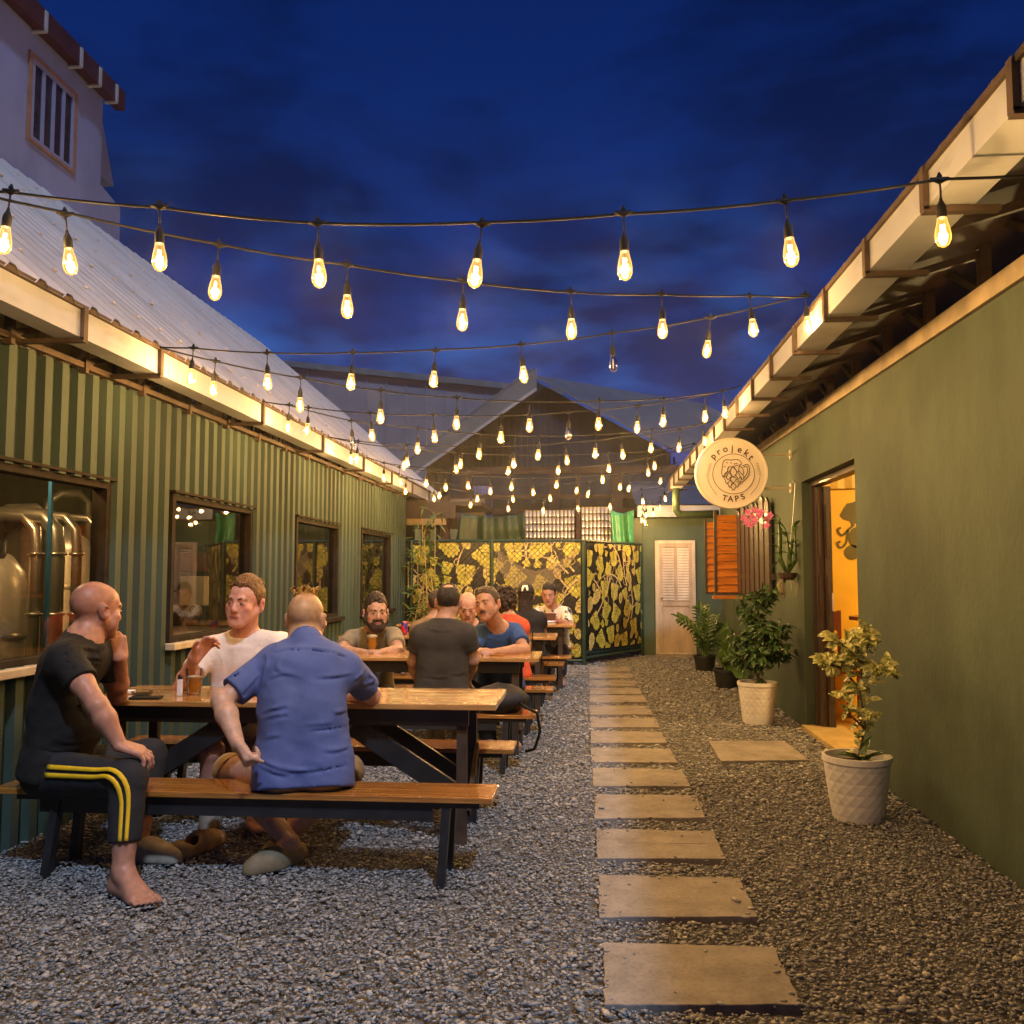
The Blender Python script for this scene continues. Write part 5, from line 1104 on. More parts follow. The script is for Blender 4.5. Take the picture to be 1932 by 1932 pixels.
def np_mesh(name, V, F, mat, parent=None, col=None, sm=1):
    if sm and len(F):                              # light Laplacian smoothing
        e = np.vstack([F[:, [0, 1]], F[:, [1, 2]], F[:, [2, 3]], F[:, [3, 0]]])
        for _ in range(sm):
            a = np.zeros_like(V); n = np.zeros(len(V)); np.add.at(a, e[:, 0], V[e[:, 1]]); np.add.at(n, e[:, 0], 1); np.add.at(a, e[:, 1], V[e[:, 0]]); np.add.at(n, e[:, 1], 1); V = V*.5+.5*a/np.maximum(n, 1)[:, None]
    me = bpy.data.meshes.new(name); me.vertices.add(len(V)); me.vertices.foreach_set('co', V.ravel().astype(np.float32)); me.loops.add(F.size); me.loops.foreach_set('vertex_index', F.ravel().astype(np.int32))
    me.polygons.add(len(F)); me.polygons.foreach_set('loop_start', (np.arange(len(F))*4).astype(np.int32)); me.polygons.foreach_set('use_smooth', np.ones(len(F), bool)); me.update(); me.validate()
    if col is not None and len(me.vertices) == len(V):
        at = me.color_attributes.new('tint', 'FLOAT_COLOR', 'POINT'); at.data.foreach_set('color', np.c_[col, np.ones(len(col))].ravel().astype(np.float32))
    me.materials.append(mat); return base(name, me, parent)
def skinmat(name, rough=.45):
    m = bpy.data.materials.new(name); m.use_nodes = True; t = m.node_tree; b = t.nodes['Principled BSDF']; b.inputs['Roughness'].default_value = rough; b.inputs['Specular IOR Level'].default_value = .4
    b.inputs['Subsurface Weight'].default_value = .12; b.inputs['Subsurface Radius'].default_value = (1, .35, .2); b.inputs['Subsurface Scale'].default_value = .012
    a = t.nodes.new('ShaderNodeVertexColor'); a.layer_name = 'tint'; n = t.nodes.new('ShaderNodeTexNoise'); n.inputs['Scale'].default_value = 38; n.inputs['Detail'].default_value = 6; c = t.nodes.new('ShaderNodeTexCoord'); t.links.new(c.outputs['Object'], n.inputs[0])
    r = t.nodes.new('ShaderNodeMapRange'); r.inputs[3].default_value = .82; r.inputs[4].default_value = 1.16; r.inputs[1].default_value = .3; r.inputs[2].default_value = .7; t.links.new(n.outputs[0], r.inputs[0])
    x = t.nodes.new('ShaderNodeMix'); x.data_type = 'RGBA'; x.blend_type = 'MULTIPLY'; x.inputs[0].default_value = 1; t.links.new(a.outputs[0], x.inputs[6]); t.links.new(r.outputs[0], x.inputs[7]); t.links.new(x.outputs[2], b.inputs['Base Color'])
    n2 = t.nodes.new('ShaderNodeTexNoise'); n2.inputs['Scale'].default_value = 320; t.links.new(c.outputs['Object'], n2.inputs[0]); bp = t.nodes.new('ShaderNodeBump'); bp.inputs['Strength'].default_value = .12; bp.inputs['Distance'].default_value = .002; t.links.new(n2.outputs[0], bp.inputs['Height']); t.links.new(bp.outputs[0], b.inputs['Normal'])
    return m
SKIN = skinmat('skin')
def cloth(name, col, rough=.85, var=.12): return mk(name, col, rough, 0, var, 9, .25, 420)
HAIRM = {}
def hairmat(col):
    k = 'hair_%d_%d_%d' % tuple(int(c*255) for c in col)
    if k not in HAIRM: HAIRM[k] = mk(k, col, .5, 0, .65, 110, 1, 240, (1, 1, .22), fac=(.40, .60))
    return HAIRM[k]
EYE_W = mk('eye_white', (.24, .20, .17), .25, 0, .02); EYE_I = mk('eye_iris', (.03, .025, .02), .15, 0, .1)
def frame(yaw, pitch=0, roll=0):                   # columns: right, forward, up; yaw 0 faces -Y (the viewer), +90 faces +X
    m = Matrix.Rotation(R(yaw+180), 3, 'Z') @ Matrix.Rotation(R(pitch), 3, 'X') @ Matrix.Rotation(R(roll), 3, 'Y'); return np.array(m)
def head_sdf(v, c, Rm, s, jaw=1.0, ears=True):
    q = lambda x, y, z: c+Rm@(np.array((x, y, z))*s)
    v.ell(q(0, -.014, .036), np.array((.074, .096, .084))*s, Rm, .02); v.ell(q(0, .028, .040), np.array((.064, .062, .060))*s, Rm, .02)
    v.rc(q(0, .040, -.012), q(0, .056, -.080), .057*s, .033*s*jaw, .02)
    for g in (-1, 1):
        v.rc(q(g*.055, .0, -.035), q(g*.022*jaw, .066, -.090), .022*s, .019*s*jaw, .02); v.ell(q(g*.044, .060, -.020), np.array((.024, .022, .020))*s, Rm, .015); v.ell(q(g*.036, .052, -.048), np.array((.030, .028, .034))*s, Rm, .02)
        if ears:
            v.ell(q(g*.082, -.012, -.004), np.array((.012, .023, .035))*s, Rm@np.array(Matrix.Rotation(R(12), 3, 'X')@Matrix.Rotation(R(g*-30), 3, 'Z')), .006); v.ell(q(g*.094, -.006, -.001), np.array((.011, .011, .018))*s, Rm, .004, True)
    v.rc(q(-.032, .082, .024), q(.032, .082, .024), .013*s, .013*s, .012)
    for g in (-1, 1): v.ell(q(g*.031, .098, .004), np.array((.019, .016, .011))*s, Rm, .010, True); v.ell(q(g*.031, .077, .003), np.array((.015, .014, .013))*s, Rm, .005)
    v.rc(q(0, .088, .014), q(0, .1035, -.026), .0085*s, .0130*s, .010); v.ell(q(0, .098, -.033), np.array((.018, .013, .009))*s, Rm, .008)
    v.rc(q(-.020, .086, -.060), q(.020, .086, -.060), .0075*s, None, .008); v.rc(q(-.017, .085, -.071), q(.017, .085, -.071), .0085*s, None, .008); v.rc(q(-.019, .098, -.0655), q(.019, .098, -.0655), .0035*s, None, .003, sub=True)
    v.ell(q(0, .074, -.098), np.array((.021, .019, .017))*s*jaw, Rm, .014)
def hand_sdf(v, w, f, n, side, s=1., curl=(35, 40, 25), thumb=(30, 25), spread=5, k=.007):
    f = nrm(f); n = nrm(np.array(n)-f*(np.array(n)@f)); x = np.cross(f, n)*side     # x: towards the thumb; n: back of hand
    q = lambda a, b, c: w+(x*a+f*b+n*c)*s
    for a, kx in zip((.020, .007, -.007, -.020), (.030, .010, -.010, -.028)): v.rc(q(a, 0, 0), q(kx, .085 if abs(kx) < .02 else .078, .002), .0150*s, .0125*s, .012)
    v.rc(q(.022, .012, -.006), q(.034, .045, -.010), .016*s, .013*s, .012)
    for i, (kx, L1) in enumerate(zip((.030, .010, -.010, -.028), (.074, .082, .077, .060))):
        p = q(kx, .085 if abs(kx) < .02 else .078, .0); ang = 0; lat = (1.5-i)*R(spread)
        for j, (fr, c_) in enumerate(zip((.46, .30, .24), curl)):
            ang += R(c_+(i-1.5)*3); d = (f*math.cos(ang)-n*math.sin(ang))*math.cos(lat)+x*math.sin(lat); e = p+d*L1*fr*1.05*s
            r0, r1 = (.0092, .0085, .0078)[j]*s, (.0085, .0078, .0068)[j]*s; v.rc(p, e, r0, r1, k*.6 if j else .008); p = e
    p = q(.030, .030, -.010); a = R(48)
    for j, (L1, c_) in enumerate(zip((.040, .032, .026), (0, *thumb))):
        a -= R(c_)*.8; d = (x*(.10-.25*j)+f*.85-n*(.10+.40*j)) if curl[0] > 60 else x*math.sin(a)+f*math.cos(a)-n*(.35+.25*j); d = nrm(d); e = p+d*L1*s; v.rc(p, e, (.0125, .0105, .0095)[j]*s, (.0105, .0095, .0075)[j]*s, .008); p = e
def foot_sdf(v, an, toe, s=1., up=V3(0, 0, 1)):
    an, toe = np.array(an, float), np.array(toe, float); f = toe-an; f[2] = 0; f = nrm(f); x = np.cross(f, up); heel = V3(an[0], an[1], 0)-f*.035*s+V3(0, 0, .030*s); L1 = np.linalg.norm((toe-an)[:2])
    v.rc(an, heel, .038*s, .032*s, .02); ball = V3(an[0], an[1], 0)+f*(L1*.66)
    for a in (-.030, -.010, .012, .032): v.rc(an+f*.02*s+V3(0, 0, -.02*s), ball+x*a*s+V3(0, 0, .020*s), .032*s, .0165*s, .02); v.rc(heel, ball+x*a*s+V3(0, 0, .016*s), .028*s, .015*s, .02)
    return f, x, ball, L1
def toes(v, f, x, ball, L1, big=1, s=1.):
    for i, (a, l, r) in enumerate(((.037, .060, .0130), (.013, .058, .0088), (-.006, .052, .0084), (-.024, .045, .0080), (-.041, .036, .0078))):
        p = ball+x*a*big*s+V3(0, 0, .016*s); v.rc(p, p+f*l*.6*s+V3(0, 0, .002), r*1.1*s, r*s, .004); v.rc(p+f*l*.6*s+V3(0, 0, .002), p+f*l*s+V3(0, 0, -.004), r*1.06*s, r*.95*s, .003)
def bodyframe(J):
    lat = nrm(J['shR']-J['shL']); sp_ = nrm(J['neck']-J['pel']); dep = nrm(np.cross(sp_, lat)); lat2 = nrm(np.cross(dep, sp_)); return lat2, dep, sp_
def torso(v, J, s, g, k=.035, belly=0., cloth_=0.):
    lat, dep, sp_ = bodyframe(J); pel, neck = J['pel'], J['neck']; mid = pel*.55+neck*.45+J.get('arch', V3(0, 0, 0)); ch = pel*.22+neck*.78+J.get('arch', V3(0, 0, 0))*.7
    e = cloth_
    for a in (-1, 1):
        v.rc(pel+lat*.070*g*a, mid+lat*.060*g*a, .112*g+e, .098*g+e, k, dep, .86); v.rc(mid+lat*.060*g*a, ch+lat*.070*g*a, .098*g+e, .105*g+e, k, dep, .86)
    if belly: v.ell(pel*.7+neck*.3+dep*belly*-.06*-1, np.array((.15, .12, .14))*g+e, np.stack([lat, dep, sp_], 1), .05)
    top = neck-sp_*.02
    for a in ('shL', 'shR'): v.rc(top*.75+J[a]*.25, J[a]-sp_*.005, .056*s+e, .054*s+e, .04); v.rc(ch, J[a]-sp_*.045, .085*g+e, .050*s+e, .04)
    return lat, dep, sp_
def person(label, J, skin=(.50, .25, .15), s=1., g=1., hs=1., yaw=0, pitch=0, roll=0, res=.007, hands={}, hair=None, shirt=None, pants=None, belly=0., tints=(), brow=(.05, .03, .015), beard=None, sleeve=.55, collar=False, feet=True, eyes=True, jaw=1., cuff=None, wr=.006, shirt_hem=.09, neckr=.058, folds=(), seed=1, sleeves=None, mous=None, toesbare=()):
    skin = (skin[0]*.97, skin[1]*1.13, skin[2]*1.22); J = {k: np.array(v_, float) for k, v_ in J.items()}; allp = np.array(list(J.values())); lo = allp.min(0)-.22; hi = allp.max(0)+.24; lo[2] = max(lo[2], -.03)
    Rm = frame(yaw, pitch, roll); hc = J['head']; v = Vox(lo, hi, res); lat, dep, sp_ = torso(v, J, s, g*.95, belly=belly)
    nb = J['neck']; hb = hc+Rm@np.array((0, -.018, -.055))*hs; v.rc(nb-sp_*.03, hb, neckr*1.08*s, neckr*s, .03); v.rc(nb-sp_*.02-dep*.0, nb-sp_*.05, .075*s, .09*s, .04)
    head_sdf(v, hc, Rm, hs, jaw)
    for S in 'LR':
        sh, el, wr_ = J['sh'+S], J['el'+S], J['wr'+S]
        v.rc(sh, sh*.45+el*.55, .050*s, .043*s, .03); v.rc(sh*.45+el*.55, el, .043*s, .037*s, .02); m = el*.68+wr_*.32; v.rc(el, m, .037*s, .0415*s, .02); v.rc(m, wr_, .0415*s, .026*s, .02); v.rc(el, el, .039*s, None, .01)
        hd = hands.get(S)
        if hd: hand_sdf(v, wr_, hd[0], hd[1], hd[2], hs, *(hd[3:]))
        else: f = nrm(wr_-el); hand_sdf(v, wr_, f, nrm(np.cross(f, (1, .2, .1))), 1, hs)
        hip, kn, an = J['hip'+S], J['kn'+S], J['an'+S]
        v.rc(hip, kn, .082*g, .055*s, .03); v.rc(kn, kn*.65+an*.35, .054*s, .056*s, .02); v.rc(kn*.65+an*.35, an, .056*s, .036*s, .02)
        f, x, ball, L1 = foot_sdf(v, an, J['toe'+S], hs)
        if S in toesbare: toes(v, f, x, ball, L1, (-1 if S == 'R' else 1), hs)
        else:
            for a in (-.028, -.01, .01, .026): v.rc(ball+x*a+V3(0, 0, .016), ball+x*a*.8+f*L1*.30+V3(0, 0, .013), .015, .012, .012)
    Vv, F = v.mesh(); col = np.tile(np.array(skin), (len(Vv), 1)); loc = (Vv-hc)@Rm/hs
    def paint(w, c, add=False): 
        nonlocal col
        w = np.clip(w, 0, 1)[:, None]; col = col*(1-w)+np.array(c)*w
    def near(p, r, soft): return (r-np.linalg.norm(loc-np.array(p), axis=1))/soft+.0
    red = (min(1, skin[0]*1.08), skin[1]*.72, skin[2]*.68)
    for p, r in (((0, .11, -.03), .020), ((.05, .08, -.02), .028), ((-.05, .08, -.02), .028), ((.08, -.01, 0), .035), ((-.08, -.01, 0), .035)): paint(near(p, r, .02)*.6, red)
    lipm = np.clip((.0095-np.sqrt(np.clip(np.abs(loc[:, 0])-.017, 0, 1)**2+(loc[:, 1]-.088)**2*.3+(loc[:, 2]+.0655)**2*.55))/.003, 0, 1); paint(lipm*.75, (skin[0]*.75, skin[1]*.42, skin[2]*.45))
    paint(np.clip((.0026-np.sqrt(np.clip(np.abs(loc[:, 0])-.019, 0, 1)**2+(loc[:, 2]+.0655)**2))/.0012, 0, 1)*(loc[:, 1] > .06)*.85, (skin[0]*.18, skin[1]*.1, skin[2]*.1))
    for fn, c in tints: paint(fn(loc), c)
    body = np_mesh('person', Vv, F, SKIN, None, col); tag(body, label, 'person')
    q = lambda x, y, z: hc+Rm@(np.array((x, y, z))*hs)
    if eyes:
        b = MB()
        for gg in (-1, 1):
            b.mi = 0; uu = [np.array(u_) for u_ in ((Rm[:, 0]), (Rm[:, 2]), (Rm[:, 1]))]; AXm = np.stack(uu, 1)
            b.lathe([(.0118*hs*math.cos(t), .0118*hs*math.sin(t)) for t in np.linspace(-1.5, 1.5, 8)], q(gg*.031, .0820, .002), 12, AXm@np.diag((1, .42, 1)))
            b.mi = 1; b.lathe([(.0056*hs, .0090*hs), (.004*hs, .0122*hs), (0, .0128*hs)], q(gg*.031+.0015, .0824, .0025), 10, AXm@np.diag((1, .80, 1)))
        b.build('eyes', [EYE_W, EYE_I], body, True)
        b = MB()
        for gg in (-1, 1): b.tube([q(gg*.013, .095, .020), q(gg*.026, .0945, .026), q(gg*.040, .085, .026), q(gg*.050, .074, .020)], [.0035*hs, .0045*hs, .004*hs, .002*hs], 6)
        b.build('eyebrows', hairmat(brow), body, True)
    if hair: 
        hv = Vox(hc-.19*hs, hc+.19*hs, .005); hair[0](hv, q, Rm, hs); Vh, Fh = hv.mesh()
        if len(Fh): np_mesh('hair', Vh, Fh, hairmat(hair[1]), body)
    if beard:
        bv = Vox(hc-.15*hs, hc+.15*hs, .004); bv.rc(q(0, .044, -.055), q(0, .062, -.100), .057*hs, .040*hs, .02)
        for gg in (-1, 1): bv.rc(q(gg*.068, .014, -.010), q(gg*.062, .026, -.05), .016*hs, .023*hs, .02); bv.rc(q(gg*.058, .024, -.055), q(gg*.024, .070, -.100), .027*hs, .025*hs, .02)
        for gg in (-1, 1): bv.rc(q(gg*.004, .092, -.046), q(gg*.032, .078, -.062), .010*hs, .008*hs, .006)
        bv.ell(q(0, .100, -.066), np.array((.020, .030, .0095))*hs, Rm, .006, True); bv.ell(q(0, .085, -.004), np.array((.05, .07, .036))*hs, Rm, .01, True); bv.noise(.003, 90, 4); Vb, Fb = bv.mesh(); np_mesh('beard', Vb, Fb, hairmat(beard), body)
    if mous:
        bv = Vox(hc-.15*hs, hc+.15*hs, .003)
        for gg in (-1, 1): bv.rc(q(gg*.003, .097, -.046), q(gg*.026, .085, -.056), .008*hs, .005*hs, .006)
        Vb, Fb = bv.mesh(); np_mesh('moustache', Vb, Fb, hairmat(mous), body)
    if shirt is not None:
        c = Vox(lo, hi, max(res, .007)); torso(c, J, s, g, belly=belly, cloth_=.012); hem = J['pel']-sp_*shirt_hem
        for a in (-1, 1): c.rc(J['pel']+lat*.078*g*a, hem+lat*.085*g*a, .118*g, .120*g, .03, dep, .86)
        c.rc(nb-sp_*.05, nb-sp_*.002, .098*s, .080*s, .03); c.cut(hem-sp_*.02, -sp_)
        fwd = dep if dep@(J['knL']+J['knR']-2*J['pel']) > 0 else -dep
        sv = sleeves or {'L': sleeve, 'R': sleeve}; parts = []
        c.noise(wr, 12, seed, (1, 1, 1.25))
        for S in 'LR':
            sh, el = J['sh'+S], J['el'+S]; f = sv[S]; e = sh*(1-f)+el*f; d = nrm(el-sh); e2 = e+d*.12
            t = Vox(np.minimum(sh, e2)-.12, np.maximum(sh, e2)+.12, c.h); t.rc(sh, e2, .064*s, .061*s+.004, .01); t.cut(e, d); t.noise(wr*.7, 22, seed+3)
            o = np.round((t.lo-c.lo)/c.h).astype(int)
            # resample into the shirt grid on the same lattice
            lo2 = np.maximum(o, 0); hi2 = np.minimum(o+t.n, c.n); I = tuple(slice(a, b_) for a, b_ in zip(lo2, hi2)); K = tuple(slice(a-oo, b_-oo) for a, b_, oo in zip(lo2, hi2, o)); c.d[I] = smin(c.d[I], t.d[K], .022)
        fr_ = np.stack([lat, dep, sp_], 1); rx, ry = .069*s*neckr/.058, .070*s*neckr/.058; nc = nb+fwd*.010-sp_*.002
        for zz_ in np.linspace(-.006, .10, 7): c.ell(nc+sp_*zz_-fwd*.10*max(-zz_, 0), np.array((rx*(1+.5*max(zz_, 0)/.1), ry*(1+.5*max(zz_, 0)/.1), .022)), fr_, .004, True)
        if not collar:
            rp = [nc+lat*rx*math.cos(t)+fwd*ry*math.sin(t)+sp_*(.004-.020*math.sin(t)) for t in np.linspace(0, 2*math.pi, 17)]
            for a_, b2 in zip(rp[:-1], rp[1:]): c.rc(a_, b2, .0110, None, .010)
        if collar: c.rc(nb-sp_*.012+lat*.045, nb-sp_*.012-lat*.045, .052*s, None, .01); c.rc(nb+sp_*.01-dep*.02, nb+sp_*.012-dep*.02, .070*s, .066*s, .012); c.ell(nb+sp_*.045+dep*.03, np.array((.06, .085, .05))*s, np.stack([lat, dep, sp_], 1), .004, True)
        for pts, rr in folds:                        # sharp cloth folds laid on the surface along sight lines
            hp = []
            for (u, v_) in smooth(pts, 4):
                dd = ray(u, v_); dd = dd/dd[1]
                for yy in np.arange(c.lo[1], c.lo[1]+c.h*c.n[1], c.h*.2):
                    p = CC+dd*yy; I = np.round((p-c.lo)/c.h).astype(int)
                    if (I >= 0).all() and (I < c.n).all() and c.d[tuple(I)] < 0: hp.append(p); break
            hp = [p for k, p in enumerate(hp) if k == 0 or np.linalg.norm(p-hp[k-1]) < .09]
            for _ in range(3): hp = [hp[k] if k in (0, len(hp)-1) else (hp[k-1]+hp[k]*2+hp[k+1])/4 for k in range(len(hp))]
            for k in range(len(hp)-1): t_ = abs(2*k/(max(len(hp)-1, 1))-1); c.rc(hp[k]+V3(0, .002, 0), hp[k+1]+V3(0, .002, 0), rr*(1-.6*t_), None, .008); c.rc(hp[k]+V3(0, -.005, -.013), hp[k+1]+V3(0, -.005, -.013), rr*.58*(1-.6*t_), None, .008, sub=True)
        Vc, Fc = c.mesh(); np_mesh('shirt', Vc, Fc, shirt, body, sm=3)
    if pants is not None:
        c = Vox(lo, hi, max(res, .008)); pel = J['pel']
        for a in (-1, 1): c.rc(pel+lat*.075*g*a+sp_*.05, pel+lat*.075*g*a-sp_*.04, .112*g, .112*g, .03, dep, .88)
        for S in 'LR':
            hip, kn, an = J['hip'+S], J['kn'+S], J['an'+S]; cf_ = cuff if cuff is not None else 1.8; fl = .016 if cf_ < 1.05 else .010
            if cf_ <= 1.0:
                e = hip*(1-cf_)+kn*cf_; d = nrm(kn-hip); t = Vox(np.minimum(hip, e)-.2, np.maximum(hip, e)+.2, c.h); t.rc(hip, e+d*.1, .094*g, .074*s+.008, .02); t.cut(e, d)
            else:
                f = cf_-1; e = kn*(1-f)+an*f; d = nrm(an-kn); t = Vox(np.minimum(np.minimum(hip, e), kn)-.2, np.maximum(np.maximum(hip, e), kn)+.2, c.h); t.rc(hip, kn, .094*g, .069*s, .02); t.rc(kn, e+d*.08, .068*s, .056*s, .02); t.cut(e, d)
            t.noise(.004, 16, seed+9); o = np.round((t.lo-c.lo)/c.h).astype(int); lo2 = np.maximum(o, 0); hi2 = np.minimum(o+t.n, c.n); I = tuple(slice(a, b_) for a, b_ in zip(lo2, hi2)); K = tuple(slice(a-oo, b_-oo) for a, b_, oo in zip(lo2, hi2, o)); c.d[I] = smin(c.d[I], t.d[K], .03)
        Vc, Fc = c.mesh(); np_mesh('trousers', Vc, Fc, pants, body)
    return body, q, Rm
def clog(name, an, toe, mat, label=None, parent=None, empty=False, tilt=0., s=1., holes=False):
    a, b = np.array(an, float), np.array(toe, float); f = b-a; f[2] = 0; Ln = np.linalg.norm(f); f = nrm(f); x = V3(f[1], -f[0], 0); o = V3(a[0], a[1], 0)-f*.05
    v = Vox(np.minimum(a, b)-.16, np.maximum(a, b)+.16, .005)
    if v.lo[2] > -.02: v = Vox((*(np.minimum(a, b)-.16)[:2], -.02), np.maximum(a, b)+.16, .005)
    kL = max(.9, (Ln+.10)/.275)
    q = lambda l, w, z: o+f*l*kL+x*w+V3(0, 0, z)
    v.rc(q(.03, 0, .03), q(.13, 0, .028), .047*s, .050*s, .03); v.rc(q(.13, .0, .026), q(.235, 0, .020), .054*s, .042*s, .03); v.rc(q(.12, 0, .05), q(.20, 0, .035), .046*s, .040*s, .03)
    v.rc(q(.01, 0, .05), q(.07, 0, .055), .040*s, .040*s, .03)
    if empty: v.ell(q(.055, 0, .085), (.052, .052, .052), np.stack([f, x, V3(0, 0, 1)], 1), .006, True); v.rc(q(.03, 0, .05), q(.19, 0, .042), .034, .028, .006, sub=True)
    v.cut(V3(0, 0, .004), V3(0, 0, -1)); V_, F_ = v.mesh(); ob = np_mesh(name, V_, F_, mat, parent)
    if label: tag(ob, label, 'shoe')
    return ob
def scalp(zc, slope, back=-.02, t=.004, top=.0, seed=2, rough=.004, front=.0, fade=True):
    def fn(hv, q, Rm, hs):
        ts = t*.55
        hv.ell(q(0, -.014, .037), np.array((.074+ts, .096+ts, .084+t))*hs, Rm, .01); hv.ell(q(0, .028, .041), np.array((.064+ts, .062+ts, .060+t))*hs, Rm, .02)
        hv.ell(q(0, -.005+front, .072+top*.4), np.array((.056+t, .074+t, .046+t+top))*hs, Rm, .02)
        rs = random.Random(seed)
        for i in range(int(46+900*top)):
            x, y = rs.uniform(-.052, .052), rs.uniform(-.07, .070); z = .037+.084*math.sqrt(max(.02, 1-(x/.078)**2-((y+.014)/.100)**2))+top*.9; a = q(x, y, z); hv.rc(a, a+Rm@np.array((rs.uniform(-.02, .02)+.008, rs.uniform(-.012, .03), rs.uniform(-.006, .007)))*hs, (.006+.1*top)*hs, .0025*hs, .006)
        X = (hv.ax[0][:, None, None], hv.ax[1][None, :, None], hv.ax[2][None, None, :]); c = q(0, 0, 0); p = [X[i]-c[i] for i in range(3)]; l = [sum(p[i]*Rm[i, j] for i in range(3))/hs for j in range(3)]
        lim = np.where(l[1] > .045, zc+(l[1]-.045)*.45+.006*np.sin(l[0]*95+seed)+.004*np.sin(l[0]*210), np.where(l[1] < back, -.058, -.058+(zc-.020+.058)*np.clip((l[1]-back)/(.045-back), 0, 1)**slope))+.004*np.sin(l[1]*160+l[0]*60)
        hv.noise(rough*1.3, 95, seed, (1, 1, .5)); hv.d = np.maximum(hv.d, ((lim-l[2])*hs*.8).astype(np.float32))
    return fn
def stubble(zc, back=-.02): return lambda l: np.clip((l[:, 2]-np.where(l[:, 1] > .045, zc, np.where(l[:, 1] < back, -.055, -.055+(zc+.055)*(l[:, 1]-back)/(.045-back))))/.012, 0, 1)*(np.abs(l).max(1) < .14)*.75
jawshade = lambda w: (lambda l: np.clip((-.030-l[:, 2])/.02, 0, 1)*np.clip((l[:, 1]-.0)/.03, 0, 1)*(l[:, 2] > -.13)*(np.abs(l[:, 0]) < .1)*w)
FAIR = (.56, .27, .17); TAN = (.44, .21, .12); BROWN = (.30, .14, .075)
def pv(*a): return np.array(P(*a))
# ---- man in the black tee, striped trousers, sitting astride the near bench ---------------------------------------------------------
J = dict(pel=pv(100, 1428, 3.95), neck=pv(157, 1205, 3.93), head=pv(181, 1152, 3.98), shR=pv(122, 1240, 3.76), shL=pv(193, 1226, 4.12), elR=pv(184, 1332, 3.68), wrR=pv(226, 1406, 3.70), elL=pv(222, 1312, 4.30), wrL=pv(227, 1240, 4.12),
         hipR=pv(110, 1462, 3.85), hipL=pv(120, 1455, 4.06), knR=pv(243, 1468, 3.70), knL=pv(282, 1425, 4.25), anR=pv(232, 1640, 3.62), anL=pv(262, 1588, 4.08), toeR=G(284, 1712), toeL=pv(322, 1622, 4.04), arch=(-.035, 0, 0))
J['pel'][0] += .02
body, q, Rm = person('bald man in a black t-shirt and dark trousers with yellow stripes, hand on his chin', J, skin=(.47, .20, .125), s=1.12, g=1.06, hs=1.10, yaw=150, pitch=-4, roll=0, res=.006,
    hands={'R': ((.85, .30, -.35), (.30, -.15, .95), -1, (18, 40, 30), (10, 10)), 'L': ((-.12, -.15, .95), (.90, -.45, .1), 1, (70, 70, 40), (25, 20))}, shirt=cloth('black_cotton', (.0065, .0065, .007)), pants=cloth('charcoal_fleece', (.018, .019, .023)), cuff=1.72, sleeve=.52, toesbare='R', belly=.6, shirt_hem=.05, wr=.006, folds=(([(121.0, 1232.2), (148.1, 1219.8), (187.6, 1227.2)], 0.0065), ([(123.5, 1247.0), (150.6, 1235.9), (190.1, 1243.3)], 0.0065), ([(125.9, 1260.6), (158.0, 1248.2), (187.6, 1253.2)], 0.0055), ([(158.0, 1195.1), (138.3, 1205.0), (118.5, 1219.8)], 0.0055), ([(98.8, 1392.7), (128.4, 1402.5), (177.8, 1392.7)], 0.008), ([(74.1, 1407.5), (103.7, 1417.3), (138.3, 1412.4)], 0.0065), ([(138.3, 1293.9), (148.1, 1323.5), (163.0, 1350.7)], 0.006), ([(86.4, 1244.5), (74.1, 1274.1), (64.2, 1306.2)], 0.0055), ),
    tints=((stubble(.07), (.33, .15, .10)), (jawshade(.5), (.36, .17, .12))), seed=3)
def rib(hip, kn, an, r0, r1, r2, phi, w, f0=.1, f1=.695):
    pts = []; path = []
    A0, B0 = hip*.20+kn*.80, kn*.72+an*.28
    for i in range(13): t = f0+(.80-f0)*i/12; path.append((hip*(1-t)+kn*t, r0+(r1-r0)*t))
    for i in range(1, 8): t = i/8; path.append((A0*(1-t)**2+kn*2*t*(1-t)+B0*t*t, r1+.016*math.sin(math.pi*t)))
    for i in range(11): t = .28+(f1-.28)*i/10; path.append((kn*(1-t)+an*t, r1+(r2-r1)*t))
    q_ = MB(); vs = []
    for i, (p, r) in enumerate(path):
        d = nrm(path[min(i+2, len(path)-1)][0]-path[max(i-2, 0)][0]); side = nrm(V3(0, -1, 0)-d*(-d[1])); u = np.cross(side, d); u = u if True else -u
        for a in (phi-w, phi, phi+w): vs.append(p+(side*math.cos(a)+u*math.sin(a))*r)
    n = len(path); q_.add(vs, [(3*i+k, 3*i+k+1, 3*i+k+4, 3*i+k+3) for i in range(n-1) for k in (0, 1)]); return q_
ym = mk('yellow_stripe', (.85, .53, .01), .7, 0, .1, 20)
for ph in (.22, .56):
    o = rib(J['hipR'], J['knR'], J['anR'], .1045, .0830, .0675, ph, .10).build('stripe', ym, body, True); o.modifiers.new('t', 'SOLIDIFY').thickness = .0015
clog('shoe', J['anL'], J['toeL'], mk('beige_foam', (.46, .38, .29), .7, 0, .12, 30), parent=body, s=1.12)
p0 = G(348, 1618); p1 = G(410, 1590); sh_ = clog('clog', (p0[0], p0[1], .05), (p1[0], p1[1], .05), mk('tan_foam', (.50, .33, .17), .65, 0, .15, 20), 'empty orange tan clog lying on the gravel under the nearest bench', empty=True)
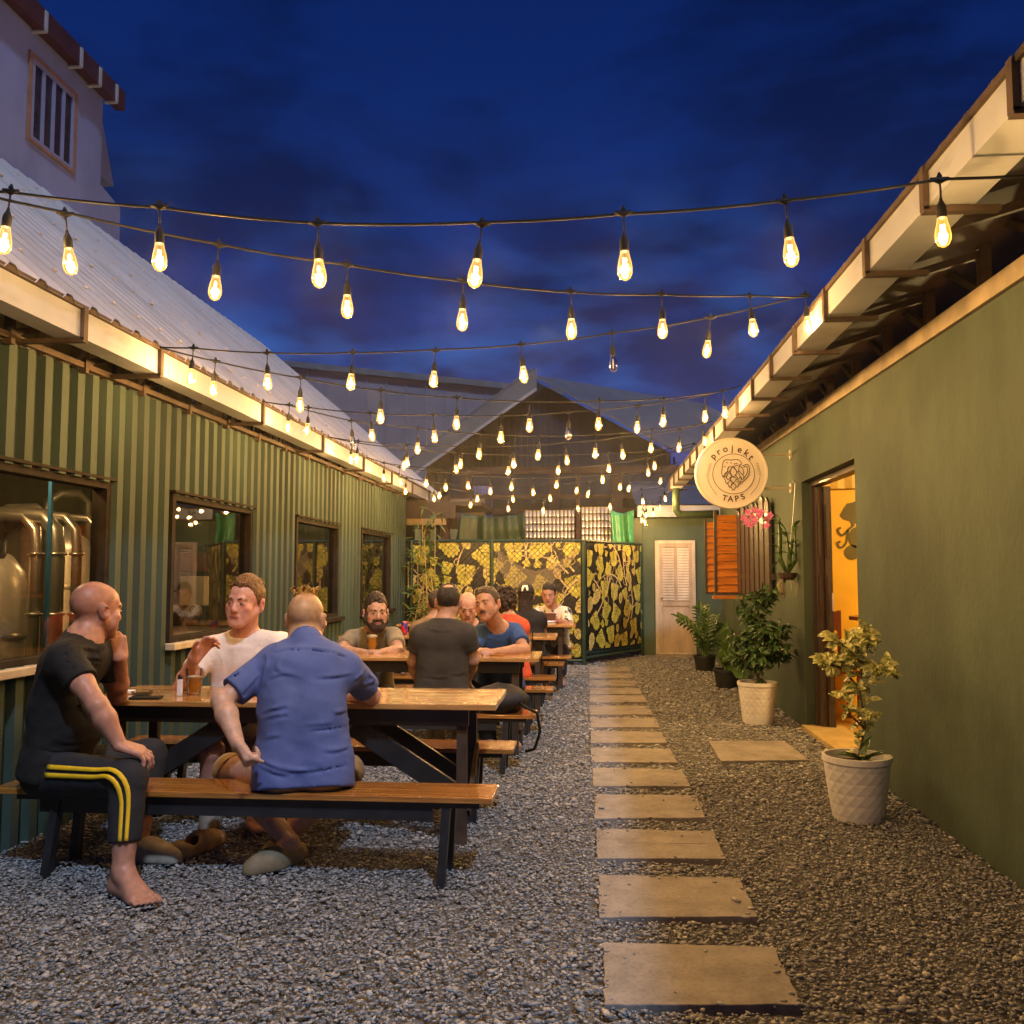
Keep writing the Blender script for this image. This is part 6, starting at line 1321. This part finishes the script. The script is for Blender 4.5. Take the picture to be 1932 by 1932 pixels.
# ---- man in the white tee -----------------------------------------------------------------------------------------------------------
J = dict(pel=pv(455, 1410, 5.02), neck=pv(462, 1200, 5.0), head=pv(464, 1138, 4.93), shR=pv(398, 1224, 5.0), shL=pv(530, 1216, 4.98), elR=pv(343, 1297, 4.78), wrR=pv(366, 1243, 4.62), elL=pv(560, 1300, 4.80), wrL=pv(520, 1310, 4.60),
         hipR=pv(425, 1430, 4.98), hipL=pv(490, 1430, 4.98), knR=pv(400, 1415, 4.56), knL=pv(500, 1415, 4.56), anR=pv(400, 1575, 4.72), anL=pv(480, 1575, 4.75), toeR=pv(392, 1590, 4.50), toeL=pv(485, 1590, 4.50))
body2, q, Rm = person('man in a white t-shirt with short ginger hair, looking sideways across the nearest table', J, skin=(.60, .27, .185), s=1.1, g=1.06, hs=1.16, yaw=-10, pitch=0, roll=-5, res=.006, belly=.3,
    hands={'R': ((.55, .1, .75), (-.6, .5, .4), 1, (30, 35, 20), (15, 10)), 'L': ((-1, 0, .05), (0, .1, 1), -1)}, hair=(scalp(.070, .8, -.03, .007, .016, 5, .005, .006), (.16, .075, .025)), shirt=cloth('white_cotton', (.74, .68, .64)), pants=cloth('khaki_cloth', (.26, .20, .11)), cuff=.95, sleeves={'L': .55, 'R': .60}, brow=(.22, .11, .05), seed=5, jaw=1.08, wr=.004, folds=(([(393.9, 1219.8), (401.3, 1244.5), (398.8, 1271.7)], 0.009), ([(409.9, 1227.2), (422.3, 1251.9), (422.3, 1284.0)], 0.008), ([(498.8, 1209.9), (486.5, 1232.2), (469.2, 1244.5)], 0.008), ([(444.5, 1219.8), (439.6, 1249.4), (449.4, 1279.1)], 0.007), ([(513.6, 1195.1), (498.8, 1205.0), (488.9, 1219.8)], 0.007), ))
clog('sneaker', J['anR'], J['toeR'], mk('grey_sneaker', (.22, .19, .15), .7), parent=body2)
# ---- man in the blue shirt, from behind ---------------------------------------------------------------------------------------------
J = dict(pel=pv(573, 1434, 3.94), neck=pv(578, 1216, 4.08), head=pv(577, 1170, 4.16), shL=pv(518, 1246, 4.05), shR=pv(652, 1258, 4.10), elL=pv(418, 1322, 3.86), wrL=pv(449, 1405, 3.74), elR=pv(702, 1312, 4.36), wrR=pv(640, 1316, 4.50),
         hipL=pv(530, 1462, 3.95), hipR=pv(618, 1462, 3.95), knL=pv(432, 1452, 4.26), knR=pv(655, 1455, 4.33), anL=pv(547, 1590, 4.06), anR=pv(528, 1590, 4.14), toeL=(*G(480, 1648)[:2], .03), toeR=(*G(520, 1625)[:2], .02), arch=(0, -.045, 0))
body3, q, Rm = person('man in a blue short sleeved shirt seen from behind, blond tuft on a shaved head', J, skin=(.60, .31, .20), s=1.12, g=1.10, hs=1.07, yaw=183, pitch=-6, res=.006, belly=.4, eyes=True,
    hands={'L': ((.55, -.25, -.75), (-.75, -.5, -.3), -1, (72, 78, 45), (55, 45)), 'R': ((-1, .3, 0), (0, 0, 1), -1)}, shirt=cloth('blue_linen', (.085, .125, .33), .8, .1), pants=cloth('tan_shorts', (.44, .30, .15)), cuff=1.02, sleeves={'L': .80, 'R': .74}, collar=True, shirt_hem=.105, wr=.005, folds=(([(518.6, 1228.5), (553.1, 1221.1), (587.7, 1222.8), (619.8, 1226.0), (651.9, 1235.9)], 0.007), ([(532.1, 1239.6), (522.3, 1256.9), (528.4, 1265.5), (553.1, 1269.2)], 0.009), ([(501.3, 1234.6), (505.7, 1251.9), (498.8, 1269.2), (495.1, 1296.4)], 0.010), ([(496.3, 1343.3), (513.6, 1337.1), (540.8, 1330.9)], 0.010), ([(495.1, 1355.6), (516.1, 1349.4), (542.0, 1346.2)], 0.009), ([(575.4, 1366.7), (609.9, 1365.0), (658.1, 1358.1)], 0.010), ([(585.2, 1374.1), (619.8, 1370.9), (659.3, 1364.3)], 0.008), ([(666.7, 1330.9), (649.4, 1340.8), (632.1, 1343.3)], 0.009), ([(486.5, 1429.7), (511.2, 1442.0), (538.3, 1451.9), (587.7, 1453.1), (651.9, 1437.1)], 0.011), ([(488.9, 1442.0), (518.6, 1456.8), (543.3, 1460.5)], 0.009), ([(661.8, 1269.2), (637.1, 1274.1), (602.5, 1276.6)], 0.009), ([(686.5, 1259.3), (681.5, 1271.7), (669.2, 1281.5)], 0.010), ([(422.3, 1284.0), (444.5, 1271.7), (464.2, 1251.9)], 0.009), ([(444.5, 1318.6), (469.2, 1296.4), (488.9, 1271.7)], 0.009), ([(696.3, 1271.7), (706.2, 1284.0), (686.5, 1291.4)], 0.010), ([(508.7, 1279.1), (533.4, 1269.2), (567.9, 1276.6)], 0.007), ([(498.8, 1392.7), (513.6, 1387.7), (528.4, 1387.7)], 0.007), ([(656.8, 1407.5), (637.1, 1414.9), (612.4, 1414.9)], 0.008)), 
    tints=((stubble(.07), (.44, .27, .13)),), seed=8, neckr=.066, jaw=1.15)
tv = Vox(q(0, -.02, .12)-.11, q(0, -.02, .12)+.11, .004); rs = random.Random(3)
for i in range(44):
    x0, y0 = rs.gauss(-.004, .020), rs.uniform(-.05, .06); a = q(x0, y0, .112); l = rs.uniform(.02, .048); b = a+Rm@np.array((x0*.25+rs.uniform(-.012, .012), -.006, l*.6)); tv.rc(a, b, .010, .007, .006); tv.rc(b, b+Rm@np.array((rs.uniform(-.006, .030), rs.uniform(-.03, .01), l*.35)), .007, .0025, .005)
V_, F_ = tv.mesh(); np_mesh('hair', V_, F_, hairmat((.42, .25, .06)), body3, sm=1)
clog('clog', J['anL'], J['toeL'], mk('brown_clog', (.24, .18, .10), .7, 0, .15, 25), parent=body3, s=1.06)
clog('clog', J['anR'], J['toeR'], MATS['brown_clog'], parent=body3, s=1.04)
# ---- bearded man --------------------------------------------------------------------------------------------------------------------
J = dict(pel=pv(700, 1300, 7.42), neck=pv(706, 1192, 7.28), head=pv(709, 1156, 7.12), shR=pv(664, 1204, 7.22), shL=pv(742, 1200, 7.22), elR=pv(640, 1229, 6.95), wrR=pv(690, 1232, 6.83), elL=pv(752, 1230, 6.95), wrL=pv(722, 1230, 6.82),
         hipR=pv(680, 1310, 7.38), hipL=pv(725, 1310, 7.38), knR=pv(690, 1335, 6.9), knL=pv(745, 1330, 6.9), anR=pv(700, 1420, 7.0), anL=pv(745, 1420, 7.0), toeR=pv(700, 1425, 6.8), toeL=pv(745, 1425, 6.8))
person('bearded man in an olive grey t-shirt leaning his arms on the second table', J, skin=(.46, .23, .14), s=1.1, g=1.0, hs=1.15, yaw=24, pitch=-2, res=.008, hair=(scalp(.062, .9, -.03, .010, .018, 6, .005, .004), (.035, .018, .010)), beard=(.028, .013, .007), shirt=cloth('olive_grey_cotton', (.25, .21, .135)), pants=cloth('dark_shorts', (.06, .05, .045)), cuff=.9, brow=(.03, .015, .008), seed=11, sleeve=.62, wr=.004,
    hands={'R': ((1, -.1, 0), (0, 0, 1), 1), 'L': ((-1, -.1, 0), (0, 0, 1), -1)})
# ---- man in dark grey from behind ---------------------------------------------------------------------------------------------------
J = dict(pel=pv(832, 1318, 6.08), neck=pv(838, 1176, 6.12), head=pv(846, 1138, 6.16), shL=pv(795, 1196, 6.08), shR=pv(880, 1194, 6.08), elL=pv(780, 1248, 6.14), wrL=pv(792, 1292, 6.36), elR=pv(892, 1246, 6.14), wrR=pv(880, 1288, 6.36),
         hipL=pv(810, 1330, 6.08), hipR=pv(858, 1330, 6.08), knL=pv(815, 1335, 6.46), knR=pv(868, 1335, 6.46), anL=pv(826, 1425, 6.35), anR=pv(872, 1425, 6.35), toeL=pv(826, 1430, 6.6), toeR=pv(872, 1430, 6.6))
def ring(hv, q, Rm, hs):
    scalp(.066, .8, -.05, .007, 0, 7, .004)(hv, q, Rm, hs); hv.ell(q(0, -.055, .110), np.array((.034, .036, .034))*hs, Rm, .01, True)
person('man in a dark grey t-shirt seen from behind, thinning dark hair on his crown', J, skin=(.42, .20, .12), s=1.06, g=1.02, hs=1.05, yaw=186, pitch=-8, res=.008, hair=(ring, (.022, .014, .010)), shirt=cloth('dark_grey_cotton', (.040, .034, .026)), pants=cloth('khaki_trousers', (.33, .25, .15)), seed=13, sleeve=.60, shirt_hem=.07, wr=.004, folds=(([(786.2, 1209.9), (791.2, 1234.6), (789.9, 1259.3)], 0.007), ([(885.0, 1205.0), (882.5, 1232.2), (887.5, 1254.4)], 0.007), ([(793.6, 1274.1), (823.3, 1279.1), (850.4, 1276.6)], 0.008), ([(887.5, 1264.3), (870.2, 1271.7), (850.4, 1271.7)], 0.008), ([(801.0, 1182.8), (825.7, 1190.2), (850.4, 1189.0)], 0.006), ),
    hands={'L': ((.3, .9, -.1), (-.2, 0, 1), -1), 'R': ((-.3, .9, -.1), (.2, 0, 1), 1)})
# ---- man in the bright blue tee -----------------------------------------------------------------------------------------------------
J = dict(pel=pv(945, 1300, 7.42), neck=pv(940, 1184, 7.12), head=pv(921, 1142, 6.98), shR=pv(906, 1196, 7.08), shL=pv(970, 1192, 7.15), elR=pv(886, 1232, 6.9), wrR=pv(908, 1229, 6.78), elL=pv(990, 1226, 6.95), wrL=pv(930, 1231, 6.72),
         hipR=pv(922, 1310, 7.38), hipL=pv(965, 1310, 7.38), knR=pv(915, 1330, 6.95), knL=pv(968, 1325, 6.95), anR=pv(925, 1425, 7.0), anL=pv(970, 1425, 7.0), toeR=pv(925, 1430, 6.8), toeL=pv(970, 1430, 6.8))
person('man in a bright blue t-shirt with a thin moustache, leaning towards his neighbour', J, skin=(.46, .21, .12), s=1.1, g=1.02, hs=1.13, yaw=-24, pitch=4, roll=13, res=.008, folds=(([(954.1, 1182.8), (956.6, 1200.1), (954.1, 1217.4)], 0.008), ([(973.9, 1180.3), (968.9, 1195.1), (971.4, 1209.9)], 0.008), ([(907.2, 1192.7), (917.1, 1202.5), (934.4, 1205.0)], 0.007), ), hair=(scalp(.066, .8, -.03, .006, .008, 9, .003, .002), (.06, .035, .018)), mous=(.06, .03, .015), shirt=cloth('bright_blue_cotton', (.025, .075, .22)), pants=cloth('black_trousers', (.018, .018, .020)), brow=(.05, .03, .015), seed=15, sleeve=.66, wr=.004, tints=((jawshade(.35), (.25, .12, .07)),),
    hands={'R': ((.3, -.9, .1), (-.3, 0, 1), 1, (60, 60, 40)), 'L': ((-1, -.15, .1), (0, -.3, 1), -1, (55, 60, 40))})
# ---- bald man looking down ----------------------------------------------------------------------------------------------------------
J = dict(pel=pv(880, 1275, 8.12), neck=pv(886, 1178, 7.95), head=pv(882, 1146, 7.85), shR=pv(855, 1188, 7.95), shL=pv(918, 1188, 7.95), elR=pv(850, 1232, 7.85), wrR=pv(875, 1240, 7.65), elL=pv(922, 1232, 7.85), wrL=pv(895, 1240, 7.65),
         hipR=pv(865, 1285, 8.1), hipL=pv(900, 1285, 8.1), knR=pv(862, 1295, 7.72), knL=pv(905, 1295, 7.72), anR=pv(866, 1365, 7.8), anL=pv(905, 1365, 7.8), toeR=pv(866, 1368, 7.6), toeL=pv(905, 1368, 7.6))
person('bald man in a black t-shirt looking down, behind the man in the bright blue shirt', J, skin=(.56, .26, .17), s=1.02, g=1., hs=1.06, yaw=8, pitch=-20, res=.009, shirt=cloth('black_jersey', (.012, .012, .012)), pants=cloth('dark_jeans', (.03, .03, .04)), seed=17, brow=(.25, .13, .08), wr=.003)
# ---- curly haired person ------------------------------------------------------------------------------------------------------------
def curls(hv, q, Rm, hs):
    rs = random.Random(5); hv.ell(q(0, -.02, .02), np.array((.092, .098, .105))*hs, Rm, .01)
    for i in range(150):
        z = rs.uniform(-.10, .13); a = rs.uniform(0, 6.28); r = math.sqrt(max(.01, 1-((z-.015)/.125)**2)); hv.ell(q(.100*r*math.cos(a), -.02+.105*r*math.sin(a), z), np.array((.017,)*3)*hs*rs.uniform(.7, 1.2), Rm, .006)
    hv.ell(q(0, .09, -.03), np.array((.05, .05, .075))*hs, Rm, .01, True)
J = dict(pel=pv(962, 1270, 8.10), neck=pv(960, 1166, 8.15), head=pv(954, 1134, 8.2), shL=pv(936, 1178, 8.12), shR=pv(984, 1180, 8.12), elL=pv(925, 1222, 8.3), wrL=pv(945, 1205, 8.5), elR=pv(994, 1216, 8.2), wrR=pv(978, 1203, 8.5),
         hipL=pv(945, 1280, 8.1), hipR=pv(980, 1280, 8.1), knL=pv(945, 1275, 8.5), knR=pv(980, 1275, 8.5), anL=pv(945, 1350, 8.4), anR=pv(980, 1350, 8.4), toeL=pv(945, 1350, 8.6), toeR=pv(980, 1350, 8.6))
person('person with dark curly hair in a sleeveless orange top, back turned, at the third table', J, skin=(.50, .25, .13), s=1.0, g=.95, hs=1.02, yaw=170, res=.009, hair=(curls, (.035, .018, .010)), shirt=cloth('orange_top', (.62, .09, .03)), pants=cloth('denim', (.04, .055, .10)), sleeve=.10, shirt_hem=.02, seed=19, eyes=False, wr=.003)
# ---- long haired woman with a cap ---------------------------------------------------------------------------------------------------
def longhair(hv, q, Rm, hs):
    hv.ell(q(0, -.016, .036), np.array((.082, .104, .092))*hs, Rm, .01)
    hv.rc(q(0, -.055, .03), q(0, -.075, -.19), .072*hs, .085*hs, .03, Rm[:, 1], .7); hv.ell(q(0, .085, -.02), np.array((.06, .06, .08))*hs, Rm, .01, True); hv.noise(.007, 60, 3, (1, 1, .12))
J = dict(pel=pv(1000, 1240, 9.95), neck=pv(995, 1154, 10.0), head=pv(993, 1126, 10.05), shL=pv(972, 1166, 9.98), shR=pv(1020, 1166, 9.98), elL=pv(964, 1195, 10.1), wrL=pv(985, 1180, 10.4), elR=pv(1026, 1194, 10.1), wrR=pv(1010, 1180, 10.4),
         hipL=pv(985, 1245, 9.95), hipR=pv(1015, 1245, 9.95), knL=pv(985, 1240, 10.35), knR=pv(1015, 1240, 10.35), anL=pv(985, 1300, 10.2), anR=pv(1015, 1300, 10.2), toeL=pv(985, 1300, 10.4), toeR=pv(1015, 1300, 10.4))
b_, q, Rm = person('woman with very long dark hair and a black cap with a white patch, back turned', J, skin=BROWN, s=.95, g=.95, hs=1.05, yaw=176, res=.009, hair=(longhair, (.020, .010, .007)), shirt=cloth('black_top', (.012, .011, .012)), pants=cloth('black_slacks', (.014, .014, .015)), seed=21, eyes=False, wr=.003)
cv = Vox(q(0, 0, .06)-.17, q(0, 0, .06)+.17, .006); cv.ell(q(0, -.014, .046), np.array((.090, .112, .096))*1.05, Rm, .01); cv.cut(q(0, 0, .042), -Rm[:, 2]); cv.rc(q(-.03, .10, .055), q(.03, .10, .055), .02, None, .01); cv.ell(q(0, .16, .052), (.07, .07, .014), Rm, .01); V_, F_ = cv.mesh(); cap = np_mesh('cap', V_, F_, MATS['black_top'], b_)
m_ = MB()
def bk(a, z): r = 1.07; return q(.090*r*math.sin(a)*math.sqrt(max(0, 1-((z-.046)/.1)**2)), -.014-.116*r*math.cos(a)*math.sqrt(max(0, 1-((z-.046)/.1)**2)), z)
for z0, z1, a0, a1 in ((.105, .125, -.42, .42), (.085, .105, -.42, -.10), (.062, .085, -.36, -.18), (.085, .105, .16, .45), (.070, .085, .22, .42)):
    for k in range(4): a = a0+(a1-a0)*k/4; b = a0+(a1-a0)*(k+1)/4; m_.quad(bk(a, z0), bk(b, z0), bk(b, z1), bk(a, z1))
m_.build('patch', mk('cap_patch', (.70, .64, .52), .7), cap)
# ---- man with the phone -------------------------------------------------------------------------------------------------------------
J = dict(pel=pv(1046, 1225, 11.22), neck=pv(1044, 1147, 11.12), head=pv(1036.5, 1121, 11.0), shR=pv(1018, 1154, 11.08), shL=pv(1068, 1155, 11.08), elR=pv(1016, 1180, 10.9), wrR=pv(1030, 1168, 10.72), elL=pv(1074, 1180, 10.9), wrL=pv(1048, 1169, 10.72),
         hipR=pv(1032, 1230, 11.2), hipL=pv(1060, 1230, 11.2), knR=pv(1032, 1228, 10.8), knL=pv(1060, 1228, 10.8), anR=pv(1032, 1285, 10.85), anL=pv(1060, 1285, 10.85), toeR=pv(1032, 1286, 10.7), toeL=pv(1060, 1286, 10.7))
pm = mk('printed_white_shirt', (.72, .68, .60), .8, 0, .02, 11, 0, 60, (1, 1, 1), col2=(.04, .04, .045), fac=(.56, .60))
b_, q, Rm = person('man in a white shirt with black pattern, looking at his phone at the farthest table', J, skin=(.42, .20, .13), s=1.05, g=1.05, hs=1.08, yaw=-10, pitch=-14, res=.009, hair=(scalp(.058, .8, -.03, .009, .006, 3, .003, .003), (.010, .008, .008)), shirt=pm, pants=cloth('navy_trousers', (.02, .022, .035)), sleeve=.85, seed=23, brow=(.015, .01, .01), wr=.003,
    hands={'R': ((.6, -.5, .5), (-.5, -.6, .3), 1, (50, 50, 30)), 'L': ((-.6, -.5, .5), (.5, -.6, .3), -1, (50, 50, 30))})
ph = thing('phone', 'brown cased phone held up by the man in the patterned white shirt', 'phone', tuple(P(1038, 1164, 10.6))); x, y, z = ph.location
m_ = MB(); m_.box((x-.065, y-.005, z-.045), (x+.065, y+.004, z+.045)); m_.build('case', mk('brown_case', (.12, .05, .025), .5), ph, bevel=.004)
m_ = MB(); m_.quad((x-.055, y+.006, z-.038), (x+.055, y+.006, z-.038), (x+.055, y+.006, z+.038), (x-.055, y+.006, z+.038)); m_.build('screen', emit('phone_screen', (.75, .80, 1), 3.5), ph)
lt_ = bpy.data.lights.new('screen_light', 'AREA'); lt_.energy = .5; lt_.size = .08; lt_.color = (.8, .85, 1); lo = base('screen_light', lt_, ph); lo.location = (x, y+.012, z); lo.rotation_euler = (R(105), 0, 0)
# ---- person in tan, half hidden -----------------------------------------------------------------------------------------------------
J = dict(pel=pv(805, 1275, 8.15), neck=pv(815, 1172, 8.15), head=pv(826, 1140, 8.2), shL=pv(788, 1186, 8.12), shR=pv(842, 1184, 8.12), elL=pv(782, 1222, 8.3), wrL=pv(800, 1205, 8.52), elR=pv(848, 1220, 8.3), wrR=pv(830, 1205, 8.52),
         hipL=pv(790, 1282, 8.15), hipR=pv(822, 1282, 8.15), knL=pv(790, 1278, 8.55), knR=pv(822, 1278, 8.55), anL=pv(790, 1350, 8.45), anR=pv(822, 1350, 8.45), toeL=pv(790, 1350, 8.65), toeR=pv(822, 1350, 8.65))
person('person in a tan brown shirt almost hidden behind the man in dark grey', J, skin=TAN, s=1.0, g=.98, hs=1.03, yaw=175, res=.010, hair=(scalp(.06, .8, -.03, .008, .004, 4, .004), (.05, .03, .02)), shirt=cloth('tan_shirt', (.26, .16, .075)), pants=cloth('brown_trousers', (.06, .045, .03)), seed=27, eyes=False, wr=.003)
print('lights', lights)
